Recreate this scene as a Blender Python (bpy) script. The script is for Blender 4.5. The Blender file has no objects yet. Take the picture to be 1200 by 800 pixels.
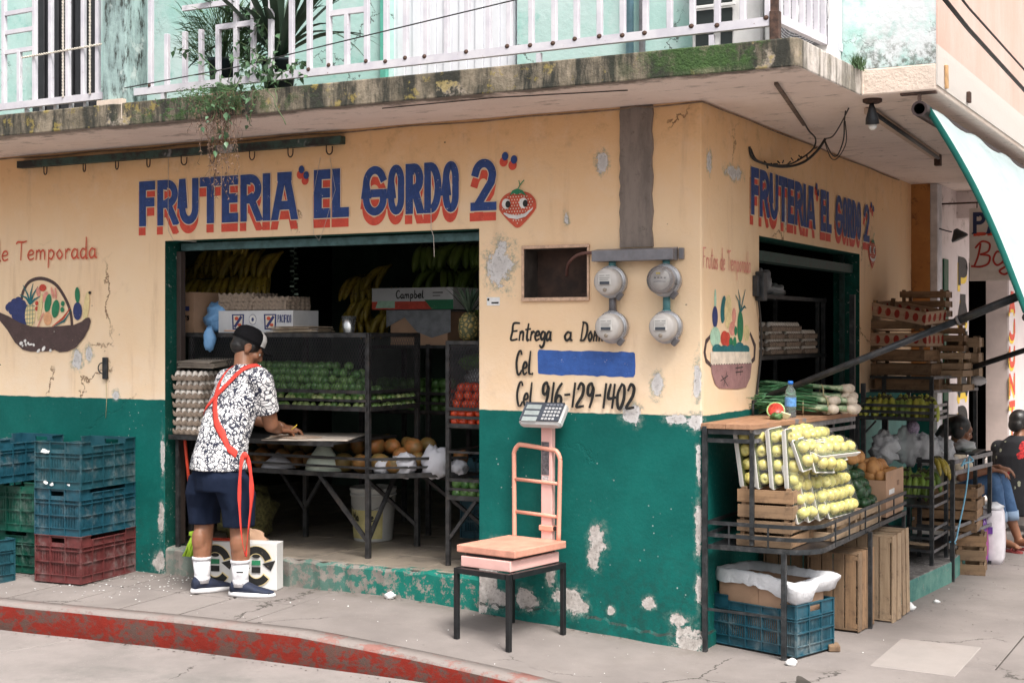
import bpy, bmesh, math, random
from mathutils import Vector, Matrix, noise as mnoise
random.seed(7)
R = math.radians; PI = math.pi
scene = bpy.context.scene
col = scene.collection
# ------------------------------------------------------------------ camera
cam_d = bpy.data.cameras.new('camera'); cam = bpy.data.objects.new('camera', cam_d); col.objects.link(cam)
cam.location = (2.666, -7.027, 1.65); cam.rotation_euler = (R(90), 0, R(28.36))
cam_d.sensor_width = 36; cam_d.lens = 50.0; cam_d.shift_y = -0.010; cam_d.clip_end = 500
scene.camera = cam
# ------------------------------------------------------------------ sky, sun, exposure
SUN_EL, SUN_AZ = 58, 128          # azimuth measured from +Y clockwise: the sun stands behind the camera's right shoulder
world = bpy.data.worlds.new('World'); scene.world = world; world.use_nodes = True
wn = world.node_tree.nodes; wl = world.node_tree.links
sky = wn.new('ShaderNodeTexSky'); sky.sky_type = 'NISHITA'; sky.sun_disc = False
sky.sun_elevation = R(SUN_EL); sky.sun_rotation = R(SUN_AZ); sky.air_density = 1.6; sky.dust_density = 6.0; sky.ozone_density = 0.6
hsv = wn.new('ShaderNodeHueSaturation'); hsv.inputs['Saturation'].default_value = 0.25
wl.new(sky.outputs[0], hsv.inputs['Color']); wl.new(hsv.outputs[0], wn['Background'].inputs[0])
wn['Background'].inputs[1].default_value = 0.125
sd = bpy.data.lights.new('sun', 'SUN'); sun = bpy.data.objects.new('sun', sd); col.objects.link(sun)
sd.energy = 2.5; sd.angle = R(18); sd.color = (1.0, 0.95, 0.88)
sun.rotation_euler = Vector((math.sin(R(SUN_AZ))*math.cos(R(SUN_EL)), math.cos(R(SUN_AZ))*math.cos(R(SUN_EL)), math.sin(R(SUN_EL)))).to_track_quat('Z', 'Y').to_euler()
scene.view_settings.view_transform = 'Standard'; scene.view_settings.look = 'None'
scene.view_settings.exposure = 0.92; scene.view_settings.gamma = 1.0
scene.render.engine = 'CYCLES'; scene.cycles.max_bounces = 6; scene.cycles.diffuse_bounces = 4
scene.cycles.transparent_max_bounces = 12
# ------------------------------------------------------------------ node helper
class NB:
    def __init__(s, name):
        s.m = bpy.data.materials.new(name); s.m.use_nodes = True
        s.t = s.m.node_tree; s.n = s.t.nodes; s.l = s.t.links; s.b = s.n['Principled BSDF']
        s.tc = s.n.new('ShaderNodeTexCoord'); s.pos = s.tc.outputs['Object']; s._xyz = None
    def world(s):
        g = s.n.new('ShaderNodeNewGeometry'); s.pos = g.outputs['Position']; s._xyz = None; return s
    def _in(s, sock, v):
        if isinstance(v, bpy.types.NodeSocket): s.l.new(v, sock)
        elif isinstance(v, (tuple, list)):
            sock.default_value = tuple(v) + (1,) if (len(v) == 3 and sock.type == 'RGBA') else tuple(v)
        else: sock.default_value = v
    def xyz(s, i):
        if s._xyz is None:
            s._xyz = s.n.new('ShaderNodeSeparateXYZ'); s.l.new(s.pos, s._xyz.inputs[0])
        return s._xyz.outputs[i]
    def m2(s, op, a, b=0.0, c=0.0, clamp=False):
        x = s.n.new('ShaderNodeMath'); x.operation = op; x.use_clamp = clamp
        s._in(x.inputs[0], a); s._in(x.inputs[1], b); s._in(x.inputs[2], c); return x.outputs[0]
    def add(s, a, b): return s.m2('ADD', a, b)
    def sub(s, a, b): return s.m2('SUBTRACT', a, b)
    def mul(s, a, b): return s.m2('MULTIPLY', a, b)
    def mx(s, a, b): return s.m2('MAXIMUM', a, b)
    def mn(s, a, b): return s.m2('MINIMUM', a, b)
    def ramp(s, v, lo, hi, a=0.0, b=1.0):
        x = s.n.new('ShaderNodeMapRange'); x.interpolation_type = 'SMOOTHSTEP'
        s._in(x.inputs[0], v); x.inputs[1].default_value = lo; x.inputs[2].default_value = hi
        x.inputs[3].default_value = a; x.inputs[4].default_value = b; return x.outputs[0]
    def stretch(s, sc, vec=None):
        x = s.n.new('ShaderNodeVectorMath'); x.operation = 'MULTIPLY'; s._in(x.inputs[0], vec or s.pos); x.inputs[1].default_value = sc; return x.outputs[0]
    def noise(s, scale=5, detail=5, rough=.6, vec=None, dist=0.0, col=False):
        x = s.n.new('ShaderNodeTexNoise'); s.l.new(vec or s.pos, x.inputs['Vector'])
        x.inputs['Scale'].default_value = scale; x.inputs['Detail'].default_value = detail
        x.inputs['Roughness'].default_value = rough; x.inputs['Distortion'].default_value = dist
        return x.outputs['Color' if col else 'Fac']
    def voro(s, scale=5, feat='F1', vec=None, out='Distance', rnd=1.0):
        x = s.n.new('ShaderNodeTexVoronoi'); x.feature = feat; s.l.new(vec or s.pos, x.inputs['Vector'])
        x.inputs['Scale'].default_value = scale; x.inputs['Randomness'].default_value = rnd; return x.outputs[out]
    def mix(s, f, a, b, mode='MIX'):
        x = s.n.new('ShaderNodeMix'); x.data_type = 'RGBA'; x.blend_type = mode
        s._in(x.inputs['Factor'], f); s._in(x.inputs['A'], a); s._in(x.inputs['B'], b); return x.outputs['Result']
    def rnd(s):
        o = s.n.new('ShaderNodeObjectInfo'); return o.outputs['Random']
    def bump(s, h, strength=.3, dist=.01):
        x = s.n.new('ShaderNodeBump'); s._in(x.inputs['Height'], h); x.inputs['Strength'].default_value = strength
        x.inputs['Distance'].default_value = dist; s.l.new(x.outputs[0], s.b.inputs['Normal'])
    def out(s, color=None, rough=None, metal=None, **kw):
        if color is not None: s._in(s.b.inputs['Base Color'], color)
        if rough is not None: s._in(s.b.inputs['Roughness'], rough)
        if metal is not None: s._in(s.b.inputs['Metallic'], metal)
        for k, v in kw.items(): s._in(s.b.inputs[k.replace('_', ' ')], v)
        return s.m
    def patches(s, a, b, plist, nz=None, amp=.9, w=.06):
        """mask of irregular blobs; a, b = coordinate sockets, plist = (ca, cb, ra, rb)"""
        nz = nz or s.noise(14, 6, .7)
        best = None
        for ca, cb, ra, rb in plist:
            dx = s.m2('DIVIDE', s.sub(a, ca), ra); dz = s.m2('DIVIDE', s.sub(b, cb), rb)
            d = s.m2('POWER', s.add(s.mul(dx, dx), s.mul(dz, dz)), .5)
            best = d if best is None else s.mn(best, d)
        v = s.add(best, s.mul(s.sub(nz, .5), amp * 2)); s.halo = s.ramp(v, 1.0, 1.9, 1, 0); s.core = s.ramp(v, .35, .9, 1, 0)
        return s.ramp(v, 1 - w, 1 + w, 1, 0)

_mc = {}
def M(name, c, rough=.6, metal=0.0, var=.12, scale=18, bump=.15, bs=60, dirt=None, dirt_amt=.35, orand=0.0, **kw):
    if name in _mc: return _mc[name]
    n = NB(name); c = Vector(c)
    f = n.noise(scale, 4, .6)
    colr = n.mix(n.ramp(f, .3, .7), tuple(c * (1 - var)), tuple(Vector([min(1, v * (1 + var)) for v in c])))
    if orand: colr = n.mix(n.mul(n.rnd(), orand), colr, kw.pop('ocol', (.1, .08, .05)))
    if dirt is not None: colr = n.mix(n.mul(n.ramp(n.noise(scale * .4, 7, .75), .48, .72), dirt_amt), colr, dirt)
    if bump: n.bump(n.noise(bs, 5, .6), bump, .004)
    _mc[name] = n.out(colr, n.ramp(f, .2, .8, max(.02, rough - .08), min(1, rough + .08)), metal, **kw)
    return _mc[name]
# ------------------------------------------------------------------ mesh helper
class MB:
    def __init__(s): s.v = []; s.f = []; s.mi = []; s.sm = []; s.cur = 0; s.smooth = False; s.T = Matrix.Identity(4)
    def at(s, loc=(0, 0, 0), rz=0.0, rx=0.0, ry=0.0, sc=1.0):
        s.T = Matrix.Translation(loc) @ Matrix.Rotation(rz, 4, 'Z') @ Matrix.Rotation(ry, 4, 'Y') @ Matrix.Rotation(rx, 4, 'X') @ Matrix.Scale(sc, 4); return s
    def add(s, vs, fs, smooth=None):
        o = len(s.v); s.v += [tuple(s.T @ Vector(p)) for p in vs]
        for f in fs: s.f.append([i + o for i in f]); s.mi.append(s.cur); s.sm.append(s.smooth if smooth is None else smooth)
        return s
    def box(s, x0, x1, y0, y1, z0, z1, c=0.0):
        """box, with chamfered vertical+horizontal edges when c > 0"""
        if c <= 0:
            return s.add([(x, y, z) for x in (x0, x1) for y in (y0, y1) for z in (z0, z1)],
                  [(0, 1, 3, 2), (4, 6, 7, 5), (0, 4, 5, 1), (2, 3, 7, 6), (0, 2, 6, 4), (1, 5, 7, 3)], False)
        vs = []; fs = []
        def ring(z, i):
            return [(x0 + i + c, y0 + i, z), (x1 - i - c, y0 + i, z), (x1 - i, y0 + i + c, z), (x1 - i, y1 - i - c, z), (x1 - i - c, y1 - i, z), (x0 + i + c, y1 - i, z), (x0 + i, y1 - i - c, z), (x0 + i, y0 + i + c, z)]
        for z, i in ((z0, c), (z0 + c, 0), (z1 - c, 0), (z1, c)): vs += ring(z, i)
        for k in range(3):
            for j in range(8): fs.append((k * 8 + j, k * 8 + (j + 1) % 8, k * 8 + 8 + (j + 1) % 8, k * 8 + 8 + j))
        fs.append(tuple(range(7, -1, -1))); fs.append(tuple(range(24, 32)))
        return s.add(vs, fs, False)
    def bar(s, a, b, w, h=None, up=(0, 0, 1)):
        """rectangular bar from a to b; w sideways, h along up"""
        h = h or w; a = Vector(a); b = Vector(b); d = (b - a).normalized(); u = Vector(up)
        if abs(d.dot(u)) > .98: u = Vector((1, 0, 0))
        sd_ = d.cross(u).normalized() * (w / 2); u = sd_.cross(d).normalized() * (h / 2)
        vs = [p + i * sd_ + j * u for p in (a, b) for i, j in ((-1, -1), (1, -1), (1, 1), (-1, 1))]
        return s.add(vs, [(3, 2, 1, 0), (4, 5, 6, 7), (0, 1, 5, 4), (1, 2, 6, 5), (2, 3, 7, 6), (3, 0, 4, 7)], False)
    def tube(s, pts, r, n=8, closed=False, caps=True, smooth=True, flat=1.0):
        pts = [Vector(p) for p in pts]; rs = r if isinstance(r, (list, tuple)) else [r] * len(pts)
        vs = []; fs = []; prev = None; L = len(pts)
        for i, p in enumerate(pts):
            if closed: t = pts[(i + 1) % L] - pts[i - 1]
            else: t = pts[min(i + 1, L - 1)] - pts[max(i - 1, 0)]
            t = t.normalized() if t.length > 1e-9 else Vector((0, 0, 1))
            if prev is None:
                u = t.cross(Vector((0, 0, 1)));
                if u.length < .05: u = t.cross(Vector((0, 1, 0)))
                u.normalize()
            else: u = (prev - t * prev.dot(t)).normalized()
            prev = u; w = t.cross(u)
            for k in range(n):
                a = 2 * PI * k / n; vs.append(p + (u * math.cos(a) + w * math.sin(a) * flat) * rs[i])
        m = L if closed else L - 1
        for i in range(m):
            for k in range(n):
                a = i * n; b = ((i + 1) % L) * n; fs.append((a + k, a + (k + 1) % n, b + (k + 1) % n, b + k))
        if caps and not closed: fs.append(tuple(range(n - 1, -1, -1))); fs.append(tuple(range((L - 1) * n, L * n)))
        return s.add(vs, fs, smooth)
    def lathe(s, prof, n=20, smooth=True, caps=True):
        vs = [(r * math.cos(2 * PI * k / n), r * math.sin(2 * PI * k / n), z) for r, z in prof for k in range(n)]
        fs = [(i * n + k, i * n + (k + 1) % n, (i + 1) * n + (k + 1) % n, (i + 1) * n + k) for i in range(len(prof) - 1) for k in range(n)]
        if caps: fs.append(tuple(range(n - 1, -1, -1))); fs.append(tuple(range((len(prof) - 1) * n, len(prof) * n)))
        return s.add(vs, fs, smooth)
    def ball(s, c=(0, 0, 0), r=(1, 1, 1), nu=12, nv=8, j=0.0):
        if not isinstance(r, (tuple, list)): r = (r, r, r)
        vs = [(c[0], c[1], c[2] - r[2])]
        for i in range(1, nv):
            a = PI * i / nv - PI / 2
            for k in range(nu):
                b = 2 * PI * k / nu; q = 1 + (random.uniform(-j, j) if j else 0)
                vs.append((c[0] + r[0] * q * math.cos(a) * math.cos(b), c[1] + r[1] * q * math.cos(a) * math.sin(b), c[2] + r[2] * q * math.sin(a)))
        vs.append((c[0], c[1], c[2] + r[2])); fs = []
        for k in range(nu): fs.append((0, 1 + (k + 1) % nu, 1 + k))
        for i in range(nv - 2):
            for k in range(nu): fs.append((1 + i * nu + k, 1 + i * nu + (k + 1) % nu, 1 + (i + 1) * nu + (k + 1) % nu, 1 + (i + 1) * nu + k))
        t = len(vs) - 1
        for k in range(nu): fs.append((t, 1 + (nv - 2) * nu + k, 1 + (nv - 2) * nu + (k + 1) % nu))
        return s.add(vs, fs, True)
    def loft(s, rings, caps=True, smooth=True, closed=True):
        n = len(rings[0]); vs = [p for rg in rings for p in rg]; fs = []
        for i in range(len(rings) - 1):
            for k in range(n if closed else n - 1): fs.append((i * n + k, i * n + (k + 1) % n, (i + 1) * n + (k + 1) % n, (i + 1) * n + k))
        if caps and closed: fs.append(tuple(range(n - 1, -1, -1))); fs.append(tuple(range((len(rings) - 1) * n, len(rings) * n)))
        return s.add(vs, fs, smooth)
    def prism(s, poly, z0, z1):
        n = len(poly); vs = [(x, y, z0) for x, y in poly] + [(x, y, z1) for x, y in poly]
        return s.add(vs, [tuple(range(n - 1, -1, -1)), tuple(range(n, 2 * n))] + [(i, (i + 1) % n, n + (i + 1) % n, n + i) for i in range(n)], False)
    def quad(s, *p): return s.add(list(p), [tuple(range(len(p)))])
    def mesh(s, name, mats):
        me = bpy.data.meshes.new(name); me.from_pydata(s.v, [], s.f)
        for m in (mats if isinstance(mats, (list, tuple)) else [mats]): me.materials.append(m)
        me.polygons.foreach_set('material_index', s.mi); me.polygons.foreach_set('use_smooth', s.sm)
        me.validate(); me.update(); return me
def weld(me, dist=1e-4):
    bm = bmesh.new(); bm.from_mesh(me); bmesh.ops.remove_doubles(bm, verts=bm.verts, dist=dist)
    bmesh.ops.recalc_face_normals(bm, faces=bm.faces); bm.to_mesh(me); bm.free(); return me
def tag(o, label=None, cat=None, group=None, kind=None):
    if label: o['label'] = label
    if cat: o['category'] = cat
    if group: o['group'] = group
    if kind: o['kind'] = kind
    return o
def thing(name, label, cat, loc=(0, 0, 0), rz=0.0, group=None):
    o = bpy.data.objects.new(name, None); o.empty_display_size = .05; col.objects.link(o); o.location = loc; o.rotation_euler = (0, 0, rz)
    return tag(o, label, cat, group)
def ob(name, mb, mats, parent=None, loc=None, rot=None, sc=None, label=None):
    me = mb if isinstance(mb, bpy.types.Mesh) else mb.mesh(name, mats)
    o = bpy.data.objects.new(name, me); col.objects.link(o)
    if parent: o.parent = parent
    if loc is not None: o.location = loc
    if rot is not None: o.rotation_euler = rot
    if sc is not None: o.scale = (sc, sc, sc) if isinstance(sc, (int, float)) else sc
    if label: o['label'] = label
    return o
def solo(name, mb, mats, label, cat, loc=(0, 0, 0), rot=(0, 0, 0), group=None, sc=None, kind=None):
    return tag(ob(name, mb, mats, None, loc, rot, sc), label, cat, group, kind)
def struct(name, mb, mats, parent=None): return tag(ob(name, mb, mats, parent), kind='structure')
def copy_tree(o, parent=None, **props):
    c = o.copy(); col.objects.link(c); c.parent = parent
    for k, v in props.items(): c[k] = v
    for ch in [x for x in o.children]: copy_tree(ch, c)
    return c
def bevel(o, w=.004, seg=2, ang=35):
    m = o.modifiers.new('bevel', 'BEVEL'); m.width = w; m.segments = seg; m.limit_method = 'ANGLE'; m.angle_limit = R(ang); return o
def catmull(p, k=6):
    out = []; n = len(p)
    for i in range(n - 1):
        a = Vector(p[max(i - 1, 0)]); b = Vector(p[i]); c = Vector(p[i + 1]); d = Vector(p[min(i + 2, n - 1)])
        for j in range(k):
            t = j / k; out.append(.5 * ((2 * b) + (c - a) * t + (2 * a - 5 * b + 4 * c - d) * t * t + (-a + 3 * b - 3 * c + d) * t ** 3))
    out.append(Vector(p[-1])); return out
def interp(x, xs, ys):
    if x <= xs[0]: return ys[0]
    for i in range(len(xs) - 1):
        if x <= xs[i + 1]: return ys[i] + (ys[i + 1] - ys[i]) * (x - xs[i]) / (xs[i + 1] - xs[i])
    return ys[-1]
def gz(x, y):
    """height of the pavement"""
    z = interp(x, [-9, -3.7, -2.6, -1.9, -1.34, -.6, 0, 2], [.10, .085, .088, .09, .055, .015, -.022, -.035])
    z -= .03 * max(0, -y) * (1 if x < 0 else max(0, 1 - x)); return z
# ================================================================== THE SETTING
GREEN = (.0, .135, .10); ORANGE = (.80, .50, .285)
def wall_material():
    n = NB('painted_wall').world(); x, y, z = n.xyz(0), n.xyz(1), n.xyz(2)
    u = n.add(n.mul(x, 1.0), n.mul(y, 1.0))          # runs along both street faces
    big = n.noise(.9, 4, .6); mid = n.noise(6, 6, .65); fine = n.noise(45, 5, .7)
    org = n.mix(n.ramp(big, .3, .7), (.86, .66, .45), (.84, .59, .37))
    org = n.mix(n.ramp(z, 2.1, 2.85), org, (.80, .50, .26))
    org = n.mix(n.mul(n.ramp(mid, .45, .75), .35), org, (.86, .66, .50))
    # lighter worn coat low on the orange
    org = n.mix(n.mul(n.ramp(z, 1.75, 1.25), n.ramp(n.noise(3, 5, .7), .35, .65, .25, .75)), org, (.86, .70, .54))
    side = n.ramp(y, .02, .05)
    org = n.mix(n.mul(side, .25), org, (.78, .50, .28))
    # sooty specks and nail holes
    sp = n.ramp(n.voro(7, vec=n.stretch((1, 1, 1.3))), .035, .055, 1, 0)
    org = n.mix(n.mul(sp, n.ramp(n.noise(2.2, 2), .5, .6)), org, (.10, .06, .04))
    # grime streaks under the slab and cracks
    crackn = n.voro(1.7, 'DISTANCE_TO_EDGE', vec=n.mix(.25, n.pos, n.noise(3.5, 5, .7, col=True)))
    crack = n.mul(n.ramp(crackn, .004, .010, 1, 0), n.ramp(n.noise(1.3, 3), .56, .64))
    org = n.mix(n.mul(crack, .8), org, (.16, .08, .04))
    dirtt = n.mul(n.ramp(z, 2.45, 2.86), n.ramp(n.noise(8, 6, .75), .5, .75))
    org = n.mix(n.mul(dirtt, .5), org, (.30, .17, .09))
    cm_ = n.n.new('ShaderNodeCombineXYZ'); n._in(cm_.inputs[0], n.mul(u, 7)); n._in(cm_.inputs[2], n.mul(z, .8)); stk = n.noise(1.0, 6, .7, vec=cm_.outputs[0])
    org = n.mix(n.mul(n.mul(n.ramp(stk, .52, .70), n.ramp(n.noise(1.4, 3), .4, .6)), .45), org, (.55, .36, .22)); org = n.mix(n.mul(n.ramp(n.noise(3.3, 7, .8), .56, .68), .30), org, (.62, .44, .30))
    wh = n.mul(n.ramp(n.noise(9, 7, .8), .67, .70), n.ramp(z, 2.1, 1.3, .15, 1))
    org = n.mix(n.mul(wh, .75), org, (.85, .80, .76))
    # smoke round the small niche
    # green dado
    g = n.mix(n.ramp(n.noise(2.2, 5, .65), .35, .7), (.0, .094, .082), (.002, .128, .110))
    g = n.mix(n.mul(n.ramp(n.noise(11, 6, .8), .55, .72), .4), g, (.015, .16, .135))
    gd = n.mul(n.ramp(z, .75, .05), n.ramp(n.noise(16, 7, .8), .42, .62))
    g = n.mix(n.mul(gd, .55), g, (.012, .045, .04))
    # thin scratches and chips on green
    chip = n.mul(n.ramp(n.voro(26), .10, .13, 1, 0), n.ramp(n.noise(3.1, 4, .7), .50, .60))
    g = n.mix(n.mul(chip, .55), g, (.60, .62, .60))
    edge = n.add(1.205, n.mul(n.sub(n.noise(9, 4), .5), .018))
    isg = n.ramp(n.sub(z, edge), -.003, .003, 1, 0)
    c = n.mix(isg, org, g)
    # bare plaster patches (u, z, ru, rz)
    F = [(-1.28, .24, .06, .13), (-1.22, .14, .07, .05), (-1.03, .15, .06, .05), (-.89, .33, .025, .09), (-.77, .18, .08, .06), (-.70, .15, .05, .04), (-.615, .42, .035, .06), (-.60, .52, .045, .07), (-.89, .42, .03, .04),
         (-.13, .13, .05, .03), (-.30, .2, .03, .03), (-.06, .02, .08, .07), (-1.21, .43, .05, .05), (-.52, .14, .02, .02), (-.40, 1.20, .055, .045), (-.13, 1.185, .08, .022), (-.03, 1.18, .06, .04),
         (-1.20, 2.02, .075, .105), (-.565, 2.57, .03, .05), (-1.335, .12, .06, .10), (-3.71, .42, .02, .10), (-3.695, .85, .016, .12), (-3.72, .15, .05, .06), (-.79, 2.27, .02, .03), (-.015, .62, .02, .14), (-.015, .95, .014, .10), (-.01, .3, .02, .08),
         (-4.45, 1.47, .04, .06), (-4.34, 1.5, .03, .04), (-.02, 1.4, .02, .1), (-.25, 1.36, .028, .06), (.50, 2.53, .12, .03), (.12, 2.55, .03, .05), (1.45, 2.37, .05, .06), (-4.10, 1.22, .03, .03)]
    pat = n.patches(u, z, F, n.add(n.mul(n.noise(9, 3, .6), .5), n.mul(n.noise(34, 8, .85), .5)), 2.6, .05)
    pc = n.mix(n.ramp(n.noise(20, 6, .75), .35, .65), (.36, .33, .31), (.62, .58, .56))
    pc = n.mix(n.ramp(z, .5, 1.1), pc, (.66, .64, .64))
    pc = n.mix(n.mul(n.core, .3), pc, (.30, .27, .25)); pc = n.mix(n.mul(n.ramp(n.noise(50, 6, .8), .52, .62), .6), pc, (.12, .11, .10))
    c = n.mix(n.mul(n.halo, n.mul(n.ramp(n.noise(30, 7, .8), .42, .60), .75)), c, (.16, .24, .21))
    c = n.mix(pat, c, pc)
    # reveals of the openings painted dark green
    inz = n.mul(n.ramp(y, .004, .006), n.ramp(x, -.006, -.004, 1, 0))
    rev = n.mix(n.ramp(n.noise(10, 5, .7), .4, .7), (.003, .055, .042), (.006, .085, .066))
    rev = n.mix(n.mul(n.ramp(n.noise(30, 6, .8), .60, .66), .7), rev, (.45, .45, .42))
    c = n.mix(inz, c, rev)
    h = n.add(n.mul(mid, .5), n.add(n.mul(fine, .35), n.add(n.mul(pat, -1.6), n.mul(crack, -.8))))
    n.bump(h, .55, .010)
    g2 = n.n.new('ShaderNodeNewGeometry'); s2 = n.n.new('ShaderNodeSeparateXYZ'); n.l.new(g2.outputs['True Normal'], s2.inputs[0])
    c = n.mix(n.mul(n.mul(n.ramp(s2.outputs[2], .15, .5), n.ramp(z, .25, .2)), n.ramp(n.noise(12, 5, .7), .35, .6, .25, .95)), c, (.02, .03, .027))
    return n.out(c, n.ramp(fine, .3, .7, .6, .85), Specular_IOR_Level=.25)
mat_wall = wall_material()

def grid_wall(mb, us, zs, holes, fn, inner, flip=False):
    """faces of a wall with rectangular holes; fn(u, z, depth) -> point; depth 0 outside, 1 inside"""
    def solid(i, j):
        if i < 0 or j < 0 or i >= len(us) - 1 or j >= len(zs) - 1: return False
        cu = (us[i] + us[i + 1]) / 2; cz = (zs[j] + zs[j + 1]) / 2
        return not any(a < cu < b and c < cz < d for a, b, c, d in holes)
    for i in range(len(us) - 1):
        for j in range(len(zs) - 1):
            if not solid(i, j): continue
            for dp in (0, 1):
                mb.quad(fn(us[i], zs[j], dp), fn(us[i + 1], zs[j], dp), fn(us[i + 1], zs[j + 1], dp), fn(us[i], zs[j + 1], dp))
            for di, dj, (ua, za, ub, zb) in ((-1, 0, (us[i], zs[j], us[i], zs[j + 1])), (1, 0, (us[i + 1], zs[j], us[i + 1], zs[j + 1])),
                                              (0, -1, (us[i], zs[j], us[i + 1], zs[j])), (0, 1, (us[i], zs[j + 1], us[i + 1], zs[j + 1]))):
                ii, jj = i + di, j + dj
                if 0 <= ii < len(us) - 1 and 0 <= jj < len(zs) - 1 and not solid(ii, jj):
                    mb.quad(fn(ua, za, 0), fn(ub, zb, 0), fn(ub, zb, 1), fn(ua, za, 1))
DX0, DX1, DZ = -3.68, -1.342, 2.232          # front doorway
SY0, SY1, SZ = .944, 3.205, 2.205            # side opening
shop = thing('fruit_shop', 'corner fruit shop painted orange above and green below, with a railed balcony', 'building', (0, 0, 0))
mb = MB()
zs = [-.3, .25, 1.827, 2.117, SZ, DZ, 2.857]
T = .2
grid_wall(mb, [-9, DX0, DX1, -1.052, -.651, 0], zs, [(DX0, DX1, -.3, DZ), (-1.052, -.651, 1.827, 2.117)],
          lambda u, z, d: (u if not (d and u == 0) else -T, d * T, z), T)
grid_wall(mb, [0, SY0, SY1, 4.82], zs, [(SY0, SY1, .25, SZ)], lambda u, z, d: (-d * T, u if not (d and u == 0) else T, z), T)
me = weld(mb.mesh('wall', mat_wall))
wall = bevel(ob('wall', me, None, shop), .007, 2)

# riser of the doorway step, peeled green paint over concrete
def concrete(name, c1=(.36, .33, .31), c2=(.26, .24, .225), stain=(.10, .09, .085), sc=3.0, st=.45, bump=.35, red=None, crack=False):
    n = NB(name).world()
    c = n.mix(n.ramp(n.noise(sc, 6, .65), .3, .7), c2, c1)
    c = n.mix(n.mul(n.ramp(n.noise(sc * .7, 7, .75), .50, .75), st), c, stain)
    c = n.mix(n.mul(n.ramp(n.noise(160, 3, .7), .55, .75), .35), c, tuple(v * .55 for v in c1))
    c = n.mix(n.mul(n.ramp(n.voro(42), .10, .14, 1, 0), n.mul(n.ramp(n.noise(2.6, 3), .52, .62), .22)), c, (.60, .56, .52))
    if crack:
        ck = n.voro(.9, 'DISTANCE_TO_EDGE', vec=n.mix(.22, n.pos, n.noise(2.4, 6, .7, col=True))); c = n.mix(n.mul(n.mul(n.ramp(ck, .0015, .005, 1, 0), n.ramp(n.noise(.9, 3), .50, .56)), .85), c, (.05, .045, .04))
        c = n.mix(n.mul(n.ramp(n.voro(5.5), .030, .045, 1, 0), .55), c, (.10, .09, .085)); c = n.mix(n.mul(n.ramp(n.noise(2.1, 8, .8), .58, .72), .3), c, (.12, .105, .095))
        c = n.mix(n.mul(n.ramp(n.xyz(1), -.22, .0), n.mul(n.ramp(n.xyz(0), .2, .0), n.ramp(n.noise(6, 6, .75), .40, .62, .15, .65))), c, (.13, .115, .10))
    if red: c = red(n, c)
    n.bump(n.add(n.mul(n.noise(140, 4, .7), .5), n.noise(14, 5, .6)), bump, .006)
    return n.out(c, .88, Specular_IOR_Level=.15)
mat_pave = concrete('pavement_concrete', (.238, .211, .200), (.182, .161, .153), (.16, .14, .125), 1.6, .5, .5, crack=True)
mat_road = concrete('road_concrete', (.255, .228, .218), (.20, .18, .172), (.11, .115, .105), 2.2, .5, .5, crack=True)
mat_joint = concrete('joint_dirt', (.075, .065, .058), (.04, .036, .032), sc=6)
def riser_red(n, c):
    m = n.mul(n.ramp(n.noise(13, 7, .75), .47, .53), n.ramp(n.xyz(0), -2.9, -1.9, .35, 1))
    m2 = n.ramp(n.add(n.xyz(0), n.mul(n.sub(n.noise(9, 6, .75), .5), 1.3)), -1.95, -1.80)
    m = n.mx(m, n.mul(m2, n.ramp(n.noise(15, 7, .75), .44, .50)))
    return n.mix(m, c, n.mix(n.noise(8, 4), (.004, .13, .10), (.02, .17, .14)))
mat_riser = concrete('peeled_riser', (.30, .27, .245), (.17, .155, .14), (.06, .055, .05), 5, .6, .6, riser_red)
mb = MB(); N = 40
top = [( DX0 + (DX1 - DX0) * i / N) for i in range(N + 1)]
for i in range(N):
    a, b = top[i], top[i + 1]
    za = .250 + .004 * math.sin(i * 1.7) + .004 * random.random(); zb = za if i < N else za
    zz = [.250 + .005 * math.sin(k * 1.7) + .004 * math.sin(k * 4.1) for k in (i, i + 1)]
    yy = [.004 + .006 * math.sin(k * 2.3) * math.sin(k * .7) for k in (i, i + 1)]
    mb.quad((a, yy[0] + .02 - .012, -.2), (b, yy[1] + .008, -.2), (b, yy[1] + .004, zz[1] - .016), (a, yy[0] + .004, zz[0] - .016))
    mb.quad((a, yy[0] + .004, zz[0] - .016), (b, yy[1] + .004, zz[1] - .016), (b, yy[1] + .022, zz[1]), (a, yy[0] + .022, zz[0]))
    mb.quad((a, yy[0] + .022, zz[0]), (b, yy[1] + .022, zz[1]), (b, .10, .2565), (a, .10, .2565))
ob('door_step', weld(mb.mesh('door_step', mat_riser), 1e-5), None, shop)
# rough skirt of render at the foot of the wall
def skirt_pts(x):
    return gz(x, 0) + .075 + .018 * math.sin(x * 6) + .022 * mnoise.noise(Vector((x * 19, 3, 1))) + .010 * mnoise.noise(Vector((x * 60, 1, 1)))
mb = MB(); xs_ = [-1.33 + 1.345 * i / 110 for i in range(111)]
for i in range(110):
    a, b = xs_[i], xs_[i + 1]; ta, tb = skirt_pts(a), skirt_pts(b)
    ya, yb = -.016 - .006 * math.sin(a * 17), -.016 - .006 * math.sin(b * 17)
    if b > -.01: b = .012; yb = ya
    mb.quad((a, ya - .006, -.3), (b, yb - .006, -.3), (b, yb, tb - .012), (a, ya, ta - .012))
    mb.quad((a, ya, ta - .012), (b, yb, tb - .012), (b, -.0005, tb), (a, -.0005, ta))
mb.quad((.012, -.02, -.3), (.012, .95, -.3), (.012, .95, .04), (.012, -.02, .05)); mb.quad((.012, -.02, .05), (.012, .95, .04), (.0005, .95, .05), (.0005, -.02, .06))
ob('plaster_skirt', mb, mat_wall, shop)

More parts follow.
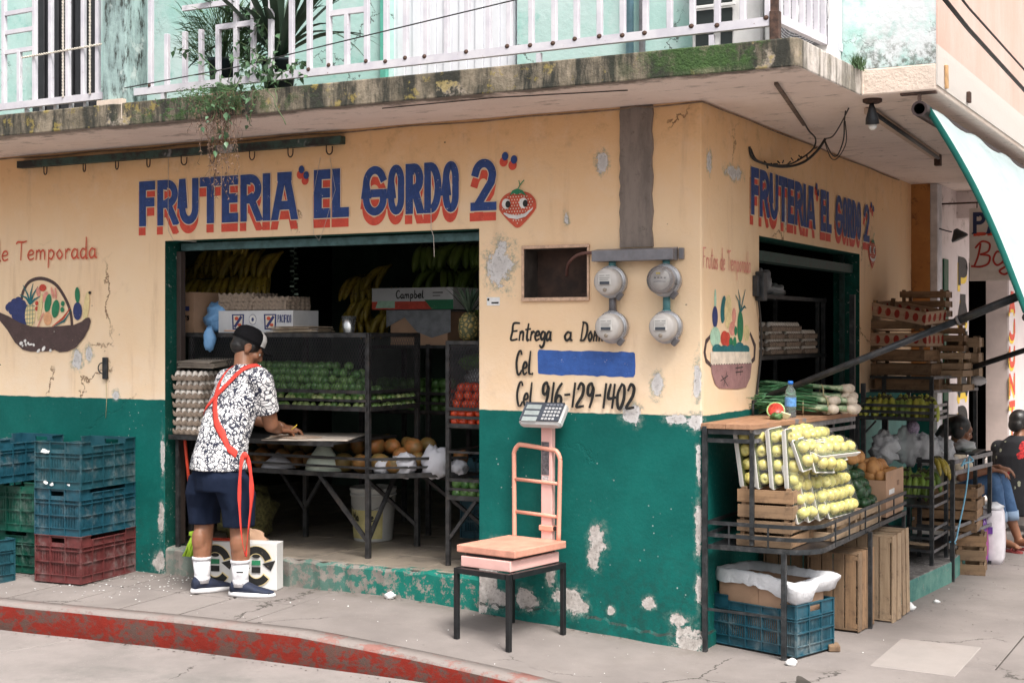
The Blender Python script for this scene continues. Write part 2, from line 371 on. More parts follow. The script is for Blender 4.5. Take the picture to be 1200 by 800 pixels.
# floor, inner walls and ceiling of the shop
n = NB('shop_floor_tiles').world()
mm = n.mix(n.ramp(n.noise(3, 6, .7), .35, .65), (.30, .25, .20), (.21, .18, .15))
mm = n.mix(n.mul(n.ramp(n.noise(7, 6, .75), .5, .7), .6), mm, (.06, .055, .05))
n.bump(n.noise(30, 4), .2, .004); mat_floor = n.out(mm, .45)
sf = ob('shop_floor', MB().box(-6, -.2, .2, 6, .1, .2495), mat_joint, shop); sf['kind'] = 'structure'
ob('doorway_floor', MB().box(DX0 + .001, DX1 - .001, .03, .199, .1, .2485), mat_joint, shop)
tile_me = MB().box(-.197, .197, -.197, .197, -.02, 0, .003).mesh('floor_tile', mat_floor)
for i in range(12):
    for j in range(9):
        xx = -5.2 + .4 * i + .03; yy = .25 + .4 * j
        if xx > -.45: continue
        if j == 0 and not (DX0 + .2 < xx < DX1 - .2): continue
        ob('floor_tile', tile_me, None, shop, (xx, yy, .2565 + random.uniform(-.0012, .0012)), (random.uniform(-.003, .003), random.uniform(-.003, .003), 0))
mat_inner = M('inner_wall_paint', (.06, .10, .08), .8, var=.3, scale=3, dirt=(.01, .01, .009))
mat_dark = M('dark_ceiling', (.12, .11, .10), .9, var=.2, scale=3)
mb = MB().box(-6.1, -6, .2, 6, .1, 2.85).box(-6, -.2, 6, 6.1, .1, 2.85); ob('inner_wall', mb, mat_inner, shop)
mb = MB().box(-6, -1.38, .2005, .212, 2.30, 2.84).box(-1.33, -.21, .2005, .208, .26, 2.84).box(-6, -3.72, .2005, .208, .26, 2.84); ob('wall_lining', mb, mat_inner, shop)
ob('shop_ceiling', MB().box(-6, -.2, .2, 6, 2.79, 2.85), mat_dark, shop)
ob('back_room_wall', MB().box(-4.9, -1.3, 3.55, 3.62, .26, 2.79), mat_inner, shop)

# ---- slab of the balcony
def slab_material():
    n = NB('balcony_slab').world(); x, y, z = n.xyz(0), n.xyz(1), n.xyz(2)
    g = n.n.new('ShaderNodeNewGeometry'); sepn = n.n.new('ShaderNodeSeparateXYZ'); n.l.new(g.outputs['True Normal'], sepn.inputs[0])
    under = n.ramp(sepn.outputs[2], -.5, -.4, 1, 0)
    u = n.add(x, n.mul(y, 1.3))
    cmb = n.n.new('ShaderNodeCombineXYZ'); n._in(cmb.inputs[0], n.mul(u, 6)); n._in(cmb.inputs[2], n.mul(z, 1.3)); strk = n.noise(1.0, 6, .7, vec=cmb.outputs[0])
    base = n.mix(n.ramp(n.noise(5, 6, .7), .3, .7), (.34, .28, .21), (.12, .10, .07))
    base = n.mix(n.ramp(strk, .40, .58), base, (.028, .028, .022))
    base = n.mix(n.mul(n.ramp(n.noise(4.5, 5, .7), .57, .65), .7), base, (.50, .42, .36))
    base = n.mix(n.mul(n.ramp(n.noise(9, 6, .7), .56, .63), .7), base, (.30, .23, .06))
    side = n.mul(n.ramp(y, -.64, -.60), n.ramp(x, .55, .6))
    wsh = n.mix(n.ramp(strk, .45, .6), (.62, .56, .52), (.20, .18, .15)); base = n.mix(n.mul(side, .85), base, wsh)
    mossm = n.mx(n.mul(n.mul(n.ramp(x, -.25, .15), n.ramp(x, .66, .58)), n.ramp(n.add(n.mul(n.noise(4, 4, .6), .6), n.mul(n.noise(30, 6, .8), .4)), .42, .55)), n.mul(n.ramp(x, -2.6, -1.7, 1, 0), n.mul(n.ramp(x, -3.5, -2.9), n.ramp(n.noise(12, 6, .7), .50, .58))))
    mossm = n.mul(mossm, n.ramp(y, -.60, -.66))
    base = n.mix(n.mul(mossm, n.ramp(z, 2.87, 2.90, .5, 1)), base, n.mix(n.noise(40, 4), (.010, .030, .008), (.065, .13, .03)))
    cream = n.mix(n.ramp(n.noise(3, 5), .3, .7), (.74, .64, .56), (.66, .54, .46))
    base = n.mix(n.mul(n.ramp(x, .776, .786), n.ramp(y, .1, .2)), base, cream)
    # underside
    un = n.mix(n.ramp(n.noise(2, 5, .6), .3, .7), (.84, .72, .66), (.76, .64, .58))
    cmb2 = n.n.new('ShaderNodeCombineXYZ'); n._in(cmb2.inputs[0], n.mul(x, 3.5)); n._in(cmb2.inputs[1], n.mul(y, 9)); st2 = n.noise(1.0, 7, .75, vec=cmb2.outputs[0])
    un = n.mix(n.mul(n.ramp(st2, .54, .68), .65), un, (.13, .10, .085))
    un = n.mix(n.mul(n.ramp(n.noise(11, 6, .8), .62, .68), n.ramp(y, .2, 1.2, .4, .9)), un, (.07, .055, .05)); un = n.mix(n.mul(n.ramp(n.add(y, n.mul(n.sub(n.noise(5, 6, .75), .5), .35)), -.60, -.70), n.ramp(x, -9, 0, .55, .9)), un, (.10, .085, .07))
    c = n.mix(under, base, un)
    n.bump(n.add(n.noise(22, 6, .75), n.mul(mossm, n.noise(70, 3))), .7, .014)
    return n.out(c, .9)
mat_slab = slab_material()
mb = MB(); FR = [(-9, -.76)]
for i in range(60):
    x = -8.9 + i * (9.6 / 60); FR.append((x, interp(x, [-9, -4.3, .73], [-.78, -.765, -.70]) + random.uniform(-.004, .004)))
FR += [(.70, -.705), (.727, -.690), (.735, -.66), (.750, -.3), (.775, .235), (.78, .252), (1.15, .252), (1.15, 5.2), (1.15, 11), (-9, 11)]
mb.prism(FR, 2.857, 2.993)
slab = bevel(ob('balcony_slab', mb, mat_slab, shop), .008, 2)
# ---- upper storey
def mint_material():
    n = NB('mint_wall').world(); x, z = n.xyz(0), n.xyz(2)
    c = n.mix(n.ramp(n.noise(1.6, 6, .6), .3, .7), (.32, .54, .50), (.48, .64, .62))
    c = n.mix(n.mul(n.ramp(n.noise(2.6, 6, .7), .45, .6), n.ramp(x, .3, .9, .3, 1)), c, (.60, .63, .65))
    c = n.mix(n.mul(n.ramp(n.noise(6, 7, .75), .55, .68), .5), c, (.16, .42, .38))
    ck = n.mul(n.ramp(n.voro(2.6, 'DISTANCE_TO_EDGE', vec=n.mix(.3, n.pos, n.noise(4, 5, .7, col=True))), .004, .012, 1, 0), n.ramp(n.noise(1.1, 2), .46, .56))
    c = n.mix(n.mul(ck, .85), c, (.06, .07, .065))
    mo = n.mul(n.ramp(z, 3.25, 3.0), n.ramp(n.noise(9, 6, .8), .48, .60)); c = n.mix(n.mul(mo, .8), c, (.07, .08, .06))
    n.bump(n.add(n.noise(25, 5, .7), n.mul(ck, -1)), .4, .008); return n.out(c, .75)
mat_mint = mint_material()
mb = MB()
grid_wall(mb, [-9, -5.20, -4.51, -2.12, -1.23, 1.15], [2.993, 5.2, 6.5], [(-5.20, -4.51, 2.993, 5.2), (-2.12, -1.23, 2.993, 5.2)], lambda u, z, d: (u, .255 + .15 * d, z), .15)
ob('upper_wall', weld(mb.mesh('upper_wall', mat_mint)), None, shop)
n = NB('pink_wall').world(); cc = n.mix(n.ramp(n.noise(1.6, 7, .7, vec=n.stretch((1, 1.6, .9))), .3, .7), (.64, .40, .33), (.64, .47, .41))
cc = n.mix(n.mul(n.ramp(n.noise(1.0, 7, .75, vec=n.stretch((1, 3.5, .8))), .45, .75), .35), cc, (.66, .56, .52))
cc = n.mix(n.ramp(n.xyz(2), 3.085, 3.09, 1, 0), cc, (.62, .57, .53)); n.bump(n.noise(30, 5, .7), .3, .006); mat_pink = n.out(cc, .8)
pw = MB(); pw.quad((1.1565, .2565, 2.885), (1.1565, 11, 2.885), (1.1565, 11, 6.5), (1.1565, .2565, 6.5)); pw.quad((1.1505, .2565, 2.885), (1.1505, 11, 2.885), (1.1565, 11, 2.885), (1.1565, .2565, 2.885))
pw.quad((1.1505, .2535, 2.885), (1.1565, .2535, 2.885), (1.1565, .2535, 6.5), (1.1505, .2535, 6.5))
ob('pink_side_wall', pw, mat_pink, shop)
# column standing on the slab edge
n = NB('stained_column').world(); cc = n.mix(n.ramp(n.noise(3, 6, .7, vec=n.stretch((3, 3, .8))), .35, .6), (.33, .45, .44), (.16, .22, .22))
cc = n.mix(n.ramp(n.noise(6, 7, .8, vec=n.stretch((3, 3, .8))), .52, .62), cc, (.03, .035, .03))
cc = n.mix(n.mul(n.ramp(n.noise(5, 5), .55, .62), .6), cc, (.55, .62, .60)); n.bump(n.noise(18, 6, .7), .5, .01); mat_colm = n.out(cc, .85)
bevel(ob('column', MB().box(-3.525, -3.335, -.715, -.53, 2.9935, 6.4), mat_colm, shop), .01)
ob('column_plinth', MB().box(-3.53, -3.33, -.752, -.7165, 2.90, 3.02), M('beige_patch', (.60, .50, .42), .9, var=.1), shop)
# doors of the upper storey
mat_blackdoor = M('black_door', (.02, .02, .024), .45, var=.2)
dr = ob('balcony_door', MB().box(-5.25, -4.45, .32, .36, 3.0, 5.2), mat_blackdoor, shop)
pm = MB()
for i in range(5): pm.box(-5.19 + i * .138, -5.075 + i * .138, .30, .3195, 3.03, 5.1, .004)
ob('door_panel', pm, mat_blackdoor, dr)
mat_white_door = M('white_corrugated_door', (.70, .71, .76), .5, var=.05, scale=3, dirt=(.3, .28, .26), dirt_amt=.15)
mb = MB(); k = 0; xx = -2.15
while xx < -1.20:
    w = .055; mb.box(xx + .003, min(xx + w, -1.20), .315 - (.010 if k % 2 else 0), .345, 3.0, 5.2, .002); xx += w; k += 1
ob('corrugated_door', mb, mat_white_door, shop)
ob('green_jamb', MB().box(-2.16, -2.1205, .22, .2545, 2.994, 5.2), M('green_jamb', (.10, .38, .30), .6), shop)

# ---- pavement, kerb, road
KP = [(-14, -1.45), (-9, -1.32), (-6, -1.2), (-3.94, -1.10), (-3.3, -1.055), (-2.7, -1.01), (-2.1, -1.0), (-1.35, -.985), (-.58, -1.03), (-.1, -1.12), (.5, -1.22), (1.05, -1.12), (1.45, -.8), (1.68, -.2), (1.75, .5), (1.75, 3), (1.75, 14)]
KP = [tuple(p) for p in catmull([Vector((a, b, 0)) for a, b in KP], 6)]
def offs(path, d):
    o = []
    for i, p in enumerate(path):
        a = Vector(path[max(i - 1, 0)]); b = Vector(path[min(i + 1, len(path) - 1)]); t = (b - a).normalized(); nn = Vector((-t.y, t.x, 0)); o.append(Vector(p) + nn * d)
    return o
def kerb_red(n, c):
    m = n.ramp(n.noise(7, 7, .78, vec=n.stretch((1, 1, 1.6))), .44, .56)
    z = n.xyz(2); g = n.n.new('ShaderNodeNewGeometry'); sp_ = n.n.new('ShaderNodeSeparateXYZ'); n.l.new(g.outputs['True Normal'], sp_.inputs[0])
    topm = n.ramp(n.add(sp_.outputs[2], n.mul(n.sub(n.noise(30, 5, .7), .5), .5)), .5, .75)
    tt = n.mul(n.ramp(n.noise(6, 7, .75), .50, .58), n.ramp(n.xyz(0), -2.4, -1.3, .18, .75))
    redc = n.mix(n.noise(9, 5), (.185, .017, .010), (.11, .012, .008)); dull = n.mix(n.noise(20, 5), (.10, .042, .032), (.055, .046, .042))
    face = n.mix(m, dull, redc)
    return n.mix(topm, face, n.mix(n.mul(tt, .8), (.235, .205, .193), (.27, .075, .055)))
mat_kerb = concrete('painted_kerb', (.40, .36, .32), (.33, .29, .26), sc=5, bump=.9, red=kerb_red)
mb = MB(); rings = []
p0 = offs(KP, 0)
for i, p in enumerate(KP):
    zt = gz(p[0], p[1]); jj = .003 * math.sin(i * .9) + random.uniform(-.001, .001)
    a = offs(KP, .135)[i] if False else None
    rings.append((p, zt, jj))
in1 = offs(KP, .13); in2 = offs(KP, .018); in3 = offs(KP, -.012)
vs = []
for i, (p, zt, jj) in enumerate(rings):
    vs += [(in1[i].x, in1[i].y, zt - .06), (in1[i].x, in1[i].y, zt + .004), (in2[i].x, in2[i].y + jj * .5, zt + .003), (p[0], p[1] + jj, zt - .014), (in3[i].x, in3[i].y + jj, -.115), (in3[i].x, in3[i].y, -.2)]
fs = [(i * 6 + k, i * 6 + k + 1, i * 6 + 7 + k, i * 6 + 6 + k) for i in range(len(KP) - 1) for k in range(5)]
mb.add(vs, fs, True); struct('kerb', mb, mat_kerb)
road = struct('road', MB().box(-80, 80, -80, 90, -.5, -.105), mat_joint)
# concrete road slabs
mb_ = []
def slab_piece(name, poly, zf, mat, parent, th=.05, sub=6):
    m = MB(); n_ = len(poly); m.add([(x, y, zf(x, y)) for x, y in poly] + [(x, y, zf(x, y) - th) for x, y in poly],
          [tuple(range(n_)), tuple(range(2 * n_ - 1, n_ - 1, -1))] + [(i, n_ + i, n_ + (i + 1) % n_, (i + 1) % n_) for i in range(n_)], False)
    o = ob(name, weld(m.mesh(name, mat), 1e-5), None, parent); bevel(o, .004, 1, 50); return o
for i, (x0, x1) in enumerate([(-14, -7.2), (-7.19, -3.62), (-3.61, .4), (.41, 4.4), (4.41, 9)]):
    slab_piece('concrete_road_slab', [(x0, -5), (x1, -5), (x1 + .9, -1.45 if i < 1 else -1.05), (x0 + .9, -1.45 if i < 1 else -1.05)] if False else [(x0 - .9, -6), (x1 - .9, -6), (x1 + .35, -.7), (x0 + .35, -.7)], lambda x, y: -.0985, mat_road, road, .05)
side_rd = slab_piece('concrete_road_slab', [(1.8, -.69), (9, -.69), (9, 14), (1.8, 14)], lambda x, y: -.0985, mat_road, road)
pave = MB(); kin = offs(KP, .125)
poly = [(p.x, p.y) for p in kin]
# base sheet under the slabs
bs = MB(); n_ = len(poly)
for i in range(n_ - 1):
    (x0, y0), (x1, y1) = poly[i], poly[i + 1]
    q0 = (x0, .3) if x0 < .3 else (.3, max(.3, y0)); q1 = (x1, .3) if x1 < .3 else (.3, max(.3, y1))
    bs.quad((x0, y0, gz(x0, y0) - .003), (x1, y1, gz(x1, y1) - .003), (q1[0], q1[1], gz(*q1) - .003), (q0[0], q0[1], gz(*q0) - .003))
pv = struct('pavement', bs, mat_joint)
def ky(x):   # inner kerb line at x on the front run
    for i in range(n_ - 1):
        if poly[i][0] <= x <= poly[i + 1][0]: return poly[i][1] + (poly[i + 1][1] - poly[i][1]) * (x - poly[i][0]) / max(1e-6, poly[i + 1][0] - poly[i][0])
    return poly[-1][1]
JX = [-9, -7.9, -7.0, -6.1, -5.3, -4.88, -4.46, -4.04, -3.62, -3.2, -2.78, -2.32]
J = .009
for a, b in zip(JX[:-1], JX[1:]):
    ys = [0.35, -.02 - .02 * random.random()]; mid_ = -.42 + random.uniform(-.01, .01)
    for ya, yb in ((.3, mid_ + J), (mid_ - J, None)):
        pa = ky(a + J) + .008 if yb is None else yb; pb = ky(b - J) + .008 if yb is None else yb
        slab_piece('paving_slab', [(a + J, pa), (b - J, pb), (b - J, ya), (a + J, ya)], gz, mat_pave, pv)
def band(a, b, name='paving_slab'):
    xs2 = [a + J] + [p[0] for p in poly if a + .02 < p[0] < b - .02] + [b - J]
    lo = [(x, ky(x) + .008) for x in xs2]; cuts = [(-.0 if False else x, .3) for x in reversed(xs2)]
    m = MB(); vs = []; fs = []
    ysub = 6
    for x, yk in lo:
        for k in range(ysub + 1):
            y = yk + (.3 - yk) * k / ysub; vs.append((x, y, gz(x, y)))
    for i in range(len(lo) - 1):
        for k in range(ysub): q = i * (ysub + 1) + k; fs.append((q, q + ysub + 1, q + ysub + 2, q + 1))
    m.add(vs, fs, False); return ob(name, m, mat_pave, pv)
band(-2.32, .009)
# corner area: fan from the wall corner to the kerb, one monolithic pour
m = MB(); idx = [i for i in range(n_) if poly[i][0] >= 0 and poly[i][1] < .32]; vs = []; fs = []; S = 6
cp = [(0, ky(0) + .008)] + [(poly[i][0], poly[i][1] + .008 if poly[i][0] < .6 else poly[i][1]) for i in idx]
cp = [(x - (.008 if x > .8 else 0), y) for x, y in cp] + [(poly[-1][0] - .008, .33)]
for x, y in cp:
    for k in range(S + 1):
        t = k / S; xx, yy = x + (0.0 - x) * t, y + (.33 - y) * t; vs.append((xx, yy, gz(xx, yy)))
for i in range(len(cp) - 1):
    for k in range(S): q = i * (S + 1) + k; fs.append((q, q + S + 1, q + S + 2, q + 1))
m.add(vs, fs, False); ob('paving_slab', m, mat_pave, pv)
XE = poly[-1][0] - .008
for y0, y1 in ((.338, 2.6), (2.608, 4.9), (4.908, 7.4), (7.408, 14)):
    slab_piece('paving_slab', [(0, y0), (1.418, y0), (1.418, y1), (0, y1)], gz, mat_pave, pv)
    slab_piece('paving_slab', [(1.424, y0), (XE, y0), (XE, y1), (1.424, y1)], gz, mat_pave, pv)
# square inspection cover let into the pavement
h = slab_piece('inspection_cover', [(.857, .10), (1.275, .085), (1.272, .80), (.850, .80)], lambda x, y: gz(x, y) + .006, concrete('cover_concrete', (.30, .268, .252), (.265, .238, .226), (.2, .17, .15), 3, .25, .15), None, .03)
tag(h, 'square concrete inspection cover set in the pavement at the corner', 'inspection cover')
# ================================================================== PAINTED LETTERING AND PICTURES ON THE WALLS
class Paint:
    """flat paint on a wall; coordinates (u, z), face 'F' = street front (u = x), 'S' = side (u = y)"""
    def __init__(s, face, off=.0015): s.mb = MB(); s.face = face; s.e = off; s.c = 0
    def pt(s, u, z):
        return (u, -s.e, z) if s.face == 'F' else (s.e, u, z)
    def poly(s, pts, c=None):
        if c is not None: s.mb.cur = c
        P_ = [s.pt(u, z) for u, z in pts]; a = sum(pts[i][0] * pts[(i + 1) % len(pts)][1] - pts[(i + 1) % len(pts)][0] * pts[i][1] for i in range(len(pts)))
        if a < 0: P_.reverse()
        s.mb.add(P_, [tuple(range(len(P_)))], False); s.e += .00007
    def stroke(s, pts, w, c=None, clip=None, cap=0.0, taper=None):
        if c is not None: s.mb.cur = c
        pts = [Vector((p[0], p[1])) for p in pts]; n = len(pts)
        if n < 2: return
        if cap:
            d = (pts[1] - pts[0]).normalized(); pts[0] = pts[0] - d * cap
            d = (pts[-1] - pts[-2]).normalized(); pts[-1] = pts[-1] + d * cap
        L_, R_ = [], []
        for i, p in enumerate(pts):
            a = (p - pts[i - 1]).normalized() if i else None; b = (pts[i + 1] - p).normalized() if i < n - 1 else None
            if a is None: t = b; m = 1
            elif b is None: t = a; m = 1
            else:
                t = (a + b); t = t.normalized() if t.length > .1 else b; m = min(1.6, 1 / max(.5, t.dot(b)))
            ww = w[i] if isinstance(w, list) else w
            nn = Vector((-t.y, t.x)) * ww / 2 * m; L_.append(p + nn); R_.append(p - nn)
        for i in range(n - 1):
            q = [L_[i], L_[i + 1], R_[i + 1], R_[i]]
            if clip:
                for lim, sg in ((clip[0], 1), (clip[1], -1)):
                    o = []
                    for k in range(len(q)):
                        p1, p2 = q[k], q[(k + 1) % len(q)]; i1 = (p1.y - lim) * sg >= 0; i2 = (p2.y - lim) * sg >= 0
                        if i1: o.append(p1)
                        if i1 != i2: o.append(p1 + (p2 - p1) * ((lim - p1.y) / (p2.y - p1.y)))
                    q = o
                    if len(q) < 3: break
            if len(q) >= 3:
                ar = sum(q[k].x * q[(k + 1) % len(q)].y - q[(k + 1) % len(q)].x * q[k].y for k in range(len(q)))
                if ar < 0: q = q[::-1]
                s.mb.add([s.pt(*p) for p in q], [tuple(range(len(q)))], False); s.e += .00002
        s.e += .00007
    def oval(s, u, z, ru, rz, c=None, rot=0.0, n=20, j=0.0):
        ca, sa = math.cos(rot), math.sin(rot); o = []
        for k in range(n):
            a = 2 * PI * k / n; q = 1 + random.uniform(-j, j); x, y = ru * math.cos(a) * q, rz * math.sin(a) * q
            o.append((u + x * ca - y * sa, z + x * sa + y * ca))
        s.poly(o, c)
def arc(cx, cy, rx, ry, a0, a1, n=12): return [(cx + rx * math.cos(R(a0 + (a1 - a0) * i / n)), cy + ry * math.sin(R(a0 + (a1 - a0) * i / n))) for i in range(n + 1)]
# bold block capitals: centre lines in a 0..1 box, straight caps clipped to the box
def bold(ch):
    H = [(0, .5), (1, .5)]
    return {'F': [[(0, 0), (0, 1)], [(0, 1), (1, 1)], [(0, .54), (.92, .54)]],
            'E': [[(0, 0), (0, 1)], [(0, 1), (1, 1)], [(0, .52), (.95, .52)], [(0, 0), (1, 0)]],
            'L': [[(0, 0), (0, 1)], [(0, 0), (1, 0)]], 'I': [[(.5, 0), (.5, 1)]],
            'T': [[(0, 1), (1, 1)], [(.5, 0), (.5, 1)]],
            'U': [[(0, 1), (0, .32)] + arc(.5, .32, .5, .32, 180, 360, 14) + [(1, 1)]],
            'R': [[(0, 0), (0, 1)], [(0, 1), (.45, 1)] + arc(.45, .73, .52, .27, 90, -90, 12) + [(0, .46)], [(.48, .50), (1, -.02)]],
            'A': [[(-.02, -.03), (.40, 1.04)], [(1.02, -.03), (.60, 1.04)], [(.2, .26), (.8, .26)], [(.3, 1.0), (.7, 1.0)]],
            'G': [arc(.5, .67, .5, .33, 25, 180, 14) + [(0, .32)] + arc(.5, .32, .5, .32, 180, 345, 14) + [(1.0, .44), (.45, .44)]],
            'O': [arc(.5, .7, .5, .30, 0, 180, 14) + [(0, .3)] + arc(.5, .3, .5, .30, 180, 360, 14) + [(1, .7)]],
            'D': [[(0, 0), (0, 1)], [(0, 1), (.3, 1)] + arc(.3, .5, .7, .5, 90, -90, 16) + [(0, 0)]],
            '2': [arc(.5, .72, .48, .28, 165, 0, 12) + [(.9, .55), (.12, .02)], [(-.05, 0), (1, 0)]],
            'P': [[(0, 0), (0, 1)], [(0, 1), (.5, 1)] + arc(.5, .75, .5, .25, 90, -90, 12) + [(0, .5)]],
            'N': [[(0, 0), (0, 1)], [(0, 1.02), (1, -.02)], [(1, 0), (1, 1)]],
            'J': [[(1, 1), (1, .3)] + arc(.5, .3, .5, .3, 0, -160, 12)],
            'C': [arc(.5, .5, .5, .5, 50, 310, 18)]}[ch]
def bold_letter(P_, ch, u0, u1, z0, z1, t, c):
    e0 = P_.e
    w = u1 - u0 - t; h = z1 - z0 - t
    if ch == 'I': w = 0
    for st in bold(ch):
        a = [(u0 + t / 2 + x * w if ch != 'I' else (u0 + u1) / 2, z0 + t / 2 + y * h) for x, y in st]
        P_.stroke(a, t, c, clip=(z0, z1), cap=t / 2)
    P_.e = e0
FRONT = [('F', -3.893, -3.755), ('R', -3.737, -3.560), ('U', -3.553, -3.392), ('T', -3.381, -3.210), ('E', -3.203, -3.073), ('R', -3.055, -2.885), ('I', -2.880, -2.820), ('A', -2.808, -2.615),
         ('E', -2.49, -2.367), ('L', -2.355, -2.232), ('G', -2.131, -1.962), ('O', -1.953, -1.840), ('R', -1.831, -1.706), ('D', -1.703, -1.586), ('O', -1.577, -1.470), ('2', -1.387, -1.223)]
def worn_paint(name, c1, c2, thr=.64, under=(.80, .56, .36)):
    n = NB(name).world(); c = n.mix(n.ramp(n.noise(14, 6, .75), .35, .65), c2, c1)
    c = n.mix(n.mul(n.ramp(n.noise(24, 7, .8), thr, thr + .03), .85), c, (.78, .74, .70)); c = n.mix(n.mul(n.ramp(n.noise(60, 4, .8), .66, .70), .6), c, under)
    n.bump(n.noise(45, 5, .7), .4, .008); return n.out(c, .6)
p_blue = worn_paint('blue_paint', (.020, .060, .235), (.012, .040, .165)); p_red = worn_paint('red_paint', (.70, .085, .045), (.56, .06, .035))
p_halo = worn_paint('pale_orange_paint', (.84, .66, .50), (.80, .60, .42))
def shop_name(face, shift, ztop, zbot, parent, zdrift=0.0):
    P_ = Paint(face)
    for layer in (0, 1, 2):
        P_.e = .0012 + .0026 * layer
        for ch, a, b in FRONT:
            z0 = zbot + zdrift * (a + 3.9); z1 = ztop + zdrift * (a + 3.9); t = {'G': .047, 'O': .044, 'D': .046, 'R': .051, 'A': .054, '2': .048, 'U': .053}.get(ch, .059)
            if layer == 0: bold_letter(P_, ch, a + shift - .008, b + shift - .006, z0 - .058, z1 - .062, t, 1)
            elif layer == 1: bold_letter(P_, ch, a + shift - .004, b + shift + .004, z0 - .006, z1 + .004, t + .010, 2)
            else: bold_letter(P_, ch, a + shift, b + shift, z0, z1, t, 0)
        dd = (-.012, -.030) if layer == 0 else (0, 0)
        for u, z in ((-2.583, 2.636), (-2.547, 2.599), (-1.168, 2.634), (-1.111, 2.612)):
            zz = z + (ztop - 2.627) + zdrift * (u + 3.9)
            if layer == 0: P_.oval(u + shift + dd[0], zz + dd[1], .027, .028, 1)
            elif layer == 2: P_.oval(u + shift, zz, .021, .024, 0)
    return ob('shop_name_lettering', P_.mb, [p_blue, p_red, p_halo], parent)
shop_name('F', 0, 2.626, 2.333, shop); shop_name('S', 4.672, 2.592, 2.318, shop, -.006)

mur = {k: worn_paint('mural_' + k, c, tuple(v * .75 for v in c), .66) for k, c in dict(red=(.62, .07, .04), pink=(.80, .33, .26), green=(.02, .22, .10), teal=(.01, .15, .17), blue=(.03, .045, .17), brown=(.085, .050, .048),
       yellow=(.82, .66, .34), cream=(.82, .72, .60), black=(.012, .012, .012), white=(.82, .80, .78), mint=(.45, .68, .52), mauve=(.36, .20, .20), scarlet=(.66, .10, .05), bright_blue=(.035, .115, .42), orange=(.80, .42, .22)).items()}
MK = list(mur); MM = [mur[k] for k in MK]; K_ = {k: i for i, k in enumerate(MK)}
def strawberry(face, u, z, s=1.0, parent=shop):
    P_ = Paint(face, .0035); body = []
    for k in range(40):
        a = 2 * PI * k / 40; x = math.sin(a); y = math.cos(a)
        r = 1 - .12 * math.exp(-((a if a < PI else 2 * PI - a) / .35) ** 2); w = .118 * (1 if y > -.2 else (1 - .55 * (-y - .2) / .8)) ; body.append((u + x * w * r * s, z + (.085 * y if y > 0 else .125 * y) * r * s))
    P_.poly(body, K_['scarlet'])
    random.seed(3)
    for i in range(-6, 7):
        for j in range(-7, 6):
            uu = i * .0175 + (j % 2) * .009; zz = j * .0165
            rr = (uu / (.105 if zz > -.02 else .105 * (1 + (zz + .02) / .13))) ** 2 + (zz / (.075 if zz > 0 else .115)) ** 2 if zz > -.115 else 9
            if rr < .9: P_.oval(u + uu * s, z + zz * s, .0036 * s, .0046 * s, K_['cream'], n=6)
    P_.stroke([(u + x * s, z + y * s) for x, y in [(-.085, -.040), (-.05, -.058), (0, -.066), (.05, -.056), (.098, -.02)]], [.008 * s, .02 * s, .022 * s, .018 * s, .006 * s], K_['white'])
    for dx in (-.070, .040):
        P_.oval(u + dx * s, z + .012 * s, .027 * s, .029 * s, K_['white']); P_.oval(u + (dx + .012) * s, z + .009 * s, .016 * s, .020 * s, K_['black'])
    P_.poly([(u + x * s, z + y * s) for x, y in [(-.05, .055), (-.03, .085), (.0, .095), (.035, .083), (.062, .05), (.02, .068), (0, .06), (-.02, .07)]], K_['green'])
    P_.stroke([(u + x * s, z + y * s) for x, y in [(.005, .09), (.02, .115), (.045, .14)]], .006 * s, K_['green']); P_.stroke([(u + .018 * s, z + .112 * s), (u + .012 * s, z + .14 * s)], .005 * s, K_['green'])
    return ob('painted_strawberry', P_.mb, MM, parent)
strawberry('F', -1.090, 2.353); strawberry('S', 3.535, 2.24, 1.0)

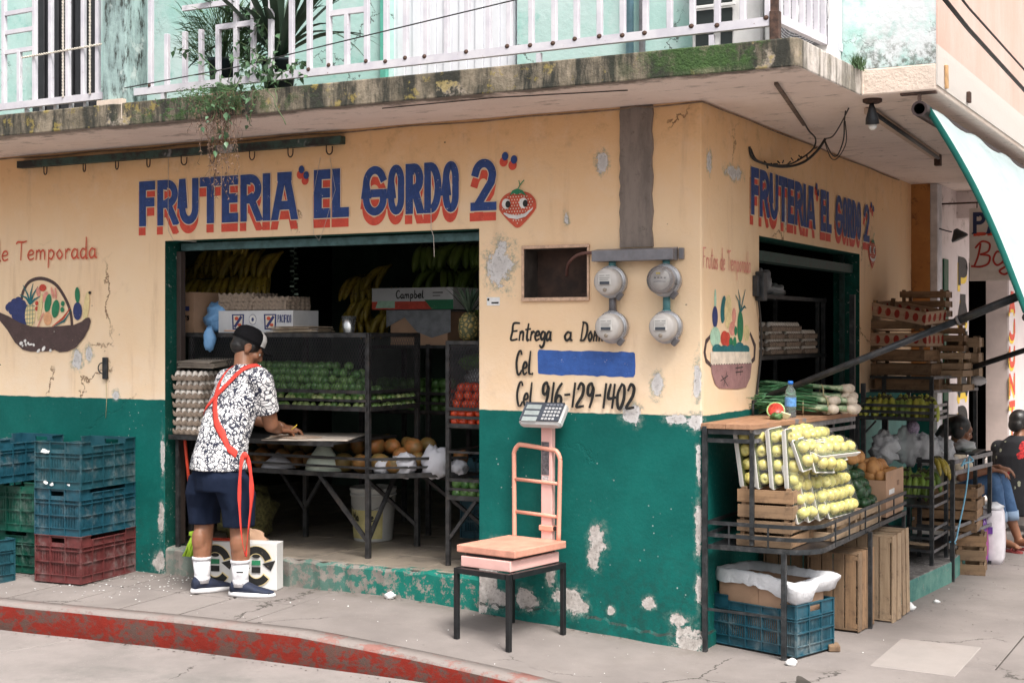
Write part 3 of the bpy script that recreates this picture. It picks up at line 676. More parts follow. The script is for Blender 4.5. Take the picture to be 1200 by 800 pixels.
# hand lettering: smooth strokes through control points, x height .5, ascender 1
HG = {'E': (.62, [[(.55, 1), (.08, .97), (.05, .5), (0, .02), (.5, .06)], [(.06, .52), (.42, .55)]]),
      'n': (.5, [[(.08, .5), (.06, 0)], [(.07, .32), (.2, .5), (.34, .42), (.36, 0)]]), 't': (.42, [[(.2, .95), (.16, .3), (.22, 0), (.34, .03)], [(.02, .62), (.38, .66)]]),
      'r': (.38, [[(.08, .5), (.07, 0)], [(.08, .3), (.2, .5), (.32, .46)]]), 'e': (.46, [[(.06, .24), (.34, .32), (.3, .5), (.14, .48), (.04, .22), (.16, 0), (.38, .08)]]),
      'g': (.46, [[(.34, .44), (.16, .5), (.04, .25), (.16, .04), (.34, .2), (.36, .46)], [(.36, .46), (.36, -.2), (.2, -.42), (.04, -.3)]]),
      'a': (.5, [[(.34, .42), (.18, .5), (.04, .25), (.14, .0), (.32, .14), (.36, .48)], [(.36, .48), (.36, .08), (.46, 0)]]),
      'D': (.66, [[(.12, 1), (.06, 0)], [(.06, .98), (.42, .9), (.54, .5), (.36, .06), (.0, .02)]]), 'o': (.48, [[(.2, .5), (.05, .26), (.2, .0), (.36, .22), (.2, .5)]]),
      'm': (.72, [[(.08, .5), (.06, 0)], [(.07, .34), (.2, .5), (.3, .4), (.31, 0)], [(.31, .34), (.44, .5), (.54, .4), (.56, 0)]]), 'i': (.22, [[(.1, .48), (.09, 0)], [(.1, .66), (.11, .72)]]),
      'C': (.56, [[(.44, .86), (.36, 1), (.18, .92), (.04, .5), (.16, .04), (.34, .0), (.48, .16)]]), 'l': (.3, [[(.16, .98), (.1, .4), (.12, .06), (.26, .02)]]), '.': (.2, [[(.08, .0), (.1, .05)]]),
      'F': (.6, [[(.1, 1), (.06, 0)], [(.0, .98), (.52, 1.0)], [(.08, .55), (.4, .56)]]), 'u': (.5, [[(.06, .5), (.08, .1), (.22, 0), (.36, .14), (.36, .5)], [(.36, .5), (.38, 0)]]),
      's': (.42, [[(.34, .42), (.2, .5), (.08, .38), (.3, .18), (.22, .0), (.04, .06)]]), 'd': (.5, [[(.34, .42), (.16, .5), (.04, .25), (.14, .0), (.32, .12), (.36, .4)], [(.36, 1.1), (.36, .05), (.44, .0)]]),
      'T': (.66, [[(.3, .97), (.28, 0)], [(.0, .9), (.1, 1.0), (.4, .98), (.6, 1.03)]]), 'p': (.5, [[(.08, .5), (.06, -.45)], [(.08, .36), (.22, .5), (.38, .3), (.24, .0), (.08, .1)]]),
      '9': (.55, [[(.42, .7), (.3, 1), (.1, .88), (.12, .56), (.32, .52), (.44, .8), (.42, .4), (.3, 0)]]), '1': (.34, [[(.2, 1), (.16, 0)]]), '6': (.58, [[(.38, .98), (.16, .7), (.06, .3), (.18, 0), (.40, .08), (.42, .36), (.24, .46), (.1, .28)]]),
      '-': (.46, [[(.08, .5), (.36, .52)]]), '2': (.62, [[(.08, .76), (.22, 1), (.42, .86), (.38, .5), (.06, .02), (.5, .04)]]), '4': (.58, [[(.14, .98), (.06, .42), (.5, .44)], [(.4, .98), (.36, 0)]]),
      '0': (.6, [[(.26, 1), (.06, .6), (.12, .08), (.3, 0), (.46, .4), (.42, .88), (.26, 1)]]), ' ': (.42, []), 'c': (.42, [[(.34, .42), (.18, .5), (.04, .25), (.16, .0), (.36, .08)]]), 'P': (.55, [[(.1, 1), (.06, 0)], [(.05, .98), (.4, .96), (.42, .6), (.08, .5)]]),
      'B': (.62, [[(.16, 1), (.08, 0)], [(.1, .98), (.44, .98), (.46, .62), (.12, .54)], [(.12, .54), (.5, .48), (.46, .04), (.02, .02)]]), 'j': (.3, [[(.2, .5), (.16, -.2), (.0, -.42), (-.1, -.25)], [(.22, .66), (.23, .72)]]), 'M': (.8, [[(.06, 0), (.12, 1)], [(.12, 1), (.36, .35)], [(.36, .35), (.60, 1)], [(.60, 1), (.66, 0)]]), 'b': (.5, [[(.1, 1), (.07, 0)], [(.08, .36), (.22, .5), (.38, .26), (.24, .0), (.08, .08)]]), 'h': (.5, [[(.1, 1), (.06, 0)], [(.07, .32), (.2, .5), (.34, .42), (.36, 0)]])}
def hand(P_, text, u0, u1, z, h, w, c, slant=.0, zslope=0.0):
    tot = sum(HG[ch][0] for ch in text); sx = (u1 - u0) / tot; x = 0
    for ch in text:
        adv, sts = HG[ch]
        for st in sts:
            pts = [(u0 + (x + a) * sx + b * h * slant, z + b * h + zslope * (x * sx)) for a, b in st]
            if len(pts) > 2: pts = [(p.x, p.y) for p in catmull([Vector((a, b, 0)) for a, b in pts], 5)]
            n_ = len(pts); ws = [w * (.8 + .35 * math.sin(PI * i / max(1, n_ - 1)) + random.uniform(-.05, .05)) for i in range(n_)]
            P_.stroke(pts, ws, c, cap=w * .3)
        x += adv
P_ = Paint('F'); random.seed(5)
hand(P_, 'Entrega', -1.133, -.875, 1.600, .095, .0125, K_['black'], .12, -.0); hand(P_, 'a', -.80, -.745, 1.600, .09, .012, K_['black'], .1)
hand(P_, 'Domi', -.700, -.560, 1.598, .103, .0115, K_['black'], .12)
hand(P_, 'Cel.', -1.10, -.985, 1.410, .130, .0125, K_['black'], .05); hand(P_, 'Cel.', -1.095, -.975, 1.236, .130, .0125, K_['black'], .05)
hand(P_, '916-129-1402', -.942, -.368, 1.237, .128, .0165, K_['black'], .10)
ob('phone_lettering', P_.mb, MM, shop)
P_ = Paint('F'); up = []; lo_ = []
for i in range(25):
    t = i / 24; up.append((-.958 + .572 * t, 1.545 - .007 * t + random.uniform(-.003, .003))); lo_.append((-.958 + .572 * t, 1.412 - .010 * t + random.uniform(-.005, .004)))
P_.poly([(-.965, 1.53), (-.962, 1.42)][::1] + lo_ + [(-.376, 1.42), (-.374, 1.47), (-.377, 1.53)] + up[::-1], K_['bright_blue'])
ob('blue_painted_block', P_.mb, MM, shop)
P_ = Paint('F'); hand(P_, 'Frutas de Temporada', -5.77, -4.255, 2.140, .125, .011, K_['scarlet'], .02); ob('slogan_lettering', P_.mb, MM, shop)
P_ = Paint('S'); hand(P_, 'Frutas de Temporada', .0 + .02, .76, 1.985, .105, .009, K_['pink'], .02); ob('slogan_lettering', P_.mb, MM, shop)

def to_F(px, py): return (-5.181 + px * .00804, 1.668 + (385 - py) * .00588 * (1 - px * .00018))
# fruit basket picture on the street front (outline traced in metres through to_F)
P_ = Paint('F'); q = lambda pts: [to_F(a / 5.33, 270 + b / 5.33) for a, b in pts]
def ov(a, b, ra, rb, c, rot=0): u, z = to_F(a / 5.33, 270 + b / 5.33); P_.oval(u, z, ra * .00804 / 5.33, rb * .00588 / 5.33, K_[c], rot)
P_.stroke([(p.x, p.y) for p in catmull([Vector((a, b, 0)) for a, b in q([(140, 430), (150, 380), (190, 320), (265, 300), (350, 335), (410, 420), (445, 510), (455, 600)])], 5)], .024, K_['brown'])
for a, b in [(70, 470), (95, 450), (120, 440), (145, 460), (80, 500), (110, 490), (140, 500), (100, 530), (135, 540), (155, 480), (150, 570), (60, 480), (125, 470), (150, 520), (118, 560)]: ov(a, b, 24, 27, 'blue')
ov(195, 530, 33, 72, 'yellow')
for k in range(5): P_.stroke(q([(164, 475 + k * 26), (224, 470 + k * 26)]), .0035, K_['teal'])
for k in range(3): P_.stroke(q([(178 + k * 17, 460), (176 + k * 17, 590)]), .0035, K_['teal'])
for a in ([(195, 460), (180, 400), (150, 340)], [(195, 460), (170, 420), (130, 400)], [(195, 460), (200, 390), (215, 330)], [(195, 460), (215, 400), (245, 350)], [(195, 460), (225, 430), (262, 410)]): P_.stroke(q(a), [.018, .014, .004], K_['teal'])
for a, b, ra, rb, c, rt in [(275, 358, 22, 22, 'red', 0), (247, 385, 12, 30, 'pink', .2), (292, 415, 15, 35, 'pink', -.4), (238, 455, 11, 14, 'red', 0), (238, 488, 11, 14, 'red', 0), (258, 480, 13, 85, 'yellow', -.2), (308, 455, 20, 58, 'green', -.25),
     (355, 490, 23, 56, 'green', -.2), (400, 458, 12, 16, 'green', 0), (397, 495, 12, 16, 'green', 0), (306, 550, 25, 42, 'orange', 0), (336, 390, 7, 38, 'pink', .3), (356, 395, 6, 38, 'pink', .1), (490, 505, 27, 55, 'blue', 0), (489, 405, 15, 48, 'green', .05), (543, 480, 17, 95, 'yellow', -.15), (564, 392, 9, 9, 'black', 0)]: ov(a, b, ra, rb, c, rt)
P_.stroke(q([(280, 515), (235, 625)]), .010, K_['pink']); P_.stroke(q([(447, 485), (400, 550), (335, 600)]), [.004, .015, .004], K_['red']); P_.stroke(q([(450, 500), (410, 565), (345, 600)]), [.004, .015, .004], K_['teal'])
P_.poly(q([(-40, 505), (0, 510), (60, 535), (130, 575), (210, 600), (300, 604), (400, 596), (470, 590), (515, 570), (540, 548), (562, 545), (570, 565), (560, 610), (530, 670), (480, 730), (430, 755), (380, 760), (350, 745), (300, 755), (200, 757), (150, 745), (100, 700), (50, 620), (0, 560), (-40, 540)]), K_['brown'])
for a, b in [(140, 705), (165, 690), (185, 705), (200, 712), (220, 715), (150, 720), (282, 738), (250, 752), (325, 750), (170, 712)]: ov(a, b, random.uniform(5, 15), random.uniform(5, 12), 'white', random.random())
ob('painted_fruit_basket', P_.mb, MM, shop)
# basket picture on the side face
P_ = Paint('S'); U = lambda a: .03 + (a - 30) / 260 * .86; Z_ = lambda b: 2.17 - (b - 30) / 400 * .62
def to_S(a, b):
    px = 815 + a / 4; py = 280 + b / 4; t = (px - 822) / 1667; y = (px - 600) / 1667
    yy = (7.45 * y - .9922) / (.475 - .88 * y); Zd = 7.45 + .88 * yy; return (yy, 1.65 - (py - 388) / 1667 * Zd)
q = lambda pts: [to_S(a, b) for a, b in pts]
def ov(a, b, ra, rb, c, rot=0):
    u, z = to_S(a, b); u2, _ = to_S(a + ra, b); P_.oval(u, z, abs(u2 - u), rb / 4 * 7.8 / 1667, K_[c], rot)
P_.stroke(q([(75, 595), (50, 570), (42, 530), (50, 480), (70, 455)]), [.02, .026, .028, .028, .02], K_['brown']); P_.stroke(q([(250, 590), (275, 560), (278, 500), (255, 440)]), [.02, .03, .034, .02], K_['brown'])
for a, b, ra, rb, c, rt in [(92, 290, 5, 55, 'mint', 0), (91, 365, 13, 50, 'blue', 0), (92, 460, 24, 48, 'mint', 0), (130, 330, 12, 66, 'teal', -.25), (152, 340, 17, 80, 'yellow', -.1), (180, 360, 9, 38, 'pink', 0), (172, 420, 15, 34, 'pink', 0), (135, 465, 18, 35, 'red', 0), (150, 470, 12, 34, 'red', 0),
     (187, 430, 7, 22, 'green', 0), (165, 485, 9, 24, 'green', 0), (183, 482, 8, 24, 'green', 0), (209, 410, 14, 76, 'green', 0), (238, 440, 14, 40, 'yellow', 0), (100, 515, 22, 22, 'teal', 0), (132, 520, 22, 22, 'teal', 0), (165, 518, 22, 24, 'teal', 0), (205, 512, 22, 30, 'teal', 0), (232, 518, 20, 22, 'teal', 0)]: ov(a, b, ra, rb, c, rt)
for a in ([(208, 340), (200, 290), (186, 262)], [(208, 340), (207, 280), (198, 236)], [(210, 340), (222, 280), (233, 236)], [(210, 340), (228, 315), (236, 325)]): P_.stroke(q(a), [.014, .012, .004], K_['teal'])
P_.poly(q([(68, 528), (252, 528), (262, 582), (70, 590)]), K_['cream']); P_.poly(q([(70, 590), (262, 582), (255, 650), (235, 695), (195, 703), (110, 700), (90, 680), (75, 630)]), K_['mauve'])
for a in ([(120, 640), (150, 690)], [(115, 665), (150, 640)], [(130, 690), (145, 620)], [(185, 605), (220, 600)], [(185, 625), (220, 620)], [(195, 590), (190, 640)], [(212, 590), (208, 640)]): P_.stroke(q(a), .006, K_['black'])
for k in range(16): ov(72 + k * 12, 588 - k * .4, 2.5, 2.5, 'black')
ob('painted_fruit_basket', P_.mb, MM, shop)
# small printed sticker beside the doorway
m = MB().box(-1.288, -1.205, -.0022, -.0008, 1.795, 1.842); m.cur = 1; m.box(-1.284, -1.272, -.0030, -.0021, 1.822, 1.836); m.box(-1.258, -1.212, -.0030, -.0021, 1.806, 1.815)
ob('sticker', m, [M('sticker_white', (.75, .75, .75), .5, var=.05, scale=60), mur['black']], shop)

# ================================================================== FIXTURES ON THE WALLS
steel_dark = M('dark_painted_steel', (.028, .032, .038), .48, .3, var=.35, scale=30, dirt=(.12, .10, .09), dirt_amt=.35)
steel_grey = M('grey_steel', (.17, .165, .18), .5, .3, var=.2, scale=12, dirt=(.25, .2, .17), dirt_amt=.4)
rust = M('rusty_iron', (.07, .038, .028), .85, var=.5, scale=40, bump=.4)
# grey cement chase running up to the slab
n = NB('cement_chase').world(); cc = n.mix(n.ramp(n.noise(4, 6, .7, vec=n.stretch((3, 3, .6))), .35, .65), (.26, .215, .19), (.17, .14, .125)); cc = n.mix(n.mul(n.ramp(n.noise(14, 6, .8), .56, .66), .5), cc, (.08, .06, .05)); n.bump(n.noise(24, 6, .7), .5, .01)
m = MB(); zz = [2.10 + .757 * i / 16 for i in range(17)]
for i in range(16):
    e = [(.004 * math.sin(k * 2.9), .005 * math.sin(k * 1.7 + 1)) for k in (i, i + 1)]
    x0a, x1a, x0b, x1b = -.462 + e[0][0], -.276 + e[0][1], -.462 + e[1][0], -.276 + e[1][1]
    za, zb = zz[i], min(zz[i + 1], 2.856)
    m.quad((x0a, -.012, za), (x1a, -.012, za), (x1b, -.012, zb), (x0b, -.012, zb)); m.quad((x0a - .004, -.0004, za), (x0a, -.012, za), (x0b, -.012, zb), (x0b - .004, -.0004, zb)); m.quad((x1a, -.012, za), (x1a + .004, -.0004, za), (x1b + .004, -.0004, zb), (x1b, -.012, zb))
ob('cement_strip', m, n.out(cc, .9), shop)
# empty niche box
t = thing('wall_niche_box', 'empty open metal box let into the orange wall beside the grey cement strip', 'wall box', (-.852, 0, 1.972))
nb_wood = M('niche_back', (.055, .030, .022), .8, var=.5, scale=9, dirt=(.02, .015, .012)); nf = M('niche_rim', (.62, .42, .30), .65, var=.2, scale=30, dirt=(.2, .12, .08), dirt_amt=.6)
w_, h_ = .1965, .1415
ob('back_panel', MB().box(-w_, w_, .150, .158, -h_, h_), nb_wood, t)
m = MB().box(-w_, -w_ + .006, -.004, .15, -h_, h_).box(w_ - .006, w_, -.004, .15, -h_, h_).box(-w_ + .006, w_ - .006, -.004, .15, -h_, -h_ + .006).box(-w_ + .006, w_ - .006, -.004, .15, h_ - .006, h_); ob('casing', m, M('niche_sides', (.05, .04, .035), .7, var=.4), t)
m = MB().box(-w_ - .012, w_ + .012, -.016, -.0045, h_ - .006, h_ + .012, .002).box(-w_ - .012, w_ + .012, -.018, -.0045, -h_ - .014, -h_ + .006, .002).box(-w_ - .012, -w_ + .002, -.014, -.0045, -h_ + .006, h_ - .006, .002).box(w_ - .002, w_ + .010, -.012, -.0045, -h_ + .006, h_ - .006, .002)
o_ = ob('rim', m, nf, t); o_['kind'] = 'stuff'
ob('bracket', MB().box(.11, .15, .09, .14, -h_ + .006, -h_ + .03, .003), rust, t)
# electric meters
def meter(kind):
    t = thing('electric_meter', '', 'electric meter', group='electricity meters under the steel tray')
    cas = M('meter_casing', (.50, .47, .45), .45, .1, var=.06, scale=30); ring = M('meter_ring', (.42, .42, .44), .3, .7, var=.1)
    m = MB().lathe([(.078, 0), (.082, .012), (.082, .055), (.078, .058)], 28); m.T = Matrix.Identity(4)
    def rotm(mb): 
        for i, v in enumerate(mb.v): mb.v[i] = (v[0], -v[2], v[1])
        return mb
    ob('socket', rotm(m), ring, t)
    if kind == 0:
        ob('cover', rotm(MB().lathe([(.074, .058), (.075, .085), (.070, .115), (.060, .124), (.0, .127)], 28)), cas, t)
        ob('face_plate', MB().box(-.036, .036, -.131, -.1275, -.018, .042, .001), M('meter_plate', (.62, .60, .58), .4, var=.05), t)
        p = MB().box(-.028, .028, -.1335, -.1315, -.016, .000); ob('display', p, M('meter_display', (.07, .08, .10), .2), t)
        p = MB()
        for a, b, zz_ in ((-.03, .0, .030), (-.03, .03, .018), (-.03, .022, .008), (.008, .03, .030)): p.box(a, b, -.1328, -.1312, zz_, zz_ + .003)
        ob('print', p, M('print_grey', (.22, .21, .21), .6), t)
        ob('dial', rotm(MB().at((0, -.045, 0)).lathe([(.010, .124), (.010, .132), (.006, .133)], 14)), M('dial', (.30, .25, .20), .4, .3), t)
    else:
        gl = NB('meter_glass'); gl.b.inputs['Transmission Weight'].default_value = .85; gm = gl.out((.75, .72, .72), .06, 0.0)
        ob('inner_drum', rotm(MB().lathe([(.062, .05), (.062, .10), (.058, .104), (.052, .104)], 24)), M('drum', (.30, .27, .27), .35, .4, var=.2), t)
        ob('glass_cover', rotm(MB().lathe([(.075, .058), (.075, .12), (.068, .132), (.0, .136)], 28)), gm, t)
        ob('face_plate', rotm(MB().lathe([(.050, .104), (.050, .112), (.0, .1125)], 24)), M('meter_plate', (.62, .60, .58), .4), t)
        p = MB()
        for k in range(4): p.box(-.03 + k * .017, -.02 + k * .017, -.1145, -.1128, .004, .012)
        p.box(-.032, .03, -.1145, -.1128, -.012, -.008); ob('print', p, M('print_grey', (.22, .21, .21), .6), t)
        ob('yellow_seal', MB().box(-.02, .002, -.1145, -.1128, .026, .036), M('seal_yellow', (.8, .62, .03), .5), t)
    ob('lock', MB().at((.052, -.05, -.078), 0, 0, R(40)).box(-.013, .013, -.012, .012, -.022, .022, .003), steel_grey, t)
    ob('clamp_ring', rotm(MB().tube([(.084 * math.cos(a), .084 * math.sin(a), .05) for a in [2 * PI * k / 28 for k in range(28)]], .005, 6, True)), ring, t)
    return t
MP = [(-.497, 1.915, 0, 'top left of the four electricity meters, grey with a display, hanging under the steel tray'), (-.185, 1.918, 1, 'electricity meter with a clear glass dome and a yellow seal, top right of the four'),
      (-.490, 1.672, 0, 'bottom left of the four electricity meters, covering the end of the black lettering'), (-.178, 1.672, 0, 'bottom right of the four electricity meters, below the glass domed one')]
for x, z, k, lb in MP:
    t = meter(k); t.location = (x, 0, z); t['label'] = lb
# steel tray over the meters and the pipes between
pipe_teal = M('teal_pipe', (.08, .22, .24), .5, var=.25)
t = thing('cable_tray', 'grey steel cable tray on the wall above four electricity meters', 'cable tray', (-.355, 0, 2.055))
m = MB(); m.add([(-.245, -.0008, .04), (-.245, -.075, .028), (-.245, -.075, -.03), (-.245, -.0008, -.03), (.225, -.0008, .04), (.225, -.075, .028), (.225, -.075, -.03), (.225, -.0008, -.03)], [(0, 1, 2, 3), (7, 6, 5, 4), (0, 4, 5, 1), (1, 5, 6, 2), (2, 6, 7, 3)])
bevel(ob('tray_body', m, M('tray_steel', (.24, .235, .26), .45, .4, var=.12, scale=14, dirt=(.12, .1, .1)), t), .003)
ob('end_bracket', MB().box(.235, .262, -.022, -.0008, -.026, .034, .002), steel_grey, t)
for i, (x, z0, z1) in enumerate(((-.497, 1.985, 2.03), (-.185, 1.985, 2.03), (-.495, 1.745, 1.845), (-.183, 1.745, 1.845))):
    p = solo('conduit_pipe', MB().tube([(0, 0, 0), (0, 0, z1 - z0)], .020, 12).tube([(0, 0, .0), (0, 0, .018)], .025, 12), pipe_teal if i != 2 else steel_grey,
        ['teal pipe stub between the steel tray and the top left meter', 'teal pipe stub between the steel tray and the glass domed meter', 'grey pipe joining the two left electricity meters', 'teal pipe joining the two right electricity meters'][i], 'pipe', (x, -.03, z0), group='pipes of the electricity meters')
solo('hose', MB().tube(catmull([(-.59, -.02, 2.075), (-.66, -.03, 2.075), (-.72, -.02, 2.06), (-.79, .03, 2.02), (-.835, .10, 1.96)], 5), .009, 8), M('brown_hose', (.13, .06, .05), .6), 'brown hose bending from the steel tray into the open wall box', 'hose')
# hook rail
t = thing('hook_rail', 'dark iron rail with meat hooks fixed high on the orange wall', 'hook rail', (-3.6, 0, 2.80))
n = NB('hook_rail_paint'); cc = n.mix(n.ramp(n.noise(9, 5, .7), .4, .6), (.035, .075, .062), (.018, .016, .015)); cc = n.mix(n.ramp(n.noise(3.3, 4, .6), .60, .66), cc, (.36, .36, .37)); mrail = n.out(cc, .7)
bevel(ob('rail_bar', MB().box(-1.36, 1.34, -.055, -.001, -.032, .016), mrail, t), .003)
hk = MB().tube([(0, 0, .03), (0, 0, -.005)] + [(.018 * (1 - math.cos(a)), 0, -.012 - .026 * math.sin(a)) for a in [PI * k / 8 for k in range(9)]] + [(.036, 0, .012)], .0042, 6).mesh('hook', rust)
for x in (-4.712, -4.35, -4.061, -3.79, -3.501, -3.263, -2.951, -2.655, -2.369): ob('hook', hk, None, t, (x + 3.6, -.045, -.052), (0, 0, random.uniform(-.5, .5)))
# bell handle, wires
t = thing('door_pull', 'small black pull handle on the wall above the stacked crates', 'handle', (-4.185, 0, 1.405))
ob('back_plate', MB().box(-.020, .020, -.022, -.001, -.072, .072, .003), steel_dark, t); ob('pull_ring', MB().tube([(-.02 - .035 * math.sin(a), -.02, .035 * math.cos(a)) for a in [PI * k / 8 for k in range(9)]], .004, 6), steel_dark, t)
ob('pull_string', MB().tube([(0, -.004, -.07), (.006, -.004, -.2), (-.003, -.004, -.33)], .002, 5), M('string', (.5, .42, .25), .8), t)
cable = M('black_cable', (.02, .018, .018), .6); paint_cable = M('painted_cable', (.22, .15, .10), .7, var=.4)
random.seed(9)
pts = [(-5.3 + i * .25, -.010 - .003 * (i % 2), 2.842 + .004 * math.sin(i * 1.9)) for i in range(19)] + [(-.46, -.02, 2.842), (-.36, -.03, 2.850), (-.27, -.02, 2.840), (-.02, -.012, 2.848), (.012, .02, 2.848)] + [(.012, .3 + .45 * i, 2.846 + .004 * math.sin(i * 2.1)) for i in range(10)]
solo('wire', MB().tube(catmull(pts, 3), .0045, 6), paint_cable, 'thin painted wire running along the top of both orange walls under the slab', 'wire')
solo('wire', MB().tube([(-1.6, -.6, 2.852), (-.9, -.62, 2.852), (-.2, -.5, 2.852)], .003, 5), cable, 'black wire lying along the underside of the balcony slab', 'wire')
# tangle of cables under the slab on the side
cb = MB()
cb.tube(catmull([(.006, .75, 2.70), (.010, .80, 2.64), (.02, 1.05, 2.628), (.05, 1.3, 2.64), (.11, 1.45, 2.68), (.18, 1.5, 2.75), (.235, 1.49, 2.82)], 6), .008, 6)
cb.tube(catmull([(.008, .77, 2.69), (.016, .86, 2.632), (.03, 1.1, 2.634), (.06, 1.3, 2.652), (.10, 1.43, 2.70), (.16, 1.48, 2.76), (.20, 1.40, 2.81), (.22, 1.2, 2.83), (.24, 1.05, 2.85)], 6), .005, 6)
cb.tube(catmull([(.235, 1.49, 2.82), (.36, 1.2, 2.79), (.50, .85, 2.80), (.63, .55, 2.845)], 6), .004, 6); cb.tube(catmull([(.24, 1.45, 2.81), (.33, 1.28, 2.70), (.43, 1.05, 2.66), (.52, .85, 2.72), (.56, .72, 2.80), (.60, .60, 2.84)], 6), .004, 6)
cb.tube(catmull([(.24, 1.45, 2.80), (.32, 1.3, 2.68), (.44, 1.02, 2.64), (.54, .83, 2.70), (.57, .70, 2.80)], 6), .003, 6)
for k in range(14):
    a = random.random(); p = Vector((.02 + .2 * a, 1.0 + .5 * a, 2.63 + .17 * a * a)); cb.tube([p, p + Vector((random.uniform(-.02, .02), random.uniform(-.03, .03), random.uniform(-.03, .02)))], .004, 4)
solo('cable_tangle', cb, cable, 'tangle of old black cables looping under the slab beside the side lettering', 'cable')
solo('conduit_bar', MB().bar((.52, -.36, 2.848), (.235, 1.05, 2.848), .018, .014), M('old_bar', (.14, .10, .08), .8, var=.4), 'old dark metal strip stuck along the underside of the slab', 'metal strip')
t = thing('lamp_holder', 'small black lamp holder with a bulb hanging under the slab corner', 'lamp', (.80, .38, 2.856))
ob('base_plate', MB().at((0, 0, -.022)).lathe([(.035, 0), (.05, .008), (.05, .022)], 16), rust, t); ob('socket', MB().at((0, 0, -.13), 0, .15).lathe([(.036, 0), (.034, .03), (.022, .07), (.010, .108)], 14), steel_dark, t); ob('bulb', MB().at((0, .003, -.137), 0, .15).ball((0, 0, 0), .024, 12, 8), M('bulb_glass', (.8, .8, .78), .1), t)
t = thing('tube_light', 'unlit fluorescent tube fixture on the underside of the slab', 'lamp', (0, 0, 0)); ob('housing', MB().bar((.72, .62, 2.835), (.60, 2.9, 2.84), .05, .028), M('housing', (.55, .42, .33), .7), t); ob('tube', MB().tube([(.745, .68, 2.822), (.625, 2.85, 2.826)], .012, 8), steel_dark, t); ob('end_clamp', MB().box(.59, .63, 2.88, 2.94, 2.78, 2.855), rust, t)
# box with cord beside the side opening
t = thing('shutter_box', 'black box with a hanging cord at the edge of the side opening', 'switch box', (0, .90, 1.91)); ob('casing', MB().box(.001, .05, -.035, .04, -.085, .085, .004), steel_dark, t); ob('side_casing', MB().box(.001, .035, -.085, -.0355, -.06, .06, .004), steel_dark, t)
ob('cord', MB().tube(catmull([(.02, -.03, -.085), (.015, .02, -.2), (.014, .035, -.34), (.014, .0, -.5), (.012, -.06, -.68)], 4), .007, 6), cable, t)
# awning arms, tube and tarpaulin
t = thing('awning', 'pale mint tarpaulin awning with a dark green edge on black steel arms', 'awning')
def arm_(y, z0, s=1.0): 
    a = Vector((0.01, y, z0)); b = Vector((1.535, y + .01, z0 + .625)); return a, b
a, b = arm_(.867, 1.246); mid = a + (b - a) * .74
ob('arm', MB().tube([a, mid], .019, 12).tube([mid + (mid - a) * -.01, b], .023, 12), steel_dark, t); ob('collar', MB().tube([mid - (b - a) * .004, mid + (b - a) * .004], .0265, 12), steel_grey, t)
ob('wall_bracket', MB().box(.001, .03, .80, .93, 1.225, 1.255, .003).tube([(.02, .80, 1.24), (.02, .77, 1.23), (.02, .77, 1.17)], .008, 6), steel_dark, t)
ob('arm', MB().tube([(.50, 4.0, 1.33), (1.55, 4.01, 1.70)], .02, 12), steel_dark, t)
ob('roller_tube', MB().tube([(1.075, .22, 2.765), (1.075, 5.2, 2.765)], .040, 16, caps=False).tube([(1.075, .222, 2.765), (1.075, 5.2, 2.765)], .028, 16, caps=False).loft([[(1.075 + r_ * math.cos(a_), .22, 2.765 + r_ * math.sin(a_)) for a_ in [2 * PI * k / 16 for k in range(16)]] for r_ in (.028, .040)], False), M('roller_steel', (.055, .038, .038), .5, .5, var=.3), t)
ob('hanger', MB().bar((1.065, .27, 2.80), (1.065, .27, 2.855), .016).box(.97, 1.148, .262, .30, 2.846, 2.856), rust, t)
n = NB('tarpaulin').world(); cc = n.mix(n.ramp(n.noise(2, 5, .6, vec=n.stretch((.6, .6, 3))), .3, .7), (.36, .44, .45), (.44, .52, .525)); cc = n.mix(n.mul(n.ramp(n.noise(4, 6, .75), .5, .7), .3), cc, (.28, .37, .39)); n.bump(n.noise(3, 5, .6, vec=n.stretch((.5, 1, 3))), .4, .03)
n.b.inputs['Subsurface Weight'].default_value = 0; m_tarp = n.out(cc, .55)
m = MB(); NS, NT = 24, 30; V = []
def tarp(s_, t_):   # s down the slope 0..1, t along the wall
    x = 1.112 + .47 * s_ + .012 * math.sin(PI * s_); z = 2.775 - 1.02 * s_ + .03 * math.sin(PI * s_); y = .30 + 4.5 * t_ + .05 * math.sin(PI * s_) * (1 - 2 * t_)
    return (x - .05 * math.sin(PI * s_) * math.sin(PI * t_), y, z + .010 * math.sin(9 * t_ * PI + s_ * 4))
for i in range(NS + 1):
    for j in range(NT + 1): V.append(tarp(i / NS, j / NT))
F_ = [(i * (NT + 1) + j, (i + 1) * (NT + 1) + j, (i + 1) * (NT + 1) + j + 1, i * (NT + 1) + j + 1) for i in range(NS) for j in range(NT)]
m.add(V, F_, True); to = ob('tarpaulin', m, m_tarp, t); sm = to.modifiers.new('thick', 'SOLIDIFY'); sm.thickness = .004
em = MB(); E_ = []
for i in range(NS + 1):
    p = Vector(tarp(i / NS, 0)); E_ += [p + Vector((.004, -.004, .004)), p + Vector((-.012, -.006, -.004)), p + Vector((-.024, .0, -.010)), p + Vector((-.026, .05, -.012))]
em.add(E_, [(i * 4 + k, i * 4 + k + 1, i * 4 + 5 + k, i * 4 + 4 + k) for i in range(NS) for k in range(3)], True)
ob('green_hem', em, M('green_canvas', (.0, .12, .10), .7, var=.1), t)
VL = []
for i in range(31):
    p = Vector(tarp(1, i / 30)); VL += [p + Vector((.003, 0, 0)), p + Vector((.006 + .006 * math.sin(i * 2.2), 0, -.15)), p + Vector((.004 + .012 * math.sin(i * 2.2 + 1), 0, -.29 - .02 * math.sin(i * 1.7)))]
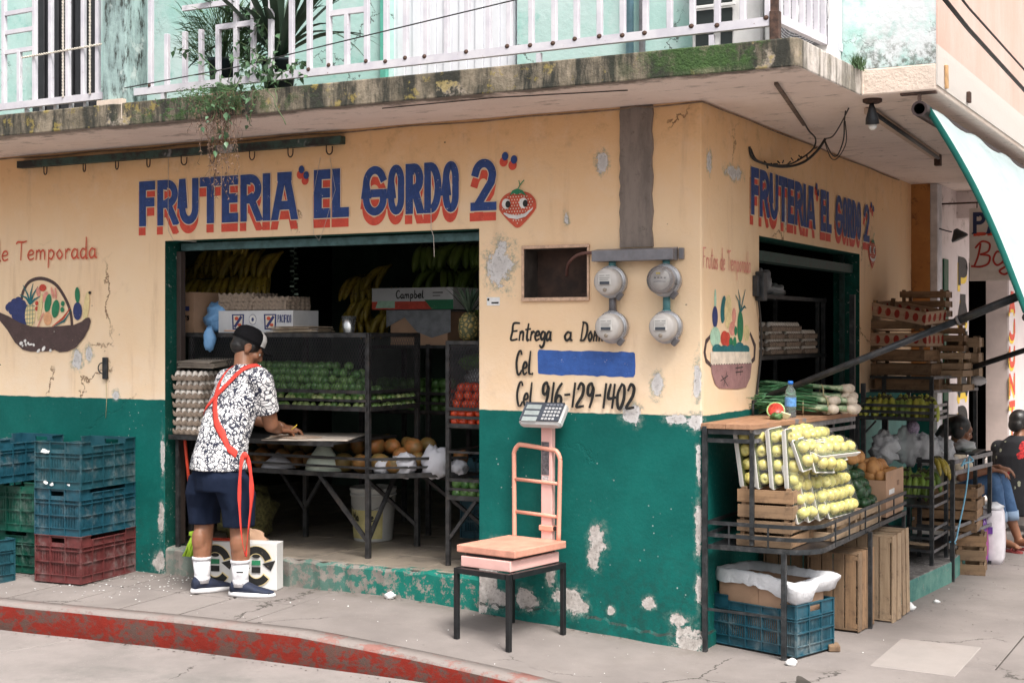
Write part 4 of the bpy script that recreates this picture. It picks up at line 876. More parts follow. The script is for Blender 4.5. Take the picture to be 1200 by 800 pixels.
vm = MB(); vm.add(VL, [(i * 3 + k, i * 3 + 3 + k, i * 3 + 4 + k, i * 3 + 1 + k) for i in range(30) for k in range(2)], True); ob('green_valance', vm, M('green_canvas', (.0, .12, .10), .7, var=.1), t)
fb = tarp(1, 0); ob('front_bar', MB().tube([(fb[0], .25, fb[2] - .03), (fb[0], 4.9, fb[2] - .03)], .022, 10), steel_dark, t)
# ================================================================== BALCONY: railings, plants, air conditioners
n = NB('railing_paint').world(); cc = n.mix(n.ramp(n.noise(8, 5, .6), .3, .7), (.52, .50, .56), (.64, .62, .66)); cc = n.mix(n.mul(n.ramp(n.noise(30, 6, .8), .64, .68), .9), cc, (.20, .075, .04)); n.bump(n.noise(60, 4), .2, .003)
m_rail = n.out(cc, .45)
def railing(t, xs, y, zb, zt, bars=None, bw=.027):
    for x in xs: ob('rail_bar', BAR if abs(bw - .027) < 1e-6 else BAR, m_rail, t, (x, y, zb))
BAR = MB().box(-.0135, .0135, -.0135, .0135, 0, 1.15, .002).mesh('rail_bar', m_rail)
RSP = MB().ball((0, 0, 0), (.014, .006, .012), 6, 4).mesh('rust_spot', rust)
t = thing('balcony_railing', 'long pale metal railing of the balcony above the shop name', 'railing', (0, 0, 0))
ob('bottom_rail', MB().bar((-3.32, -.65, 3.068), (.585, -.65, 3.085), .03, .042), m_rail, t)
ob('top_rail', MB().bar((-3.32, -.65, 4.2), (.585, -.65, 4.2), .03, .042), m_rail, t)
for x in (-3.198, -3.073, -2.310, -2.167, -2.045, -1.913, -1.665, -1.539, -1.415, -1.287, -1.162, -1.038, -.911, -.791, -.664, -.534, -.41, -.284, -.160, -.039, .086, .203, .328, .454, .575):
    if x in (-3.073,): ob('rail_bar', MB().box(-.0135, .0135, -.0135, .0135, 0, .3, .002), m_rail, t, (x, -.65, 3.09)); continue
    ob('rail_bar', BAR, None, t, (x, -.65, 3.09)); 
    if random.random() < .8: ob('rust_spot', RSP, None, t, (x + random.uniform(-.006, .006), -.665, 3.093 + random.uniform(-.004, .01)))
for x in (-2.937, -2.815, -2.689): ob('rail_bar', MB().box(-.0135, .0135, -.0135, .0135, 0, .30, .002), m_rail, t, (x, -.65, 3.09))
ob('rail_bar', MB().box(-.0135, .0135, -.0135, .0135, 0, .28, .002), m_rail, t, (-1.794, -.65, 3.09))
ob('cross_rail', MB().bar((-1.913, -.65, 3.385), (-1.665, -.65, 3.385), .025, .03), m_rail, t)
ob('cross_rail', MB().bar((-2.95, -.65, 3.525), (-2.56, -.65, 3.525), .025, .03), m_rail, t); ob('cross_rail', MB().bar((-2.70, -.65, 3.39), (-2.43, -.65, 3.39), .025, .03), m_rail, t)
for x in (-2.559, -2.436): ob('rail_bar', BAR, None, t, (x, -.65, 3.09))
for x in (-3.1, -.62, .30): ob('foot', MB().box(-.012, .012, -.012, .012, 2.9935, 3.05), m_rail, t, (x, -.65, 0))
ob('corner_post', MB().box(-.022, .022, -.022, .022, 2.9935, 3.13, .002), rust, t, (.61, -.65, 0)); ob('corner_tab', MB().box(-.012, .03, -.02, .0, 3.131, 3.19), rust, t, (.595, -.64, 0))
ob('side_bottom_rail', MB().bar((.61, -.66, 3.10), (.665, .252, 3.112), .03, .042), m_rail, t)
for i, y in enumerate([-.60, -.50, -.40, -.30, -.20, -.10, 0, .09, .18, .235]): ob('rail_bar', BAR, None, t, (.612 + (y + .65) * .058, y, 3.12))
t = thing('balcony_gate_railing', 'shorter pale railing panel with rope tied across it, in front of the black balcony door', 'railing', (0, 0, 0))
ob('bottom_rail', MB().bar((-6.5, -.65, 3.055), (-3.56, -.65, 3.068), .03, .042), m_rail, t)
for x in (-6.0, -5.8, -5.6, -5.4, -5.2, -5.0, -4.8, -4.6, -4.417, -4.149, -4.01, -3.866, -3.738, -3.62): ob('rail_bar', BAR, None, t, (x, -.65, 3.075))
ob('rail_bar', MB().box(-.0135, .0135, -.0135, .0135, 0, .33, .002), m_rail, t, (-4.283, -.65, 3.075)); 
for z in (3.405, 3.529, 3.648): ob('rung', MB().bar((-4.404, -.65, z), (-4.163, -.65, z + .004), .022, .026), m_rail, t)
for x in (-4.9, -4.25, -4.12, -4.0, -3.87, -3.75, -3.64): ob('foot', MB().box(-.011, .011, -.011, .011, 2.9935, 3.05), m_rail, t, (x, -.62, 0))
rope = M('white_rope', (.62, .57, .50), .85, var=.3, scale=60)
def rope_(a, b, r=.006, k=.02):
    a = Vector(a); b = Vector(b); d = b - a; N_ = int(d.length / .008); m_ = MB()
    for ph in (0, PI):
        pts = []
        for i in range(N_ + 1):
            tt = i / N_; an = tt * d.length / k * PI + ph; pts.append(a + d * tt + Vector((0, 0, .0045 * math.sin(an))) + Vector((0, .004 * math.cos(an), 0)) if abs(d.x) > abs(d.z) else a + d * tt + Vector((.0045 * math.sin(an), .004 * math.cos(an), 0)))
        m_.tube(pts, r * .6, 5)
    return m_
solo('rope', rope_((-4.24, -.672, 3.355), (-3.57, -.672, 3.375)), rope, 'white twisted rope tied across the railing in front of the black door', 'rope')
solo('rope', rope_((-3.892, -.668, 3.08), (-3.892, -.668, 4.2)), rope, 'white twisted rope running up a railing bar at the middle of the black door', 'rope')
solo('rope', rope_((-3.665, -.672, 3.08), (-3.665, -.672, 4.2)), rope, 'white twisted rope running up beside the stained column', 'rope')
# pipes on the mint wall
for x, r_, mt, lb in ((-.505, .022, M('blue_pipe', (.25, .45, .58), .4), 'light blue pipe running up the mint wall behind the railing'), (-.43, .018, M('grey_pipe', (.45, .45, .52), .5, var=.2), 'grey pipe next to the light blue one on the mint wall')):
    solo('wall_pipe', MB().tube([(0, 0, 0), (0, 0, 2.6)], r_, 12), mt, lb, 'pipe', (x, .222, 2.995), group='pipes on the mint wall')
# wall unit with a grid, and condenser with a fan
plastic_w = M('white_plastic', (.70, .69, .69), .45, var=.05, scale=10, dirt=(.35, .32, .3), dirt_amt=.25)
t = thing('window_air_conditioner', 'white louvred box with dark square openings on the balcony', 'air conditioner', (.03, .1, 3.02))
m = MB()
XS = [-.13, -.02, -.012 + .05, .13]; 
ob('housing', MB().box(-.13, .26, .02, .14, 0, .8, .01), plastic_w, t)
dk = M('vent_dark', (.012, .018, .018), .5)
for i, (a, b) in enumerate(((-.105, -.005), (.035, .10))):
    for k in range(5): 
        o_ = ob('vent_opening', MB().box(a, b, .010, .0195, .02 + k * .115, .105 + k * .115, .003), dk, t)
m = MB()
for z in [0.0] + [.112 + k * .115 for k in range(5)]: m.box(-.125, .12, -.004, .009, z, z + .016, .002)
ob('grid_bar', m, plastic_w, t)['kind'] = 'stuff'
t = thing('condenser_unit', 'outdoor air conditioning unit with a round fan grille behind the corner of the railing', 'air conditioner', (.355, .0, 3.0))
ob('housing', MB().box(-.02, .32, .02, .24, 0, .62, .012), plastic_w, t)
m = MB()
for k in range(13): m.tube([(.17 + (.03 + k * .0105) * math.cos(a), .004 - .010 * (1 - (k / 13) ** 2), .26 + (.03 + k * .0105) * 1.12 * math.sin(a)) for a in [2 * PI * i / 30 for i in range(30)]], .0022, 5, True)
for k in range(24):
    a = 2 * PI * k / 24; m.tube([(.17 + .03 * math.cos(a), -.004, .26 + .033 * math.sin(a)), (.17 + .158 * math.cos(a), .008, .26 + .176 * math.sin(a))], .0015, 4)
ob('fan_grille', m, M('grille_grey', (.50, .50, .52), .4), t)['kind'] = 'stuff'
ob('fan_recess', MB().box(.02, .315, .0135, .0195, .09, .43, .003), M('recess_dark', (.20, .20, .22), .6), t); ob('fan_hub', MB().at((.17, -.008, .26), 0, R(90)).lathe([(.036, 0), (.036, .008), (.0, .012)], 18), plastic_w, t)

# ---- plants
leafA = M('blade_leaf', (.030, .062, .036), .45, var=.5, scale=7, bump=.05, orand=.5, ocol=(.07, .10, .075)); leafB = M('vine_leaf', (.055, .125, .055), .5, var=.5, scale=12, bump=.05, orand=.5, ocol=(.10, .15, .10)); leafC = M('needle_leaf', (.06, .12, .045), .55, var=.5, scale=9, bump=0)
dry = M('dry_stem', (.16, .10, .07), .9, var=.4); pot_m = M('dark_pot', (.020, .035, .045), .5, var=.3); stem_m = M('green_stem', (.08, .13, .05), .6, var=.3)
def blade(L, w, droop, lean, mat=None, seg=9):
    m = MB(); rows = []
    for i in range(seg + 1):
        t_ = i / seg; x = lean * L * t_ + .15 * L * t_ * t_; z = L * t_ * (1 - .25 * lean) - droop * L * t_ ** 2.4; ww = w * (math.sin(PI * min(1, t_ * .9 + .12)) ** .7) * (1 if t_ < .97 else .4)
        rows.append([(x - .25 * ww * .0, -ww / 2, z + ww * .22), (x, 0, z), (x, ww / 2, z + ww * .22)])
    m.loft(rows, False, True, False); return m
random.seed(21)
def pot(t, r, h, x=0, y=0): ob('pot', MB().at((x, y, 0)).lathe([(r * .75, 0), (r, h), (r * 1.08, h), (r * 1.08, h + .02), (r * .95, h + .02), (r * .9, h - .02)], 20), pot_m, t)
t = thing('potted_plant', 'large potted plant with long arching blade leaves behind the balcony railing', 'plant', (-2.42, -.44, 2.994), group='potted plants on the balcony')
pot(t, .10, .20)
for k in range(40):
    a = random.uniform(0, 2 * PI); L = random.uniform(.45, .9); ln = random.uniform(.15, .75); dr_ = random.uniform(.05, .45)
    ob('leaf', blade(L, random.uniform(.035, .055), dr_, ln), leafA, t, (0, 0, .2), (0, 0, a))
for a, L, ln, dr_ in ((PI + .1, .60, 1.0, .85), (.1, .55, 1.1, .7), (-.25, .60, 1.15, .9), (.5, .5, 1.0, .5), (PI - .3, .6, .7, .3)): ob('leaf', blade(L, .035, dr_, ln), leafA, t, (0, 0, .22), (0, 0, a))
t = thing('potted_plant', 'bushy potted plant with fine grass like leaves behind the railing, beside the arching one', 'plant', (-2.83, -.44, 2.994), group='potted plants on the balcony')
pot(t, .085, .24)
m = MB()
for k in range(1300):
    a = random.uniform(0, 2 * PI); u_ = random.random(); base = Vector((.06 * math.cos(a), .06 * math.sin(a), .24 + .28 * random.random() ** 1.3)); d = Vector((math.cos(a) * random.uniform(.2, 1), math.sin(a) * random.uniform(.2, 1), random.uniform(.1, 1.1))).normalized() * random.uniform(.07, .17)
    base += Vector((math.cos(a) * 1.5, math.sin(a), 0)) * .13 * random.random(); p2 = base + d * .6; p3_ = base + d + Vector((0, 0, -.02)); s_ = d.cross(Vector((random.random(), random.random(), random.random()))).normalized() * .0028
    m.add([base - s_, base + s_, p2 + s_, p2 - s_, p3_], [(0, 1, 2, 3), (3, 2, 4)], True)
o_ = ob('foliage', m, leafC, t); o_['kind'] = 'stuff'
m = MB()
for k in range(26):
    a = random.uniform(0, 2 * PI); r_ = random.uniform(.05, .20); h_ = random.uniform(.35, .72); m.tube([(0, 0, .24), (math.cos(a) * r_ * .4, math.sin(a) * r_ * .4, .24 + h_ * .5), (math.cos(a) * r_, math.sin(a) * r_, .24 + h_)], .0022, 4)
ob('stem', m, stem_m, t)['kind'] = 'stuff'
# creeper growing over the edge: stems with heart-shaped leaves, and dry roots that hang below
t = thing('creeper', 'green creeper with small pointed leaves climbing the railing and hanging over the slab edge', 'creeper', (-2.4, -.72, 3.0))
HL = [(0, 0), (.3, .32), (.55, .25), (.75, .12), (1, 0), (.75, -.12), (.55, -.25), (.3, -.32)]
lm = MB(); lm.add([(a, b, -.10 * a * a + .25 * abs(b)) for a, b in HL], [(0, 4, 3, 2, 1), (0, 7, 6, 5, 4)], True); lme = lm.mesh('leaf', leafB)
sm_ = MB(); cnt = 0
starts = [((-2.55 + random.uniform(-.15, .35), random.uniform(.02, .2), random.uniform(-.02, .1)), random.choice([1, 1, 0])) for _ in range(26)]
for (x, y, z), up_ in starts:
    p = Vector((x + 2.4, y, z)); pts = [p.copy()]; d = Vector((random.uniform(-.5, .9), random.uniform(-.35, .1), 1.0 if up_ else -.2)).normalized()
    for i in range(random.randint(5, 10)):
        d = (d + Vector((random.uniform(-.5, .5), random.uniform(-.4, .3), random.uniform(-.5, .35 if up_ else -.1)))).normalized(); p = p + d * .045
        if p.y > .06 and p.z < 0: p.y = -.05
        p.y = min(p.y, .16)
        if p.y > -.05 and p.z < 0: p.y = -.06
        pts.append(p.copy())
        for q_ in range(2):
            if cnt < 290:
                s_ = random.uniform(.025, .055); o_ = ob('leaf', lme, None, t, p + Vector((random.uniform(-.02, .02), random.uniform(-.03, 0), random.uniform(-.02, .02))), (random.uniform(-.8, .8), random.uniform(.2, 1.4), random.uniform(0, 2 * PI)), s_); cnt += 1
    sm_.tube(pts, .0025, 4)
ob('stem', sm_, stem_m, t)['kind'] = 'stuff'
m = MB(); random.seed(31)
for k in range(70):
    x = random.gauss(-2.57, .10); L = random.uniform(.15, .62) if abs(x + 2.57) < .14 else random.uniform(.05, .3); y = -.785 + random.uniform(-.03, .02); pts = []
    for i in range(9): pts.append((x + .012 * math.sin(i * 1.3 + k) + (i / 8) * random.uniform(-.03, .03), y + .008 * math.sin(i * 2 + k), 2.99 - L * i / 8))
    m.tube(pts, .0011, 3)
    for i in range(int(L * 30)):
        q_ = pts[random.randint(3, 8)]; a = random.uniform(0, 6.3); m.tube([q_, (q_[0] + .014 * math.cos(a), q_[1] + .01 * math.sin(a), q_[2] - .012)], [.0022, .0008], 3)
solo('hanging_roots', m, dry, 'dry brown roots and twigs hanging from the slab edge below the plants', 'roots', kind='stuff')
m = MB()
for k in range(1100):
    x = random.gauss(-2.62, .13); z = 3.0 + random.uniform(-.11, .04); y = -.785 + random.uniform(-.03, .06 if z > 2.995 else .01); a = random.uniform(0, 6.3); d = Vector((math.cos(a), -.4 * random.random(), math.sin(a) * .6 - .3)) * random.uniform(.015, .04); s_ = Vector((.003, 0, .003)); b = Vector((x, y, z))
    m.add([b - s_, b + s_, b + d], [(0, 1, 2)], True)
solo('moss_tuft', m, leafC, 'mossy green tuft growing on the slab edge under the potted plants', 'moss', kind='stuff')
m = MB()
for k in range(260):
    b = Vector((.775 + random.uniform(-.02, .03), .235 + random.uniform(-.12, .01), 2.995 + random.uniform(-.02, .03))); d = Vector((random.uniform(-.5, .5), random.uniform(-.6, .1), random.uniform(0, 1))) * .05; s_ = Vector((.002, .002, 0)); m.add([b - s_, b + s_, b + d], [(0, 1, 2)], True)
solo('weed_tuft', m, leafC, 'little weed tuft in the corner where the slab meets the mint wall', 'weeds', kind='stuff')
# overhead cables
solo('overhead_cable', MB().tube([(-3.34, -.72, 3.085), (-2.4, -.76, 3.13), (-1.818, -.80, 3.18), (-.626, -.80, 3.30), (.6, -.80, 3.45)], .0035, 6), cable, 'thin dark wire rising past the balcony railing', 'cable')
solo('overhead_cable', MB().tube([(1.3, -.9, 3.22), (1.3, .3, 3.155), (1.3, 2.2, 3.11), (1.3, 6, 3.0)], .011, 8), cable, 'thicker of the two black cables in front of the pink wall', 'cable', group='cables in front of the pink wall')
solo('overhead_cable', MB().tube([(1.3, -.5, 3.30), (1.3, .3, 3.262), (1.3, 2.2, 3.235), (1.3, 6, 3.15)], .006, 8), cable, 'thinner of the two black cables in front of the pink wall', 'cable', group='cables in front of the pink wall')
ob('wood_block', MB().box(0, .012, 0, .05, -.06, .06, .003), M('raw_wood', (.55, .33, .16), .8, var=.3), shop, (1.158, .42, 2.95), (.1, 0, 0)); ob('clamp', MB().box(0, .02, 0, .04, -.03, .03, .003), rust, shop, (1.158, 1.0, 2.93))

# ================================================================== NEIGHBOURING FRONTS FURTHER DOWN THE SIDE STREET
m = MB().box(-.2, .150, 4.8205, 5.0, -.3, 2.8565); n = NB('ochre_pilaster').world(); cc = n.mix(n.ramp(n.noise(3, 6, .7), .3, .7), (.50, .23, .065), (.40, .17, .05)); cc = n.mix(n.mul(n.ramp(n.noise(8, 7, .8), .55, .65), .7), cc, (.12, .05, .03)); cc = n.mix(n.ramp(n.xyz(2), 1.2, 1.205, 1, 0), cc, (.0, .10, .08)); bevel(ob('pilaster', m, n.out(cc, .8), shop), .006)
nb = thing('neighbouring_building', 'whitewashed shop front with vertical lettering beside its open dark doorway', 'building')
n = NB('whitewash').world(); cc = n.mix(n.ramp(n.noise(2, 6, .65), .3, .7), (.72, .64, .63), (.62, .54, .53)); cc = n.mix(n.mul(n.ramp(n.noise(6, 7, .8), .52, .66), n.ramp(n.xyz(2), 2.2, 2.8)), cc, (.22, .17, .14)); n.bump(n.noise(25, 5, .7), .3, .006); m_ww = n.out(cc, .8)
m = MB(); grid_wall(m, [5.0, 6.15, 7.0], [-.3, 2.3, 2.8565], [(6.15, 7.0, -.3, 2.3)], lambda u, z, d: (.21 - .2 * d, u, z), .2); ob('wall', weld(m.mesh('wall', m_ww)), None, nb)
ob('white_post', MB().box(.1505, .2095, 4.83, 4.9995, -.3, 2.8565, .004), M('post_white', (.60, .58, .60), .8, var=.2, scale=6, dirt=(.2, .17, .15)), nb)
m_gstrip = M('dark_green_paint', (.006, .07, .03), .6, var=.2)
ob('green_panel', MB().box(.2105, .225, 5.02, 5.20, .0, 2.25, .003), m_gstrip, nb)
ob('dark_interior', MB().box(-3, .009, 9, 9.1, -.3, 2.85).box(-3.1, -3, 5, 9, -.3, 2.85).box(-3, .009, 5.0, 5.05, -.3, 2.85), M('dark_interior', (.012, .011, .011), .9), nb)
ob('door_leaf', MB().box(.02, .05, 6.16, 6.28, -.02, 2.29, .004), M('black_leaf', (.015, .015, .017), .4), nb)
m_beige = M('beige_wall', (.50, .41, .38), .8, var=.12, scale=3)
ob('side_wall', MB().box(.2105, .405, 7.0005, 7.2, -.3, 2.8565), m_beige, nb)
ob('wall_panel', MB().box(.2, .4205, 7.2005, 12, -.3, 2.8565), m_ww, nb); ob('wall_edge', MB().box(.4055, .4205, 7.0, 7.2, -.3, 2.8565), m_ww, nb)
ob('awning_beam', MB().box(.16, 1.1, 5.6, 5.75, 2.62, 2.8555, .005), m_ww, nb)
class Side(Paint):
    def pt(s, u, z): return (s.x + s.e, u, z)
def vletters(x, text, y0, y1, zt, hh, gap, c_main, c_sh, mats, sh=.03, t=.04):
    P_ = Side('S'); P_.x = x; z = zt
    for ch in text:
        if ch != ' ':
            bold_letter(P_, ch, y0 - .02, y1 - .02, z - hh - sh, z - sh, t, c_sh); P_.e += .002; bold_letter(P_, ch, y0, y1, z - hh, z, t, c_main); P_.e -= .002
        z -= hh + gap
    return P_.mb
blk = mur['black']; yel = worn_paint('bakery_yellow', (.85, .60, .06), (.75, .5, .05))
ob('vertical_lettering', vletters(.2105, 'PANADERIA', 5.66, 6.08, 2.30, .25, .075, 0, 1, [blk, yel], .055, .11), [blk, yel], nb)
ob('vertical_lettering', vletters(.421, 'AJUNTI', 7.0, 7.32, 2.03, .21, .05, 0, 1, [p_red, yel], .03, .06), [p_red, yel], nb)
# lamp on an arm
t = thing('wall_lamp', 'dark round shaded lamp on a thin arm from the white post', 'lamp', (.21, 4.9, 2.47)); ob('arm', MB().tube([(-.03, 0, .03), (.06, 0, 0), (.10, 0, -.01)], .006, 6), cable, t); ob('lamp_shade', MB().at((.15, 0, -.035), 0, 0, R(-25)).lathe([(.018, .05), (.03, .03), (.068, -.02), (.070, -.035)], 16), steel_dark, t)
# hanging blade sign
t = thing('hanging_sign', 'white hanging sign lettered PA and Baj, half hidden by the awning', 'sign', (.43, 5.0, 2.06))
ob('sign_board', MB().box(0, .62, -.008, .008, 0, .595, .003), M('sign_white', (.66, .60, .56), .5, var=.04), t)
class Board(Paint):
    def pt(s, u, z): return (u, -.009 - s.e, z)
P_ = Board('F')
for ch, a, b in (('P', .03, .13), ('A', .14, .26), ('N', .28, .38), ('A', .40, .51)):
    bold_letter(P_, ch, a + .004, b + .004, .365, .395, .024, 1); P_.e += .001; bold_letter(P_, ch, a, b, .385, .56, .030, 0); P_.e -= .001; P_.stroke([(a - .01, .388), (a + .045, .388)], .012, 0)
pts = lambda L_: [(p.x, p.y) for p in catmull([Vector((a, b, 0)) for a, b in L_], 6)]
for st in ([(.09, .30), (.07, .20), (.04, .12)], [(.05, .27), (.10, .32), (.16, .30), (.15, .24), (.09, .215)], [(.09, .215), (.16, .20), (.15, .14), (.09, .115), (.02, .12)], [(.27, .21), (.22, .235), (.19, .17), (.22, .125), (.27, .16), (.275, .22), (.27, .15), (.30, .13)], [(.35, .22), (.33, .10), (.28, .05), (.24, .08), (.32, .13), (.38, .16)], [(.43, .20), (.40, .22), (.385, .17), (.41, .125), (.45, .16), (.455, .22), (.455, .13)], [(.52, .21), (.49, .2), (.52, .16), (.49, .125)]):
    P_.stroke(pts(st), .016, 2, cap=.004)
ob('sign_lettering', P_.mb, [M('navy_paint', (.015, .03, .10), .5), p_red, M('dark_red_paint', (.40, .03, .02), .5)], t)
ob('bracket', MB().tube([(-.22, 0, .64), (.62, 0, .64)], .008, 6).tube([(.06, 0, .64), (.06, 0, .59)], .005, 5).tube([(.5, 0, .64), (.5, 0, .59)], .005, 5), rust, t)
# steps of the neighbour and the ledge the women sit on
m_step = M('white_step', (.66, .60, .57), .8, var=.08, scale=3, dirt=(.3, .25, .22), dirt_amt=.3)
bevel(ob('doorstep', MB().box(.2105, .62, 5.55, 6.9, -.05, .17), m_step, nb), .01); bevel(ob('doorstep', MB().box(.2105, .42, 6.91, 9, -.05, .45), m_step, nb), .01); bevel(ob('doorstep', MB().box(.621, 1.0, 5.9, 9, -.05, .10), m_step, nb), .01)
m_gray = M('dark_grate', (.07, .065, .06), .8, var=.4, scale=60); ob('boot_scraper', MB().box(.86, 1.0, 4.95, 5.3, -.04, .08, .005), m_gray, nb)
# far end of the street so that nothing is left open
# ================================================================== CRATES, PRODUCE AND RACKS ON THE SIDE STREET
def plastic_crate_mesh(L, W, H):
    """ventilated stacking crate, origin at the centre of its foot; L along x"""
    m = MB(); t = .006
    m.box(-L/2 + .012, L/2 - .012, -W/2 + .012, W/2 - .012, .0, .006)
    def side(P, n_len, notch):
        # P(u, d, z): u along the side, d outward
        def bx(u0, u1, d0, d1, z0, z1):
            v = [P(u, d, z) for u in (u0, u1) for d in (d0, d1) for z in (z0, z1)]
            m.add(v, [(0, 1, 3, 2), (4, 6, 7, 5), (0, 4, 5, 1), (2, 3, 7, 6), (0, 2, 6, 4), (1, 5, 7, 3)], False)
        h = n_len / 2; rows = [(.0, .055), (.055 + .042, .055 + .054), (.055 + .096, .055 + .108), (H - .078, H)]
        dip = .028 if notch else 0
        # solid bands
        bx(-h, h, -t, 0, 0, .050)
        zs_ = [.050, (.050 + H - .07) / 3 + .033, 2 * (.050 + H - .07) / 3 + .016, H - .07]
        if notch:
            bx(-h, -h + .09, -t, 0, H - .07, H); bx(h - .09, h, -t, 0, H - .07, H); bx(-h + .09, h - .09, -t, 0, H - .07, H - dip)
        else:
            bx(-h, -.055, -t, 0, H - .07, H); bx(.055, h, -t, 0, H - .07, H); bx(-.055, .055, -t, 0, H - .07, H - .048); bx(-.055, .055, -t, 0, H - .018, H)
        for k, z in enumerate(zs_[1:3]): bx(-h, h, -t, 0, z - .008, z + .008)
        # outer ledges
        for z in [.0, zs_[0] - .004, zs_[1], zs_[2], H - .072]: bx(-h - .006, h + .006, 0, .008, z, z + .0045)
        if notch:
            bx(-h - .006, -h + .09, 0, .009, H - .005, H); bx(h - .09, h + .006, 0, .009, H - .005, H); bx(-h + .11, h - .11, 0, .009, H - dip - .005, H - dip)
            for s_ in (-1, 1):
                u0, u1 = sorted((s_ * (h - .09), s_ * (h - .11))); 
        else: bx(-h - .006, h + .006, 0, .009, H - .005, H)
        # bars and ribs
        nb_ = int(n_len / .0125); nrib = max(3, round(n_len / .11))
        for k in range(nb_ + 1):
            u = -h + n_len * k / nb_
            bx(u - .0032, u + .0032, -t * .9, -.001, .05, H - .07)
        for k in range(nrib + 1):
            u = -h + n_len * k / nrib; bx(u - .0035, u + .0035, 0, .0075, 0, H - (dip + .004 if (notch and abs(u) < h - .09) else .004))
            if 0 < k < nrib: bx(u - .008, u + .008, -t, -.0005, .05, H - .07)
        bx(-h, -h + .03, -t, 0, .05, H - .07); bx(h - .03, h, -t, 0, .05, H - .07)
        # opaque inner panels over part of the length
        for a_, b_ in ((-h + n_len / nrib, -h + 2 * n_len / nrib),): bx(a_, b_, -t * 1.2, -t * .9, zs_[2], H - .07)
    side(lambda u, d, z: (u, -W/2 - d + 0, z), L, True); side(lambda u, d, z: (-u, W/2 + d, z), L, True)
    side(lambda u, d, z: (-L/2 - d, -u, z), W, False); side(lambda u, d, z: (L/2 + d, u, z), W, False)
    return m
CR = {}
def crate_mat(name, c):
    return M(name, c, .42, var=.22, scale=14, dirt=(.32, .34, .33), dirt_amt=.38, bump=.1, bs=50)
cm = dict(teal=crate_mat('teal_plastic', (.012, .062, .082)), blue=crate_mat('blue_plastic', (.010, .062, .092)), green=crate_mat('green_plastic', (.004, .075, .05)), maroon=crate_mat('maroon_plastic', (.115, .028, .028)), navy=crate_mat('dark_teal_plastic', (.010, .062, .092)))
def plastic_crate(L, W, H, c, loc, rz, label, group=None):
    k = (L, W, H)
    if k not in CR: CR[k] = plastic_crate_mesh(L, W, H)
    o_ = solo('plastic_crate', CR[k], cm[c], label, 'plastic crate', loc, (0, 0, rz), group); return o_
scrap_m = M('white_scrap', (.70, .70, .70), .7)
def scrap(n_, loc, s_=.05, par=None, rot=(0, 0, 0)):
    random.seed(n_); m = MB(); pts = []
    for k in range(9):
        a = 2 * PI * k / 9; r_ = s_ * random.uniform(.5, 1.1); pts.append((r_ * math.cos(a), r_ * .6 * math.sin(a), random.uniform(-.002, .004)))
    m.add(pts, [tuple(range(9))]); return ob('paper_scrap', m, scrap_m, par, loc, rot)
# left-hand stack by the wall
YA = R(3.5); GS = 'plastic crates stacked against the green wall'
bx_, by_ = -4.085, -.283; zc = gz(bx_, by_) + .002
cA = plastic_crate(.52, .355, .295, 'maroon', (bx_, by_, zc), R(95), 'maroon plastic crate at the bottom of the three high stack', GS)
cB = plastic_crate(.52, .355, .295, 'blue', (bx_ - .005, by_ + .002, zc + .292), R(94.5), 'bright blue plastic crate in the middle of the stack, between maroon and dull teal crates', GS)
cC = plastic_crate(.52, .355, .295, 'teal', (bx_ - .003, by_, zc + .584), R(95.5), 'dull teal plastic crate with scraps of white label, top of the three high stack', GS)
for i, (x, z, s_) in enumerate(((-.10, .235, .03), (-.07, .232, .02), (-.09, .04, .022), (-.04, .03, .02), (.09, .03, .014))): scrap(i, (-.2705, -x, z), s_, cC, (PI / 2, 0, -PI / 2))
plastic_crate(.54, .37, .28, 'navy', (-4.70, -.34, gz(-4.7, -.3) + .60), R(91), 'dull teal crate above a torn white bag, left of the tall stack', GS)
plastic_crate(.36, .40, .32, 'green', (-4.60, -.22, gz(-4.6, -.2) + .27), R(4), 'upper of the two bright green crates, left of the tall stack', GS)
plastic_crate(.36, .40, .268, 'green', (-4.60, -.20, gz(-4.6, -.2)), R(3), 'lower green plastic crate, standing on the pavement', GS)
plastic_crate(.54, .36, .27, 'teal', (-4.70, -.72, gz(-4.7, -.7) + .0), R(-8), 'lone dark blue plastic crate on the pavement at the left edge', GS)
plastic_crate(.36, .40, .28, 'navy', (-5.05, -.25, gz(-4.9, -.2)), R(0), 'dark crate at the far left under the white bag', GS)
# the torn white bag hanging out
film = NB('bag_film'); film.b.inputs['Transmission Weight'].default_value = .0; film.b.inputs['Alpha'].default_value = .55
film.bump(film.noise(40, 5, .7), .8, .01); m_film = film.out((.78, .78, .82), .22, Specular_IOR_Level=.8)
wb = NB('white_bag'); wb.bump(wb.noise(26, 5, .7), .8, .012); m_wbag = wb.out(wb.mix(wb.noise(9), (.62, .63, .68), (.80, .80, .82)), .35)
def crumple(r, seed, nu=22, nv=14, amp=.28, fr=2.2, flat=None):
    m = MB(); m.ball((0, 0, 0), r, nu, nv); vs = []
    for v in m.v:
        p = Vector(v); q_ = Vector((p.x / r[0], p.y / r[1], p.z / r[2])); k = 1 + amp * mnoise.noise(q_ * fr + Vector((seed * 7.1, 0, 0))) + amp * .5 * mnoise.noise(q_ * fr * 2.7 + Vector((0, seed * 3.3, 0)))
        vs.append(p * k)
    if flat is not None: vs = [Vector((v.x, v.y, max(v.z, flat))) for v in vs]
    m.v = [tuple(v) for v in vs]; return m
solo('plastic_bag', crumple((.15, .14, .10), 4), m_wbag, 'crumpled white bag squeezed out below the top crate at the left edge', 'plastic bag', (-4.86, -.50, gz(-4.8, -.5) + .53), sc=1)
